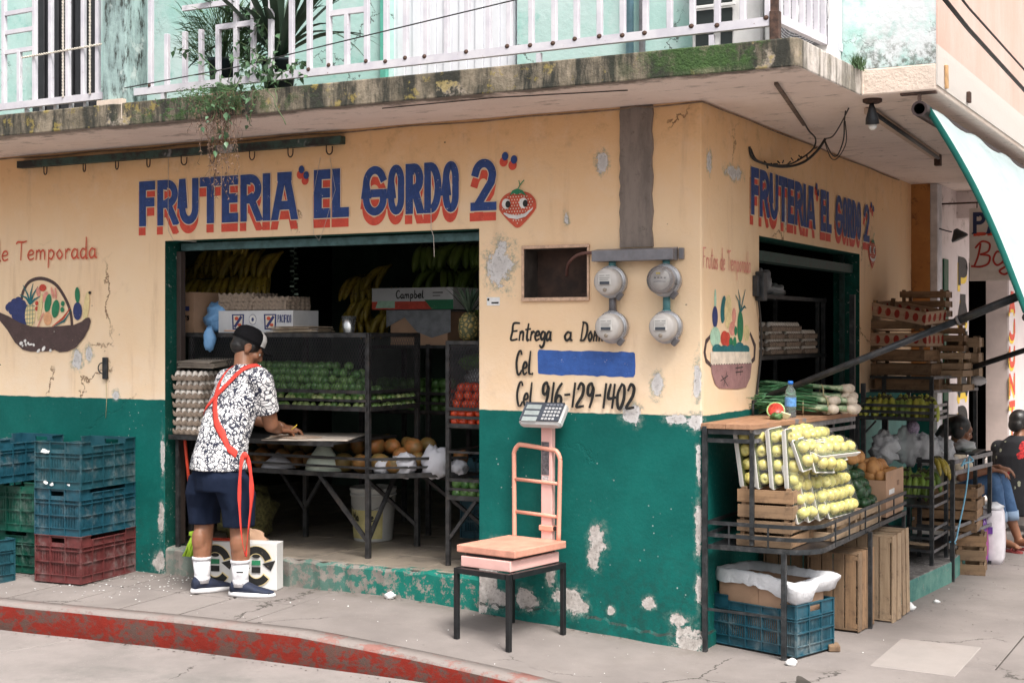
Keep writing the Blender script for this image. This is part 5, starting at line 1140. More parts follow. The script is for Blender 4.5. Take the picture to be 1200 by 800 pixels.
# crate by the corner with a lined carton
ux = R(-17)
pcx, pcy = .295, .285
bc = plastic_crate(.52, .34, .262, 'blue', (pcx, pcy, gz(.3, .2) + .012), ux, 'blue plastic crate holding a carton, under the corner display rack')
card = M('cardboard', (.42, .26, .17), .85, var=.1, scale=5, bump=.1, dirt=(.25, .15, .09), dirt_amt=.2); card_d = M('cardboard_inner', (.25, .15, .10), .9)
t = thing('cardboard_box', 'open cardboard box lined with a white plastic bag, standing in the blue crate', 'cardboard box', (pcx - .01, pcy, gz(.3, .2) + .03), ux)
m = MB(); a_, b_ = .235, .14; hh = .335
m.add([(-a_, -b_, 0), (a_, -b_, 0), (a_, -b_, .24), (.12, -b_, hh), (-a_, -b_, hh + .01)], [(0, 1, 2, 3, 4)]); m.add([(-a_, b_, 0), (a_, b_, 0), (a_, b_, hh), (-a_, b_, hh)], [(3, 2, 1, 0)]); m.add([(-a_, -b_, 0), (-a_, b_, 0), (-a_, b_, hh + .01), (-a_, -b_, hh + .01)], [(3, 2, 1, 0)]); m.add([(a_, -b_, 0), (a_, b_, 0), (a_, b_, .3), (a_, -b_, .24)], [(0, 1, 2, 3)])
o_ = ob('carton', m, card, t); sm = o_.modifiers.new('thick', 'SOLIDIFY'); sm.thickness = .006; ob('carton_tape', MB().box(-.03, .02, -b_ - .0042, -b_ - .0034, 0, hh - .005), M('card_tape', (.36, .22, .14), .5), t)
mm_ = MB(); nu, nv = 60, 8; V = []
for j in range(nv + 1):
    for i in range(nu):
        a = 2 * PI * i / nu; ca, sa = math.cos(a), math.sin(a); k = max(abs(ca) / (a_ + .008), abs(sa) / (b_ + .008)); x, y = ca / k, sa / k; tt = j / nv
        z = hh + .012 - .005 + .055 * math.sin(PI * min(1, tt * 1.1)) - tt * (.03 + .05 * max(0, (x + .05) / a_) ** 2 * (1 if y < 0 else .4)); o2 = .010 + .022 * math.sin(PI * tt) + .008 * mnoise.noise(Vector((i * .5, j * .8, 2))) + (.05 * math.sin(PI * tt) if x > .2 else 0)
        inn = -.05 * (1 - tt); V.append((x * (1 + (o2 + inn) / a_), y * (1 + (o2 + inn) / b_), z + .010 * mnoise.noise(Vector((i * .45, j, 7)))))
mm_.add(V, [(j * nu + i, j * nu + (i + 1) % nu, (j + 1) * nu + (i + 1) % nu, (j + 1) * nu + i) for j in range(nv) for i in range(nu)], True)
mm_.add([(-a_, -b_, .29), (a_, -b_, .26), (a_, b_, .28), (-a_, b_, .30)], [(0, 1, 2, 3)]); ob('plastic_liner', mm_, m_wbag, t)

# --- wooden crates, every plank a part
n = NB('crate_wood'); gr = n.noise(1.0, 6, .7, vec=n.stretch((3, 60, 60)), dist=.4); cc = n.mix(n.ramp(gr, .3, .7), (.33, .20, .11), (.20, .115, .06)); cc = n.mix(n.mul(n.rnd(), .7), cc, (.13, .095, .065)); cc = n.mix(n.mul(n.ramp(n.noise(7, 7, .8), .48, .68), .75), cc, (.09, .055, .035)); n.bump(gr, .4, .003); m_wood = n.out(cc, .85)
n = NB('pale_crate_wood'); gr = n.noise(1.0, 6, .7, vec=n.stretch((3, 60, 60)), dist=.4); cc = n.mix(n.ramp(gr, .3, .7), (.50, .37, .25), (.35, .24, .15)); cc = n.mix(n.mul(n.rnd(), .6), cc, (.24, .16, .10)); cc = n.mix(n.mul(n.ramp(n.noise(7, 7, .8), .50, .68), .6), cc, (.12, .085, .06)); n.bump(gr, .4, .003); m_wood2 = n.out(cc, .85)
n = NB('printed_crate_board'); gr = n.noise(1.0, 6, .7, vec=n.stretch((3, 60, 60)), dist=.4); cc = n.mix(n.ramp(gr, .3, .7), (.50, .36, .26), (.36, .24, .16))
dd = n.m2('PINGPONG', n.add(n.xyz(0), .037), .075); zz_ = n.m2('DIVIDE', n.xyz(2), .032); xx_ = n.m2('DIVIDE', n.sub(dd, .0375), .024); rad = n.m2('POWER', n.add(n.mul(zz_, zz_), n.mul(xx_, xx_)), .5)
cc = n.mix(n.mul(n.ramp(rad, .9, 1.0, 1, 0), n.ramp(n.noise(3, 2, vec=n.stretch((3, 0, 0))), .42, .46)), cc, (.30, .03, .02)); n.bump(gr, .3, .003); m_wood3 = n.out(cc, .85)
_pl = {}
def plank(l, w, th, mt):
    k = (round(l, 3), round(w, 3), round(th, 3), mt.name)
    if k not in _pl: _pl[k] = MB().box(-l/2, l/2, -th/2, th/2, -w/2, w/2, .0015).mesh('plank', mt)
    return _pl[k]
def wood_crate(L, W, H, nside, mt, loc, rot, label, group=None, plank_w=None, floor_=True, mt_face=None):
    t = thing('wooden_crate', label, 'wooden crate', loc, 0, group); t.rotation_euler = rot
    pw = plank_w or (H / nside - .014); th = .009
    for k in range(nside):
        z = pw / 2 + k * (H - pw) / max(1, nside - 1) if nside > 1 else H / 2
        for s_ in (-1, 1):
            ob('plank', plank(L, pw, th, mt_face or mt), None, t, (random.uniform(-.003, .003), s_ * (W / 2 - th / 2), z), (0, random.uniform(-.006, .006), 0))
            ob('plank', plank(W - 2 * th - .002, pw, th, mt_face or mt), None, t, (s_ * (L / 2 - th / 2 - .006), 0, z), (0, 0, PI / 2))
    for sx in (-1, 1):
        for sy in (-1, 1): ob('corner_post', plank(H + .012, .028, .024, mt), None, t, (sx * (L / 2 - th - .022), sy * (W / 2 - th - .0135), H / 2 + .006), (PI / 2, PI / 2, 0))
    if floor_:
        nf_ = 4
        for k in range(nf_): ob('plank', plank(L - .02, (W - .03) / nf_ - .006, .006, mt), None, t, (0, -W / 2 + .015 + (k + .5) * (W - .03) / nf_, .004 - .0005 * k), (PI / 2, 0, 0))
    return t
random.seed(12)
GC = 'wooden crates under the corner display rack'
wood_crate(.44, .30, .27, 4, m_wood, (.462, .84, gz(.5, .7) + .225), (R(0), R(90), R(86)), 'large weathered wooden crate standing on end behind the blue crate', GC, .062)
wood_crate(.50, .32, .25, 3, m_wood, (.20, .90, gz(.5, 1) + .255), (R(0), R(90), R(92)), 'wooden crate standing on end, second from the blue crate', GC, .075)
wood_crate(.50, .30, .15, 2, m_wood2, (.56, 1.22, gz(.6, 1.2) + .252), (R(0), R(90), R(84)), 'pale narrow wooden crate standing on end beside the rack leg', GC, .065)
wood_crate(.50, .30, .12, 2, m_wood2, (.57, 1.42, gz(.6, 1.4) + .258), (R(0), R(87), R(84)), 'leaning slatted wooden crate, last of those below the rack tray', GC, .05)
solo('wood_offcut', MB().box(-.03, .03, -.05, .05, 0, .03, .003), m_wood, 'small wood offcut on the pavement beside the blue crate', 'wood offcut', (.60, .36, gz(.6, .3) + .003), (0, 0, .4))

# --- display rack at the corner
def strap(m, pts, h=.022, th=.004):
    """flat steel band following a path"""
    pts = [Vector(p) for p in pts]; L = []
    for i, p in enumerate(pts):
        t_ = (pts[min(i + 1, len(pts) - 1)] - pts[max(i - 1, 0)]); nn = Vector((t_.y, -t_.x, 0)).normalized() * th / 2
        L.append([p + nn + Vector((0, 0, -h/2)), p - nn + Vector((0, 0, -h/2)), p - nn + Vector((0, 0, h/2)), p + nn + Vector((0, 0, h/2))])
    m.loft(L, True, False); return m
rack_m = M('black_rack_steel', (.020, .023, .026), .5, .2, var=.4, scale=25, dirt=(.16, .15, .15), dirt_amt=.5)
rack_w = M('worn_rack_steel', (.15, .15, .16), .45, .3, var=.35, scale=25, dirt=(.35, .33, .33), dirt_amt=.5)
t = thing('display_rack', 'black steel rack with a wooden top at the shop corner, carrying apples on its tray', 'rack')
def post(p, x, y, z0, z1, w=.025, mt=None, label='leg'): ob(label, MB().box(-w/2, w/2, -w/2, w/2, 0, z1 - z0, .0015), mt or rack_m, p, (x, y, z0))
post(t, .022, -.005, gz(.02, 0), 1.155); post(t, .443, .008, gz(.44, 0) + .002, .520); post(t, .633, .995, gz(.6, 1), .520, .022); post(t, .27, .018, .545, 1.125, .022, label='upright'); post(t, .05, 1.9, gz(0, 1.9), 1.12); post(t, .62, 1.86, gz(.6, 1.8), .52, .02)
TP = [(.036, .004, 0), (.30, .003, 0), (.44, .006, 0)] + [(.44 + .17 * math.sin(a), .18 - .174 * math.cos(a), 0) for a in [PI / 2 * k / 8 for k in range(1, 9)]] + [(.613, .6, 0), (.618, 1.2, 0), (.626, 1.90, 0)]
for i, z in enumerate((.527, .588, .652)):
    m = MB(); strap(m, [(x, y, z) for x, y, _ in TP], .026 if i == 0 else .020, .005); ob('tray_rail', m, rack_m if i == 0 else rack_m, t)
for i, z in enumerate((.59, .65)): ob('tray_rail', strap(MB(), [(.03, .008, z), (.03, 1.9, z)], .02, .004), rack_m, t)
m = MB(); poly_ = [(x - .004, y + .006) for x, y, _ in TP] + [(.03, 1.9), (.03, .01)]; m.prism([(max(.03, x), y) for x, y in poly_], .524, .532); ob('tray_plate', m, M('tray_sheet', (.035, .035, .04), .35, .6, var=.4, scale=6), t)
for x, y in ((.614, .35), (.615, .62), (.617, .95), (.619, 1.25), (.622, 1.6), (.15, .006), (.36, .006)): ob('spacer', MB().box(-.004, .004, -.004, .004, 0, .13), rack_m, t, (x, y, .52))
for z in (1.128, 1.082): 
    ob('top_rail', strap(MB(), [(.034, .000, z), (.262, .006, z)], .026 if z > 1.1 else .022, .005), rack_m, t); ob('top_rail', strap(MB(), [(.275, .022, z), (.432, 1.43, z)], .026 if z > 1.1 else .022, .005), rack_w if z > 1.1 else rack_w, t)
for y in (.35, .75, 1.1, 1.38): ob('spacer', MB().box(-.004, .004, -.004, .004, 0, .045), rack_w, t, (.274 + (y - .02) * .111, y, 1.084))
n = NB('table_top_wood').world(); gr = n.noise(1.0, 6, .7, vec=n.stretch((50, 4, 50)), dist=.4); cc = n.mix(n.ramp(gr, .3, .7), (.40, .22, .13), (.26, .135, .075)); cc = n.mix(n.ramp(n.noise(7, 4, .6), .60, .64), cc, (.16, .15, .15)); n.bump(gr, .3, .003); m_top = n.out(cc, .7)
for i, (xa, xb, xc, xd) in enumerate(((.003, .135, .003, .215), (.137, .283, .217, .443))):
    m = MB(); vs = [(xa, -.014, 1.143), (xb, -.014 + (i * .008), 1.143), (xd, 1.44, 1.143), (xc, 1.44, 1.143)]; vs = vs + [(x, y, 1.170 - .001 * i) for x, y, z in vs]
    m.add(vs, [(3, 2, 1, 0), (4, 5, 6, 7), (0, 1, 5, 4), (1, 2, 6, 5), (2, 3, 7, 6), (3, 0, 4, 7)], False); bevel(ob('plank', m, m_top, t), .002)
t2 = ob('tie_bar', MB().bar((.03, .0, .20), (.443, .0, .19), .006, .014), rack_m, t); ob('tie_bar', MB().tube([(.40, .99, .20), (.633, .99, .20)], .007, 6), rack_m, t)
# wooden crates on the tray
GT = 'wooden crates on the rack tray'
wood_crate(.30, .40, .135, 2, m_wood, (.235 + .13, .26, .535), (0, 0, R(-2)), 'wooden crate at the bottom of the pair under the standing apple trays', GT, .060).location.x = .325
wood_crate(.30, .40, .145, 2, m_wood, (.325, .255, .685), (0, 0, R(1)), 'upper wooden crate of the pair under the standing apple trays', GT, .066)
wood_crate(.48, .30, .115, 2, m_wood2, (.44, .66, .535), (0, 0, R(88)), 'low wooden crate under the heap of apple packs', GT, .045)
wood_crate(.44, .28, .105, 2, m_wood2, (.46, 1.16, .535), (0, 0, R(90)), 'low pale wooden crate behind the apple packs, seen through the tray rails', GT, .040)
# apples
def apple_mesh(name, c1, c2):
    n = NB(name); s_ = n.ramp(n.noise(2.3, 3, .5, vec=n.stretch((18, 18, 18))), .35, .65); cc = n.mix(n.mul(s_, .6), c1, c2); cc = n.mix(n.mul(n.rnd(), .5), cc, (.56, .42, .12)); cc = n.mix(n.ramp(n.voro(320), .12, .2, .35, 0), cc, (.35, .30, .12)); mt = n.out(cc, .32)
    prof = [(.002, -.026), (.014, -.031), (.026, -.027), (.034, -.012), (.0365, .004), (.033, .020), (.023, .030), (.012, .031), (.004, .024)]
    m = MB(); m.lathe(prof, 14); m.smooth = True; me = m.mesh('apple', mt); return me
ap_me = apple_mesh('apple_skin', (.60, .56, .19), (.46, .48, .12)); foam = M('foam_tray', (.74, .72, .68), .6, var=.05, scale=40)
ff = NB('cling_film'); ff.b.inputs['Alpha'].default_value = .07; ff.bump(ff.noise(26, 6, .75), 1.0, .03); m_cling = ff.out((.85, .85, .85), .08, Specular_IOR_Level=1.0)
gap_shade_m = M('gap_shade_olive', (.11, .13, .04), .7, var=.5, scale=60)  # dark sheet added over the foam so gaps between apples look shaded
GA = 'film wrapped foam trays of yellow green apples'
def apple_pack(nh, nd, loc, rot, label, film_=True):
    """foam tray in the YZ plane with apples on its +X side; nh high, nd deep"""
    t = thing('apple_pack', label, 'apple pack', loc, 0, GA); t.rotation_euler = rot; s_ = .0735; W = nd * s_ + .016; H = nh * s_ + .016
    m = MB(); ring_o = [(0, 0), (W, 0), (W, H), (0, H)]
    ob('gap_shade_sheet', MB().box(.0215, .0235, .004, W - .004, .004, H - .004), gap_shade_m, t); m.box(-.004, 0, .008, W - .008, .008, H - .008)
    def rr(x, e): return [(x, -e, -e), (x, W + e, -e), (x, W + e, H + e), (x, -e, H + e)]
    m.loft([rr(-.002, -.008), rr(.012, .001), rr(.020, .004), rr(.021, .0), rr(.013, -.003), rr(.0005, -.012)], False, False); ob('foam_tray', m, foam, t)
    for i in range(nh):
        for j in range(nd): ob('apple', ap_me, None, t, (.040 + random.uniform(-.005, .006), .008 + s_ * (j + .5), .008 + s_ * (i + .5)), (random.uniform(0, 6), random.uniform(0, 6), random.uniform(0, 6)), random.uniform(.80, .95))
    if film_:
        m = MB(); N1, N2 = nh * 4, nd * 4; V = []
        for a in range(N1 + 1):
            for b in range(N2 + 1):
                e_ = min(a, N1 - a, 2) / 2 * min(b, N2 - b, 2) / 2; V.append((.022 + .0535 * (e_ ** .3) + .0025 * mnoise.noise(Vector((a * .9, b * .9, nh))), W * b / N2, H * a / N1))
        m.add(V, [(a * (N2 + 1) + b, a * (N2 + 1) + b + 1, (a + 1) * (N2 + 1) + b + 1, (a + 1) * (N2 + 1) + b) for a in range(N1) for b in range(N2)], True); ob('cling_film', m, m_cling, t)
    return t
random.seed(44)
zt = .835
for k, x in enumerate((.185, .262, .340, .418)): apple_pack(4, 3, (x + .0, .085 + .008 * k, zt - .004), (0, R(-8 + k * 1.5), R(2)), ['leftmost', 'second', 'third', 'fourth'][k] + ' of the four apple trays standing upright on the wooden crates', k > 0)
for k, (x, y) in enumerate(((.462, .125), (.492, .215), (.522, .305))): apple_pack(4, 2, (x, y, .655), (R(0), R(-13), R(4)), ['leftmost', 'middle', 'rightmost'][k] + ' of three apple trays standing in the low front row behind the rail', True)
apple_pack(4, 5, (.552, .395, .655), (R(-1), R(-18), R(-4)), 'big film wrapped apple tray facing the street, nearest of two beside the rail', True)
apple_pack(4, 5, (.520, .815, .662), (R(3), R(-30), R(9)), 'big film wrapped apple tray facing the street, farther of two beside the rail', True)
apple_pack(3, 4, (.43, .56, .915), (R(2), R(-44), R(-20)), 'film wrapped tray lying tilted above the big outward facing one', True)
apple_pack(2, 2, (.492, .12, .925), (R(6), R(-18), R(-14)), 'small apple tray in the middle of the heap, just right of the four standing trays', True)
apple_pack(2, 2, (.535, .20, .915), (R(-4), R(-20), R(-18)), 'small upright apple tray behind the small one in the middle of the heap', True)
apple_pack(2, 5, (.575, .20, .985), (R(0), R(-72), R(-16)), 'apple tray lying flat near the top of the heap', True)
apple_pack(2, 4, (.520, .20, 1.062), (R(0), R(-80), R(-4)), 'topmost apple tray, lying flat under the wooden table top', True)
# support carton under the heap
solo('cardboard_box', MB().box(-.10, .08, -.30, .34, 0, .24, .003), card, 'long plain carton behind the big outward facing apple tray', 'cardboard box', (.33, .90, .655))
solo('cardboard_box', MB().box(-.12, .10, -.14, .22, 0, .26, .003), card, 'plain carton propping up the topmost apple trays', 'cardboard box', (.30, .44, .733))
# fruit in heaps
def ballmesh(name, mt, r, nu=12, nv=8, j=.0): return MB().ball((0, 0, 0), r, nu, nv, j).mesh(name, mt)
def fruit_mat(name, c1, c2, rough=.4, oc=None, oa=.3): 
    n = NB(name); cc = n.mix(n.ramp(n.noise(25, 4, .6), .35, .65), c1, c2)
    if oc: cc = n.mix(n.mul(n.rnd(), oa), cc, oc)
    n.bump(n.noise(160, 3), .12, .002); return n.out(cc, rough)
mango = ballmesh('papaya_small', fruit_mat('tan_fruit', (.52, .25, .08), (.40, .17, .06), .6, (.55, .35, .15)), (.040, .040, .050))
avo = ballmesh('avocado', fruit_mat('avocado_skin', (.030, .085, .035), (.018, .045, .022), .35), (.034, .034, .052))
def heap(name, me, label, cat, group, spots, rr=True, sc=(.9, 1.1)):
    for p in spots:
        o_ = bpy.data.objects.new(name, me); col.objects.link(o_); o_.location = p; s_ = random.uniform(*sc); o_.scale = (s_, s_, s_)
        if rr: o_.rotation_euler = (random.uniform(0, 6), random.uniform(0, 6), random.uniform(0, 6))
        tag(o_, label, cat, group)
random.seed(8)
sp = [(.44 + .062 * i + random.uniform(-.01, .01), 1.54 + .075 * j + random.uniform(-.01, .01), .775 + .055 * k) for k in range(2) for j in range(5 - k) for i in range(3 - k)] + [(.38 + .06 * i, 1.30 + .08 * j, .90) for i in range(2) for j in range(3)] + [(.28, 1.3, .96), (.33, 1.2, .97), (.42, 1.45, .90)]
heap('mamey', mango, 'light brown round fruit heaped in the carton behind the avocados', 'fruit', 'light brown fruit in the carton', sp)
sp = [(.56 - .055 * i - .03 * k + random.uniform(-.008, .008), 1.26 + .075 * j + random.uniform(-.01, .01), .65 + .052 * k) for k in range(5) for j in range(3) for i in range(3)]
heap('avocado', avo, 'dark green avocado in the heap beside the carton of brown fruit', 'avocado', 'avocados beside the apples', [(x - .02, y - .02, z) for x, y, z in sp])
t = thing('cardboard_box', 'open brown carton of light brown fruit at the far end of the apple tray', 'cardboard box', (.475, 1.70, .54), R(0))
m = MB(); 
for a, b, c_, d, z1 in ((-.13, .13, -.22, -.214, .22), (-.13, .13, .214, .22, .26), (-.13, -.124, -.214, .214, .22), (.124, .13, -.214, .214, .27)): m.box(a, b, c_, d, 0, z1, .001)
m.box(-.124, .124, -.214, .214, 0, .18); ob('carton', m, card, t); ob('hand_hole', MB().box(.1302, .1315, .05, .10, .17, .20, .002), card_d, t); ob('print', MB().box(.1302, .1312, -.15, -.02, .13, .16), M('carton_label', (.7, .7, .7), .5), t)
# things on the table top
t = thing('water_bottle', 'clear plastic water bottle with a blue cap and blue label on the wooden top', 'bottle', (.262, .70, 1.1705))
gb = NB('bottle_plastic'); gb.b.inputs['Transmission Weight'].default_value = .9; m_bot = gb.out((.85, .92, .96), .05, IOR=1.2)
ob('body', MB().lathe([(.030, 0), (.032, .01), (.031, .04), (.032, .07), (.032, .12), (.027, .15), (.013, .175), (.013, .185)], 16, True, False), m_bot, t); ob('label', MB().lathe([(.0325, .06), (.0325, .11)], 16, True, False), M('bottle_label', (.12, .30, .62), .4, var=.3, scale=90), t); ob('cap', MB().lathe([(.015, .183), (.015, .200), (.012, .202)], 14), M('blue_cap', (.03, .18, .65), .35), t)
t = thing('watermelon_piece', 'cut wedge of watermelon with red flesh and white rind on the wooden top', 'watermelon', (.235, .52, 1.1705), R(20)); t.scale = (.85,) * 3
m = MB(); A1 = [2 * PI * k / 20 for k in range(20)]
ob('flesh', MB().at((0, 0, .055), 0, R(62), R(-8)).lathe([(.052, -.004), (.050, .004), (.0, .006)], 22), M('melon_flesh', (.42, .045, .030), .4, var=.3, scale=60), t)
ob('rind', MB().at((0, 0, .055), 0, R(62), R(-8)).lathe([(.012, -.055), (.038, -.04), (.056, -.015), (.060, 0), (.058, .004), (.052, .003)], 22), M('melon_rind', (.22, .34, .12), .4, var=.4, scale=30), t)
ob('cut_rind', MB().at((.055, -.01, .022), .4, .7, .3).box(-.035, .035, -.006, .006, -.022, .026, .004), M('white_rind', (.72, .74, .50), .5), t)
solo('leafy_scrap', crumple((.035, .03, .022), 3, 14, 8, .5), M('greens', (.05, .12, .035), .5, var=.5, scale=50), 'small bunch of wilted greens beside the watermelon wedge', 'greens', (.255, .47, 1.185))
solo('tomato', ballmesh('tomato', fruit_mat('tomato_skin', (.30, .07, .02), (.22, .045, .015), .35), (.036, .036, .031), 14, 9), None, 'dark orange tomato in the shade behind the watermelon wedge', 'tomato', (-.02, 1.02, 1.203))
# spring onions: three bundles of bulbs and long leaves
bulb = M('onion_bulb', (.70, .60, .50), .4, var=.12, scale=60); oleaf = M('onion_leaf', (.06, .20, .085), .45, var=.45, scale=15, bump=.05); 
n = NB('onion_stalk'); g_ = n.ramp(n.xyz(1), -.12, .10); cc = n.mix(g_, (.035, .13, .055), (.55, .62, .42)); m_stalk = n.out(n.mix(n.ramp(n.noise(30), .4, .6), cc, (.12, .25, .12)), .45)
def onions(loc, rz, label, nn=11, rows=2):
    t = thing('spring_onion_bunch', label, 'spring onions', loc, rz, 'bunches of spring onions on the wooden top')
    for k in range(nn):
        x = (k % (nn // rows + 1) - nn / rows / 2) * .021 + random.uniform(-.006, .006); z = .018 + (k // (nn // rows + 1)) * .03 + random.uniform(0, .008); y0 = random.uniform(-.02, .02)
        ob('bulb', MB().ball((x, .13 + y0, z), (.019, .024, .019), 10, 7), bulb, t)
        m = MB(); e = Vector((x * .4 + random.uniform(-.05, .05), -.22 + random.uniform(-.05, .03), z + random.uniform(0, .035))); m.tube(catmull([(x, .12 + y0, z), (x * .7, .04, z + .006), (x * .45, -.07, z + .014), e], 4), [.011] * 3 + [.008] * 4 + [.0075] * 4 + [.006, .002], 6); ob('stalk', m, m_stalk, t)
    m = MB()
    for k in range(34):
        x = random.uniform(-.05, .05); z = random.uniform(.012, .07); e = (random.uniform(-.11, .11), random.uniform(-.32, -.18), random.uniform(.01, .075)); m.tube([(x, -.02, z), ((x + e[0]) / 2 + .01, -.12, z + .012), e], [.005, .0055, .0015], 4, flat=.5)
    ob('leaf', m, oleaf, t)['kind'] = 'stuff'
    m = MB().tube([(.055 * math.cos(a), .02, .035 + .035 * math.sin(a)) for a in [2 * PI * k / 16 for k in range(16)]], .003, 5, True); ob('tie', m, M('string', (.5, .42, .25), .8), t)
    t.scale = (1.45,) * 3; return t
random.seed(17)
onions((.335, 1.02, 1.171), R(-60), 'nearest bunch of spring onions, its white bulbs at the right end of the wooden top', 12, 2); onions((.27, 1.18, 1.235), R(-66), 'upper bunch of spring onions lying across the others', 11, 2); onions((.22, .98, 1.171), R(-74), 'bunch of spring onions beside the water bottle, its leaf ends towards the street', 10, 2)
m = MB()
for k in range(500):
    b = Vector((.40 + random.gauss(0, .035), 1.30 + random.gauss(0, .05), 1.18 + random.random() * .06)); d = Vector((random.uniform(-1, 1), random.uniform(-1, 1), random.uniform(-.2, 1))).normalized() * .03; s_ = Vector((.002, .001, .001)); m.add([b - s_, b + s_, b + d], [(0, 1, 2)], True)
solo('herb_bunch', m, leafC, 'feathery green herbs behind the spring onion bulbs', 'herbs')
# ================================================================== SECOND AND THIRD RACK, CRATE PILES, SIDE OPENING
n = NB('banana_skin'); g_ = n.ramp(n.xyz(2), -.02, -.09); cc = n.mix(n.ramp(n.noise(14, 4), .35, .65), (.40, .42, .07), (.30, .36, .055)); cc = n.mix(n.mul(n.rnd(), .6), cc, (.55, .46, .08)); cc = n.mix(n.ramp(n.noise(120, 3), .66, .70), cc, (.10, .08, .03)); m_ban = n.out(cc, .45)
n = NB('green_banana_skin'); cc = n.mix(n.ramp(n.noise(14, 4), .35, .65), (.17, .27, .045), (.10, .19, .035)); cc = n.mix(n.mul(n.rnd(), .6), cc, (.30, .38, .09)); m_gban = n.out(cc, .4)
n = NB('ripe_plantain_skin'); cc = n.mix(n.ramp(n.noise(14, 4), .35, .65), (.50, .36, .05), (.36, .24, .03)); cc = n.mix(n.mul(n.rnd(), .6), cc, (.22, .20, .04)); cc = n.mix(n.ramp(n.noise(60, 4), .60, .66), cc, (.05, .035, .02)); m_yban = n.out(cc, .45)
def banana_me(name, mt, L=.17, r=.021, bend=1.25):
    pts = []; rs = []; R_ = L / bend; a0 = .30
    for i in range(10):
        t_ = i / 9; a = a0 + bend * t_; pts.append((0, -R_ * (math.sin(a) - math.sin(a0)), -R_ * (math.cos(a0) - math.cos(a)))); rs.append(r * [.35, .5, .85, 1, 1.05, 1.03, .98, .85, .6, .25][i])
    return MB().tube(pts, rs, 6).mesh(name, mt)
bm_y = banana_me('banana', m_ban); bm_g = banana_me('banana', m_gban, .17, .022, 1.2); bm_r = banana_me('banana', m_yban, .22, .024, 1.1)
def bunch(me, loc, rz, label, group, n_=4, layers=2, sp=.038, sc=1.0, crown=M('banana_crown', (.05, .045, .02), .8)):
    t = thing('banana_bunch', label, 'bananas', loc, rz, group)
    for l in range(layers):
        for k in range(n_ - l):
            x = (k - (n_ - l - 1) / 2) * sp; ob('banana', me, None, t, (x * .8, .012 + .035 * l, .0 + .016 * l), (R(random.uniform(-6, 10) + 8 * l), R(0) , R(random.uniform(-8, 8)) + x * 3.5), sc * random.uniform(.93, 1.05)).rotation_euler[1] = -x * 2.2
    ob('crown', MB().box(-n_ * sp * .32, n_ * sp * .32, -.014, .03, -.018, .012, .008), crown, t)
    return t
GB = 'banana bunches on the upper tray of the second rack'; GG = 'green banana bunches on the lower tray of the second rack'
# step of green concrete under the second rack
n = NB('green_step').world(); g = n.n.new('ShaderNodeNewGeometry'); sp_ = n.n.new('ShaderNodeSeparateXYZ'); n.l.new(g.outputs['True Normal'], sp_.inputs[0])
tp = n.mix(n.ramp(n.noise(8, 6, .7), .35, .65), (.22, .20, .19), (.11, .10, .095)); tp = n.mix(n.mul(n.ramp(n.noise(30, 6, .8), .52, .60), .8), tp, (.40, .37, .35)); sd_ = n.mix(n.ramp(n.noise(6, 5, .7), .35, .65), (.05, .17, .15), (.12, .26, .22)); sd_ = n.mix(n.ramp(n.xyz(1), 1.74, 1.70), sd_, (.01, .10, .08)); sd_ = n.mix(n.mul(n.ramp(n.noise(20, 6, .8), .58, .64), .7), sd_, (.25, .26, .24))
n.bump(n.noise(40, 5, .7), .5, .008); m_gs = n.out(n.mix(n.ramp(sp_.outputs[2], .5, .7), sd_, tp), .85)
m = MB().prism([(.001, 1.72), (.55, 1.66), (.641, 1.702), (.735, 2.72), (.72, 3.3), (.001, 3.35)], -.06, .112); o_ = solo('concrete_step', m, m_gs, 'low green edged concrete step at the foot of the side wall under the banana rack', 'step'); bevel(o_, .010, 2)
t = thing('banana_rack', 'tall black steel rack holding two trays of bananas beside the side opening', 'rack')
x0, x1, y0, y1 = .165, .655, 2.50, 2.90
for x, y, z0 in ((x0, y0, .112), (x1, y0, .112), (x0, y1 + .4, .112), (x1 + .012, y1, .112)): post(t, x, y, z0, 1.175 if y < 3 else 1.175, .026)
post(t, .20, 2.52, .112, 1.30, .03); post(t, .10, 2.62, .112, 1.90, .035)
for z in (1.072, 1.112, 1.155): 
    ob('tray_rail', MB().bar((x0, y0 - .016, z + .004), (x1, y0 - .016, z), .005, .020), rack_m, t); ob('tray_rail', MB().bar((x1 + .016, y0, z), (x1 + .02, y1, z), .005, .020), rack_w, t)
for z in (.500, .565, .625): ob('tray_rail', MB().bar((x0, y0 - .016, z), (x1, y0 - .016, z), .005, .018), rack_m, t); ob('tray_rail', MB().bar((x1 + .016, y0, z), (x1 + .02, y1, z), .005, .018), rack_w, t)
for z in (.205, .290, .350): ob('tray_rail', MB().bar((x0 - .1, y0 - .016, z + .01), (x1, y0 - .016, z), .005, .018), rack_m, t); ob('tray_rail', MB().bar((x1 + .016, y0, z), (x1 + .02, y1, z), .005, .018), rack_w, t)
for z in (1.058, .488, .198): ob('tray_plate', MB().box(x0, x1 + .01, y0, y1 + .4, z, z + .006), M('tray_sheet', (.035, .035, .04), .35, .6), t)
ob('brace', MB().bar((x0 + .02, y0 + .02, .94), (x0 + .12, y0 + .02, 1.05), .012), rack_m, t)
random.seed(3)
for k, x in enumerate((.235, .34, .44, .535, .61)): bunch(bm_y if k != 2 else bm_g, (x, 2.585 + (.05 if k == 4 else 0), 1.195 + random.uniform(-.01, .012)), R(random.uniform(-8, 8) + (14 if k == 4 else 0)), ['first', 'second', 'third', 'fourth', 'last'][k] + ' bunch from the left on the upper banana tray', GB, 3, 2, .040)
for k, x in enumerate((.27, .41, .55)): bunch(bm_y, (x, 2.80, 1.205), R(180 + random.uniform(-10, 10)), ['left', 'middle', 'right'][k] + ' bunch in the back row of the upper banana tray', GB, 3, 2, .040)
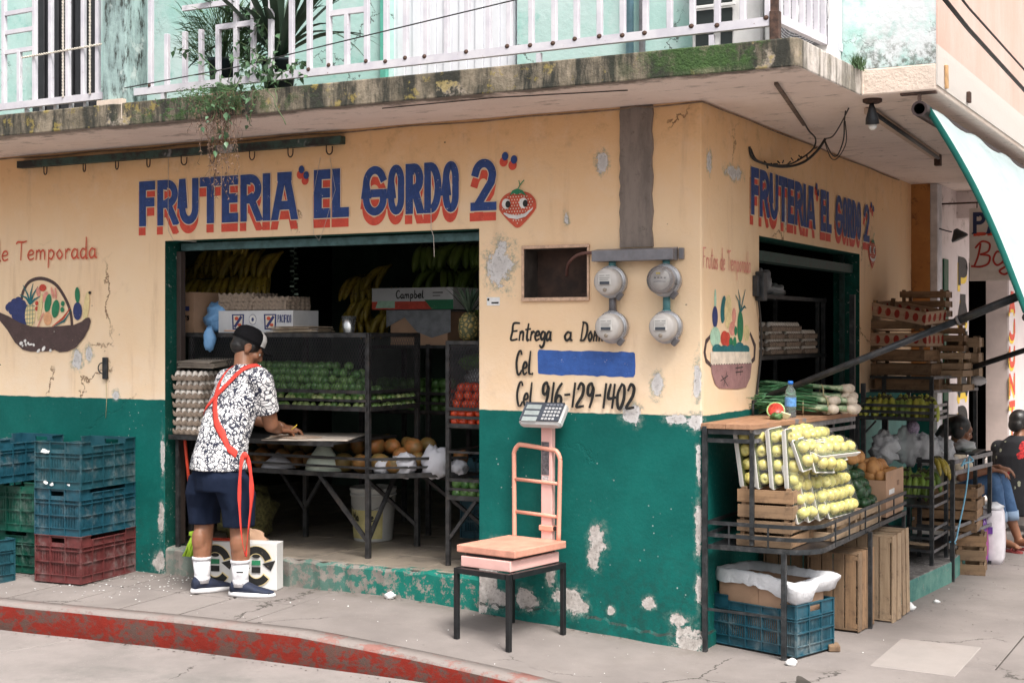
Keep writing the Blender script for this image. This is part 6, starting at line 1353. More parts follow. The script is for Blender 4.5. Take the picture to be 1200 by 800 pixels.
for k, x in enumerate((.21, .29, .37, .45, .53, .61)): bunch(bm_g, (x, 2.59 + random.uniform(0, .03), .665 + random.uniform(-.01, .02)), R(random.uniform(-14, 14)), ['first', 'second', 'third', 'fourth', 'fifth', 'sixth'][k] + ' green bunch from the left in the front row of the lower banana tray', GG, 3, 2, .040)
for k, x in enumerate((.25, .40, .55)): bunch(bm_g, (x, 2.80, .70), R(random.uniform(-30, 30)), ['left', 'middle', 'right'][k] + ' green bunch in the back row of the lower banana tray', GG, 4, 2, .040)
bunch(bm_r, (.64, 2.74, .80), R(40), 'ripe yellow plantain bunch standing up by the right post of the lower tray', GG, 3, 1, .03, .8)
# plastic bags and mesh sack above the lower tray
for k, (x, y, z, r_) in enumerate(((.26, 2.90, .84, (.10, .06, .11)), (.41, 2.93, .85, (.11, .06, .12)), (.54, 2.95, .83, (.10, .06, .11)), (.62, 3.0, .82, (.08, .06, .10)))):
    solo('plastic_bag', crumple(r_, 11 + k, 26, 16, .45, 2.6), m_film if k % 2 else m_wbag, ['leftmost', 'second', 'third', 'rightmost'][k] + ' clear plastic bag of produce behind the green bananas', 'plastic bag', (x, y, z), group='plastic bags behind the green bananas')
solo('mesh_sack', MB().ball((0, 0, 0), (.045, .035, .05), 14, 9), M('lilac_net', (.36, .30, .42), .8, var=.5, scale=90, bump=.8, bs=120), 'small lilac net sack on top of the plastic bags', 'net sack', (.44, 2.92, .985))
ob('light_panel', MB().box(.0008, .006, 3.30, 4.80, .2, 1.06), M('pale_teal_paint', (.16, .33, .30), .7, var=.15, scale=4), shop)
# tray with crate piles
t = thing('crate_shelf', 'black steel shelf behind the bananas, loaded with wooden crates', 'shelf')
for x, y in ((.12, 3.42), (.46, 3.42), (.64, 4.1), (.12, 4.2)): post(t, x, y, gz(.3, 3.4), 1.325, .028)
for z in (1.215, 1.315): 
    ob('shelf_rail', MB().bar((-.0 + .02, 3.40, z), (.46, 3.40, z), .006, .022), rack_m, t); ob('shelf_rail', MB().bar((.475, 3.41, z), (.66, 4.1, z), .006, .022), rack_w, t)
ob('shelf_plate', MB().box(.02, .46, 3.42, 4.15, 1.205, 1.211), M('tray_sheet', (.035, .035, .04), .35, .6), t)
random.seed(6)
GP = 'wooden crates piled on the shelf behind the bananas'
wc = wood_crate
wc(.46, .30, .105, 1, m_wood, (.26, 3.62, 1.212), (0, 0, R(3)), 'lowest crate of the pile, half behind the shelf rail', GP, .085)
wc(.46, .30, .095, 1, m_wood, (.24, 3.63, 1.325), (0, 0, R(-6)), 'second crate from the bottom of the pile on the shelf', GP, .080)
wc(.46, .30, .095, 1, m_wood, (.21, 3.60, 1.428), (0, 0, R(-10)), 'plain crate under the lower printed crate', GP, .075)
wc(.46, .30, .110, 1, m_wood, (.23, 3.60, 1.535), (0, 0, R(-12)), 'lower of the two crates printed with red spots', GP, .095, mt_face=m_wood3)
wc(.46, .30, .095, 1, m_wood, (.14, 3.66, 1.650), (0, 0, R(-2)), 'plain crate between the two printed crates', GP, .06)
wc(.46, .30, .110, 1, m_wood, (.23, 3.64, 1.735), (R(4), R(10), R(-16)), 'upper printed crate with red spots, tipped to one side', GP, .095, mt_face=m_wood3)
wc(.34, .30, .19, 3, m_wood, (.30, 3.98, 1.76), (0, 0, R(2)), 'dark slatted crate at the very top of the pile', GP, .045)
for k, (x, y, z, h_) in enumerate(((.535, 3.82, 1.212, .15), (.53, 3.84, 1.37, .12), (.51, 3.87, 1.50, .12), (.49, 3.90, 1.63, .11))): wc(.22, .28, h_, 2, m_wood2 if k < 2 else m_wood, (x, y, z), (0, 0, R(-6 + 5 * k)), ['bottom', 'second', 'third', 'top'][k] + ' small crate of the right hand column on the shelf', GP, .045)
wc(.24, .28, .30, 3, m_wood2, (.555, 4.14, 1.30), (0, 0, R(4)), 'pale tall crate at the right end behind the column of small crates', GP, .07)
solo('rolled_bag', crumple((.06, .035, .035), 8, 16, 10, .3), m_wbag, 'rolled white and blue plastic bag at the end of the shelf', 'plastic bag', (.68, 4.0, 1.28))
# third rack, a low steel frame
t = thing('low_rack', 'low steel frame rack on the pavement in front of the seated woman', 'rack')
A_ = (.736, 2.76); B_ = (.825, 3.637); 
for (x, y) in (A_, B_, (.50, 2.85), (.55, 3.70)): post(t, x, y, gz(x, y), .79, .028)
for z in (.775, .70): ob('frame_rail', MB().bar((A_[0] + .016, A_[1], z), (B_[0] + .016, B_[1], z - .004), .006, .028), rack_w, t)
for z in (.335, .262): ob('frame_rail', MB().bar((A_[0] + .016, A_[1], z), (B_[0] + .016, B_[1], z), .006, .022), rack_w, t)
for z in (.775, .335): ob('frame_rail', MB().bar((.50, 2.75, z), (A_[0], A_[1] - .016, z), .006, .025), rack_m, t); ob('frame_rail', MB().bar((.55, 3.70, z), B_ + (z,), .006, .025), rack_m, t)
for k in range(3): ob('spacer', MB().box(-.004, .004, -.004, .004, 0, .07), rack_w, t, (A_[0] + .016 + .022 * (k + 1), A_[1] + .22 * (k + 1), .70))
ob('rack_top', MB().box(.50, .80, 3.2, 3.62, .79, .80), rack_m, t)
solo('cord', MB().tube(catmull([(.80, 3.0, .80), (.785, 3.05, .74), (.79, 3.03, .70), (.782, 2.95, .52), (.765, 2.83, .34), (.755, 2.77, .25), (.72, 2.75, .24), (.725, 2.79, .235), (.757, 2.765, .23)], 5), .0055, 6).tube(catmull([(.80, 3.0, .80), (.83, 2.98, .77), (.795, 2.88, .76), (.775, 2.86, .74), (.80, 2.87, .79)], 4), .006, 6), M('blue_cord', (.18, .42, .58), .6), 'light blue cord tied round the low steel rack', 'cord')
wc(.44, .34, .145, 2, m_wood, (.60, 3.28, .262), (0, 0, R(3)), 'wooden crate inside the low rack, lower of two', 'wooden crates in the low rack', .060)
wc(.44, .34, .145, 2, m_wood, (.61, 3.27, .415), (0, 0, R(2)), 'wooden crate inside the low rack, upper of two', 'wooden crates in the low rack', .062)
wc(.20, .28, .27, 3, m_wood, (.775, 3.22, gz(.7, 3.2)), (0, 0, R(8)), 'small brown wooden crate standing on the pavement by the low rack', None, .072)
solo('plank', MB().box(-.20, .20, -.05, .05, 0, .012, .002), m_wood2, 'loose plank lying in the bottom tray of the banana rack', 'plank', (.42, 2.72, .215), (0, .1, .5))
# bags
t = thing('rice_sack', 'white sack with purple printing standing by the low rack', 'sack', (.83, 3.72, gz(.8, 3.7))); m = MB(); 
m.loft([[(sx * .072 * w_ + .0, sy * .085 * w_, z) for sx, sy in ((-1, -1), (0, -1.15), (1, -1), (1.1, 0), (1, 1), (0, 1.1), (-1, 1), (-1.1, 0))] for z, w_ in ((0, .9), (.04, 1.05), (.15, 1.1), (.28, 1.05), (.36, 1.0), (.385, .9))]); ob('sack_body', m, M('sack_white', (.66, .62, .66), .6, var=.08), t)
ob('purple_print', MB().box(-.054, .02, -.1105, -.1045, .22, .27), M('purple_print', (.16, .06, .34), .5), t)
t = thing('purple_sack', 'purple printed sack standing between the small crate and the white sack', 'sack', (.765, 3.58, gz(.8, 3.7))); m = MB(); m.loft([[(sx * .05 * w_, sy * .07 * w_, z) for sx, sy in ((-1, -1), (0, -1.15), (1, -1), (1.1, 0), (1, 1), (0, 1.1), (-1, 1), (-1.1, 0))] for z, w_ in ((0, .9), (.04, 1.05), (.15, 1.1), (.26, 1.0), (.33, .7))]); n = NB('purple_sack'); cc = n.mix(n.ramp(n.noise(5, 3, .5), .45, .5), (.13, .04, .25), (.30, .05, .20)); cc = n.mix(n.ramp(n.noise(9, 2), .62, .64), cc, (.7, .65, .7)); ob('sack_body', m, n.out(cc, .5), t)
solo('plastic_bag', crumple((.085, .09, .03), 31), m_wbag, 'white plastic bag lying on the two sacks', 'plastic bag', (.82, 3.72, gz(.8, 3.7) + .405))
solo('plastic_bag', crumple((.07, .07, .045), 37, 22, 14, .4), m_film, 'clear bag of greens on the low rack beside the woman', 'plastic bag', (.70, 3.35, .84))
solo('greens_bundle', crumple((.06, .05, .035), 33, 16, 10, .5), M('greens', (.05, .12, .035), .5), 'dark greens bundled in the bag on the low rack', 'greens', (.71, 3.36, .83))

# ---- egg rack inside the side opening
t = thing('egg_shelf', 'dark steel shelf full of egg trays standing inside the side opening', 'shelf')
for x in (-.26, -.62):
    for y in (.98, 3.17): post(t, x, y, .26, 1.895, .03)
post(t, -.26, 3.02, .26, 1.89, .025)
for z in (1.885, 1.49, .95): ob('shelf_board', MB().box(-.63, -.245, .97, 3.185, z - .012, z), rack_m, t); ob('shelf_edge', MB().bar((-.242, .97, z - .012), (-.242, 3.185, z - .012), .005, .026), rack_m, t)
pulp = M('egg_tray_pulp', (.26, .20, .155), .9, var=.25, scale=40, bump=.4); egg_w = M('egg_shell', (.74, .68, .62), .45, var=.05); 
def tray_me():
    m = MB(); nx, ny = 6, 5; s_ = .048; Vv = []
    N1, N2 = nx * 6, ny * 6
    for a in range(N1 + 1):
        for b in range(N2 + 1):
            x = a / 6; y = b / 6; z = .020 + .012 * math.cos(2 * PI * x) * -1 * .5 + .012 * -math.cos(2 * PI * y) * .5 + .008 * math.cos(2*PI*x) * math.cos(2*PI*y); z = .028 - .5 * (.016 * (1 - math.cos(2 * PI * x)) + .016 * (1 - math.cos(2 * PI * y))) * .8
            Vv.append(((x - nx / 2) * s_, (y - ny / 2) * s_, z + .012))
    m.add(Vv, [(a * (N2 + 1) + b, (a + 1) * (N2 + 1) + b, (a + 1) * (N2 + 1) + b + 1, a * (N2 + 1) + b + 1) for a in range(N1) for b in range(N2)], True)
    hw, hd = nx / 2 * s_ + .004, ny / 2 * s_ + .004
    rim = []
    for a in range(0, 4):
        pass
    def edge(P0, P1, k):
        L = [] 
        for i in range(k * 6 + 1):
            t_ = i / (k * 6); p = Vector(P0).lerp(Vector(P1), t_); nn = (Vector(P1) - Vector(P0)).cross(Vector((0, 0, 1))).normalized(); wv = .5 - .5 * math.cos(2 * PI * t_ * k)
            L.append([p + Vector((0, 0, .040 - .014 * (wv))), p + nn * (.003 + .006 * wv) + Vector((0, 0, .022)), p + nn * (-.006 + .010 * wv) + Vector((0, 0, .002))])
        m.loft(L, False, True, False)
    edge((-hw, -hd, 0), (hw, -hd, 0), nx); edge((hw, -hd, 0), (hw, hd, 0), ny); edge((hw, hd, 0), (-hw, hd, 0), nx); edge((-hw, hd, 0), (-hw, -hd, 0), ny)
    return m.mesh('pulp_tray', pulp)
tray_mesh = tray_me(); egg_me = MB().lathe([(.001, -.027), (.012, -.024), (.019, -.012), (.0215, 0), (.019, .014), (.012, .026), (.004, .0305), (.0, .031)], 10, True, False).mesh('egg', egg_w)
def egg_tray(loc, rz, label, group, eggs='all', rows=None):
    t = thing('egg_tray', label, 'egg tray', loc, rz, group); ob('pulp_tray', tray_mesh, None, t)
    if eggs:
        for i in range(6):
            for j in range(5):
                if eggs == 'edge' and 0 < i < 5 and 0 < j < 4: continue
                ob('egg', egg_me, None, t, ((i - 2.5) * .048, (j - 2) * .048, .034), (random.uniform(-.15, .15), random.uniform(-.15, .15), 0))
    return t
GE = 'egg trays on the shelf in the side opening'; pos_w = ['bottom', 'second', 'third', 'top']
for c_, (y, hgt) in enumerate(((1.30, 2), (1.64, 2), (2.12, 4), (2.48, 4), (2.86, 3))):
    for k in range(hgt): egg_tray((-.385 + random.uniform(-.008, .008), y + random.uniform(-.01, .01), 1.492 + k * .052), R(90 + random.uniform(-2, 2)), pos_w[k] + ' tray of the ' + ['nearest', 'second', 'middle', 'fourth', 'farthest'][c_] + ' egg stack in the side opening', GE, 'edge')
for k, (y, r_) in enumerate(((1.9, (.10, .12, .085)), (2.18, (.07, .08, .10)), (2.45, (.06, .16, .05)))):
    solo('plastic_bag', crumple(r_, 41 + k, 24, 14, .35), [m_film, m_film, m_wbag][k], ['large clear bag', 'smaller clear bag', 'white rolled bag'][k] + ' on the top board of the egg shelf', 'plastic bag', (-.40, y, 1.885 + r_[2] * .85))
for k, y in enumerate((1.36, 1.55)): 
    t = thing('glass_jar', ['dim large plastic bottle', 'dim smaller plastic bottle'][k] + ' on the top board of the egg shelf', 'bottle', (-.45, y, 1.886)); ob('body', MB().lathe([(.05, 0), (.055, .02), (.055, .16), (.02, .21), (.02, .24)], 16), gb.m, t); ob('cap', MB().lathe([(.022, .235), (.022, .255)], 12), M('white_plastic', (.7, .7, .7)), t)
m = MB().bar((-.10, .96, 2.10), (-.10, 3.20, 2.10), .10, .06); ob('shutter_housing', m, M('shutter_green', (.02, .05, .045), .6, var=.5), shop)
ob('shutter_guide', MB().box(-.14, -.11, 3.16, 3.204, .26, 2.2), M('shutter_green', (.02, .05, .045), .6), shop)
# ================================================================== PEOPLE
def fuse(name, mb, mt, parent, loc, voxel=.007, smooth=4, label=None, mats=None):
    me = mb.mesh(name + '_raw', mt); o_ = bpy.data.objects.new(name + '_raw', me); col.objects.link(o_)
    r_ = o_.modifiers.new('remesh', 'REMESH'); r_.mode = 'VOXEL'; r_.voxel_size = voxel; r_.use_smooth_shade = True
    s_ = o_.modifiers.new('smooth', 'SMOOTH'); s_.factor = .5; s_.iterations = smooth
    dg = bpy.context.evaluated_depsgraph_get(); me2 = bpy.data.meshes.new_from_object(o_.evaluated_get(dg)); me2.name = name
    bpy.data.objects.remove(o_); bpy.data.meshes.remove(me)
    if not me2.materials: me2.materials.append(mt)
    me2.polygons.foreach_set('use_smooth', [True] * len(me2.polygons))
    return ob(name, me2, None, parent, loc, label=label)
def limb(m, pts, rs, n=14):
    """tapered rounded limb through joints"""
    P = [Vector(p) for p in pts]; out = []; ro = []
    for i in range(len(P) - 1):
        for k in range(5): t_ = k / 5; out.append(P[i].lerp(P[i + 1], t_)); ro.append(rs[i] + (rs[i + 1] - rs[i]) * t_)
    out.append(P[-1]); ro.append(rs[-1]); m.tube(out, ro, n)
    for p, r_ in zip(P, rs): m.ball(p, r_ * .99, 12, 8)
def oring(c, rx, ry, yaw=0.0, tilt=0.0, n=26, pw=2.3, fwd=0.0):
    out = []
    for k in range(n):
        a = 2 * PI * k / n; x = abs(math.cos(a)) ** (2 / pw) * math.copysign(1, math.cos(a)) * rx; y = abs(math.sin(a)) ** (2 / pw) * math.copysign(1, math.sin(a)) * ry
        v = Matrix.Rotation(yaw, 3, 'Z') @ (Matrix.Rotation(tilt, 3, 'X') @ Vector((x, y, 0))); out.append(Vector(c) + v)
    return out
def skin(name, c): 
    n = NB(name); cc = n.mix(n.ramp(n.noise(9, 5, .6), .3, .7), c, tuple(v * .72 for v in c)); cc = n.mix(n.mul(n.ramp(n.noise(30, 4), .55, .7), .25), cc, (.40, .14, .09)); n.bump(n.noise(220, 3), .15, .002); n.b.inputs['Subsurface Weight'].default_value = .08; n.b.inputs['Subsurface Scale'].default_value = .02; return n.out(cc, .5)
m_skin = skin('brown_skin', (.30, .135, .075)); m_hair = M('black_hair', (.012, .010, .010), .4, var=.4, scale=60, bump=.4, bs=90)
def head(m, c, yaw, pitch, s=1.0, neck=None):
    """face looks along +Y before yaw/pitch"""
    old = m.T; m.T = Matrix.Translation(c) @ Matrix.Rotation(yaw, 4, 'Z') @ Matrix.Rotation(pitch, 4, 'X') @ Matrix.Scale(s, 4)
    m.ball((0, -.012, .035), (.076, .093, .088), 20, 14); m.ball((0, .022, -.022), (.062, .070, .078), 18, 12); m.ball((0, .048, -.072), (.036, .036, .030), 14, 10); m.ball((0, .062, -.035), (.034, .030, .030), 14, 10)
    m.ball((0, .070, .035), (.052, .028, .034), 14, 10)      # brow
    m.tube([(0, .088, .028), (0, .100, .002), (0, .112, -.018)], [.009, .011, .014], 8); m.ball((.012, .100, -.020), .009, 8, 6); m.ball((-.012, .100, -.020), .009, 8, 6)
    m.ball((0, .095, -.044), (.022, .010, .007), 10, 7); m.ball((0, .092, -.056), (.019, .010, .008), 10, 7)
    for sx in (-1, 1):
        m.ball((sx * .043, .062, -.010), (.024, .024, .022), 12, 8); m.ball((sx * .078, -.006, .0), (.010, .020, .032), 12, 8); m.tube([(sx * .080 + sx * .008 * math.sin(a), -.010 - .018 * math.cos(a), .004 + .028 * math.sin(a)) for a in [PI * k / 8 - .3 for k in range(10)]], .005, 6)
    m.T = old
def hframe(c, yaw, pitch, s=1.0): return Matrix.Translation(c) @ Matrix.Rotation(yaw, 4, 'Z') @ Matrix.Rotation(pitch, 4, 'X') @ Matrix.Scale(s, 4)
def face_bits(t, c, yaw, pitch, s, loc):
    T_ = hframe(c, yaw, pitch, s)
    for sx in (-1, 1):
        m = MB(); m.T = T_; m.ball((sx * .031, .076, .010), (.0125, .010, .008), 12, 8); ob('eye', m, M('eye_white', (.65, .62, .58), .2), t, loc)
        m = MB(); m.T = T_; m.ball((sx * .031, .0845, .009), (.0055, .003, .0055), 10, 6); ob('iris', m, M('iris_dark', (.02, .012, .008), .1), t, loc)
        m = MB(); m.T = T_; m.tube([(sx * .014, .094, .030), (sx * .030, .092, .036), (sx * .048, .080, .032)], [.003, .0042, .002], 6); ob('eyebrow', m, m_hair, t, loc)
    m = MB(); m.T = T_; m.ball((0, .0995, -.045), (.020, .006, .005), 12, 6); m.ball((0, .0975, -.056), (.017, .007, .006), 12, 6); ob('lips', m, M('lips', (.30, .09, .07), .45), t, loc)
def hand_at(m, wrist, d, up, curl=.9, s=1.0, side=1, spread=.0):
    """palm with five fingers: d = direction to the knuckles, up = back of the hand"""
    d = Vector(d).normalized(); up = Vector(up); up = (up - d * up.dot(d)).normalized(); r_ = d.cross(up).normalized() * side; w = Vector(wrist)
    for k in range(4):
        o_ = (k - 1.5) * .0195 * s; a = w + r_ * o_ * .6; kn = w + d * (.082 - .004 * abs(k - 1.3)) * s + r_ * o_; m.tube([a, kn], [.015 * s, .0125 * s], 10); m.ball(kn, .0125 * s, 10, 7)
        L = [.040, .046, .043, .034][k] * s; p = kn; dd = d.copy(); q_ = [p]
        for j, f_ in enumerate((1, .68, .52)):
            ang = curl * (.55, .75, .5)[j] + .08 * k; dd = (dd * math.cos(ang) - up * math.sin(ang)).normalized() if j == 0 else (Matrix.Rotation(ang, 3, r_ * (1 if True else 1)) @ dd if False else (dd * math.cos(ang) + (dd.cross(r_ * side)).normalized() * 0 + (-(up - dd * up.dot(dd)).normalized() if (up - dd * up.dot(dd)).length > .1 else -d) * math.sin(ang)).normalized())
            p = p + dd * L * f_ + r_ * spread * (k - 1.5) * .004; q_.append(p)
        m.tube(q_, [.0100 * s, .0092 * s, .0085 * s, .0068 * s], 9); m.ball(q_[-1], .0068 * s, 8, 6)
        for z_ in q_[1:3]: m.ball(z_, .0092 * s, 8, 6)
    b = w + d * .022 * s - r_ * .022 * s; q_ = [b, b - r_ * .026 * s + d * .024 * s - up * .008 * s, b - r_ * .030 * s + d * .052 * s - up * .018 * s, b - r_ * .022 * s + d * .074 * s - up * .024 * s]
    m.tube(q_, [.015 * s, .0125 * s, .0105 * s, .0075 * s], 9); m.ball(q_[-1], .0075 * s, 8, 6); m.ball(w, .0235 * s, 10, 8)

# ---- the man at the doorway
BX = (-2.89, -.34, gz(-2.9, -.34)); L0 = (-BX[0], -BX[1], -BX[2])
man = thing('person', 'man seen from behind in a patterned shirt, red crossed apron straps, dark shorts and cap', 'person', BX)
g0 = BX[2]
SR, SL = Vector((-2.690, -.27, 1.365)), Vector((-3.02, -.18, 1.350)); NK = Vector((-2.88, -.185, 1.43)); HC = Vector((-2.905, -.125, 1.540))
EL, WR = Vector((-2.690, -.165, 1.085)), Vector((-2.765, .0, 1.045)); ELl, WRl = Vector((-3.06, .02, 1.12)), Vector((-2.86, .16, 1.05))
AL, AR = Vector((-3.05, -.37, g0 + .10)), Vector((-2.765, -.36, g0 + .10)); KL, KR = Vector((-3.055, -.34, g0 + .46)), Vector((-2.775, -.36, g0 + .46)); HL_, HR_ = Vector((-3.02, -.36, .86)), Vector((-2.82, -.39, .86))
m = MB()
YAW_H = R(-44); PIT = R(-34)
head(m, HC, YAW_H, PIT, 1.0)
m.tube([NK + Vector((0, -.01, -.06)), HC + Vector((-.01, -.02, -.03))], [.062, .056], 16)
m.loft([oring((-2.925, -.37, .80), .145, .105, R(-15)), oring((-2.915, -.34, 1.0), .13, .095, R(-15)), oring((-2.885, -.265, 1.22), .14, .095, R(-15)), oring((-2.868, -.225, 1.34), .13, .08, R(-15)), oring((-2.862, -.205, 1.42), .08, .065, R(-15))])
limb(m, [SR, EL, WR], [.060, .046, .030]); limb(m, [SL, ELl, WRl], [.060, .045, .030])
limb(m, [HL_ + Vector((.03, .01, -.04)), KL, AL + Vector((0, .0, .16)), AL], [.080, .060, .058, .040]); limb(m, [HR_ + Vector((-.035, .01, -.04)), KR, AR + Vector((0, .0, .16)), AR], [.080, .060, .058, .040])
m.ball(AL + Vector((0, -.02, .22)), (.050, .052, .085)); m.ball(AR + Vector((0, -.02, .22)), (.050, .052, .085))
hand_at(m, WR, (.25, .9, -.12), (.1, .1, 1), .75, 1.0, 1); hand_at(m, WRl, (.75, .5, -.1), (0, 0, 1), .6, 1.0, -1)
fuse('body', m, m_skin, man, L0, .0058, 3)
face_bits(man, HC, YAW_H, PIT, 1.0, L0)
# hair and cap
T_ = hframe(HC, YAW_H, PIT)
m = MB(); m.T = T_; m.ball((0, -.018, .036), (.082, .098, .088), 22, 14); m.ball((0, -.050, -.012), (.068, .058, .050), 18, 12); m.T = Matrix.Identity(4)
m.T = T_; m.ball((.062, .012, .030), (.022, .030, .035), 12, 8); m.ball((-.062, .012, .030), (.022, .030, .035), 12, 8); fuse('hair', m, m_hair, man, L0, .006, 2)
cap = MB(); cap.T = T_ @ Matrix.Rotation(R(8), 4, 'X')
capz = .042; prof = [(0.095, 0), (.096, .02), (.092, .050), (.078, .075), (.052, .092), (.02, .099), (0, .100)]
cap.loft([[Vector((r_ * .93 * math.cos(2 * PI * k / 28), r_ * 1.10 * math.sin(2 * PI * k / 28) - .012, capz + z)) for k in range(28)] for r_, z in prof], True)
n = NB('cap_cloth'); n.bump(n.noise(200, 3), .3, .002); m_cap = n.out(n.mix(n.noise(20), (.005, .005, .006), (.010, .010, .012)), .95, Specular_IOR_Level=.15)
co = ob('cap', cap, m_cap, man, L0)
v_ = MB(); v_.T = T_ @ Matrix.Rotation(R(8), 4, 'X'); rr_ = []
for i in range(7):
    t_ = i / 6; rr_.append([Vector((.080 * math.sin(a) * (1 - .10 * t_), .088 + .070 * t_ * math.cos(a * .9) - .030 * (1 - math.cos(a)), capz + .006 - .018 * t_ - .022 * (1 - math.cos(a)))) for a in [-1.15 + 2.3 * k / 12 for k in range(13)]])
v_.loft(rr_, False, True, False); vo = ob('visor', v_, m_cap, co, None); sm = vo.modifiers.new('s', 'SOLIDIFY'); sm.thickness = .004
v_ = MB(); v_.T = T_ @ Matrix.Rotation(R(8), 4, 'X'); fr_ = []
for r_, z in prof[:5]: fr_.append([Vector(((r_ + .0012) * .93 * math.cos(a), (r_ + .0012) * 1.10 * math.sin(a) - .012, capz + z)) for a in [R(40) + R(100) * k / 14 for k in range(15)]])
v_.loft(fr_, False, True, False); ob('front_panel', v_, M('cap_white', (.75, .74, .72), .8), co)
v_ = MB(); v_.T = T_ @ Matrix.Rotation(R(8), 4, 'X'); v_.tube([(.0893 * math.cos(2 * PI * k / 28), .1056 * math.sin(2 * PI * k / 28) - .012, capz + .002) for k in range(28)], .004, 6, True); ob('cap_band', v_, m_cap, co)
# shirt with a doodle print
n = NB('doodle_shirt'); w1 = n.noise(7, 2, .5, col=True); pv_ = n.mix(.12, n.pos, w1)
a1 = n.m2('ABSOLUTE', n.sub(n.m2('FRACT', n.mul(n.noise(17, 2.0, .5, dist=.6), 8)), .5)); l1 = n.ramp(a1, .19, .24, 1, 0)
a2 = n.voro(40, 'DISTANCE_TO_EDGE', vec=pv_); l2 = n.ramp(a2, .07, .095, 1, 0)
a3 = n.m2('ABSOLUTE', n.sub(n.voro(30, 'F1', vec=pv_), .27)); l3 = n.ramp(a3, .03, .05, 1, 0); l4 = n.ramp(n.voro(30, 'F1', vec=pv_), .10, .12, 1, 0)
lines = n.mx(n.mx(n.mul(l1, n.ramp(n.noise(9, 1), .42, .5)), n.mul(l2, .95)), n.mx(n.mul(l3, n.ramp(n.noise(6, 1), .48, .52, 1, 0)), l4))
cc = n.mix(lines, (.80, .79, .80), (.015, .018, .04)); n.bump(n.add(n.noise(9, 4, .6), n.mul(n.noise(300, 2), .1)), .5, .012); m_shirt = n.out(cc, .9)
m = MB(); yw = R(-15)
def fold(r_, s_, amp=.006): return [p + Vector((math.sin(k * 1.9 + s_) * amp, math.cos(k * 1.3 + s_ * 2) * amp, 0)) for k, p in enumerate(r_)]
m.loft([fold(oring((-2.925, -.375, .825), .185, .145, yw), 1, .008), fold(oring((-2.925, -.37, .88), .184, .142, yw), 1.3, .006), fold(oring((-2.915, -.345, 1.00), .176, .132, yw), 2), fold(oring((-2.90, -.30, 1.12), .180, .132, yw), 3), oring((-2.88, -.255, 1.24), .190, .132, yw), oring((-2.868, -.225, 1.33), .192, .118, yw),
        oring((-2.848, -.205, 1.395), .170, .100, yw), oring((-2.846, -.195, 1.430), .105, .082, yw), oring((-2.845, -.19, 1.45), .072, .066, yw)])
def sleeve(a, b, r0, r1):
    a, b = Vector(a), Vector(b); d = (b - a).normalized(); u = d.cross(Vector((0, 1, 0))).normalized(); w = d.cross(u); R_ = []
    for i in range(5):
        t_ = i / 4; r_ = r0 + (r1 - r0) * t_; R_.append([a.lerp(b, t_) + (u * math.cos(2 * PI * k / 18) + w * math.sin(2 * PI * k / 18)) * (r_ + .003 * math.sin(k * 2 + i)) for k in range(18)])
    m.loft(R_)
m.ball(SR + Vector((-.01, 0, -.005)), .078, 14, 10); m.ball(SL + Vector((.01, 0, -.005)), .078, 14, 10)
sleeve(SR + (EL - SR) * -.05, SR + (EL - SR) * .72, .076, .072); sleeve(SL + (ELl - SL) * -.05, SL + (ELl - SL) * .7, .076, .072)
shirt = fuse('shirt', m, m_shirt, man, L0, .0075, 3)
# shorts
n = NB('navy_shorts'); n.bump(n.add(n.noise(7, 4, .6), n.mul(n.noise(260, 2), .1)), .6, .014); m_shorts = n.out(n.mix(n.ramp(n.noise(5), .3, .7), (.008, .013, .029), (.013, .019, .040)), .95, Specular_IOR_Level=.1)
m = MB(); m.loft([fold(oring((-2.92, -.365, .70), .190, .140, yw), 1), oring((-2.92, -.368, .78), .188, .140, yw), oring((-2.92, -.37, .85), .168, .125, yw), oring((-2.92, -.365, .93), .15, .11, yw)])
for hx, kx, s_ in ((HL_, KL, 1), (HR_, KR, 2)):
    side_ = -1 if s_ == 1 else 1
    m.loft([fold(oring((kx.x + side_ * .002, kx.y - .005, g0 + .415), .086, .092, yw), s_, .005), fold(oring((kx.x, kx.y - .005, g0 + .52), .090, .098, yw), s_ + 1, .005), oring((hx.x * .5 + kx.x * .5, -.36, .68), .102, .118, yw), oring((hx.x, hx.y, .79), .092, .110, yw)])
fuse('shorts', m, m_shorts, man, L0, .0085, 3)
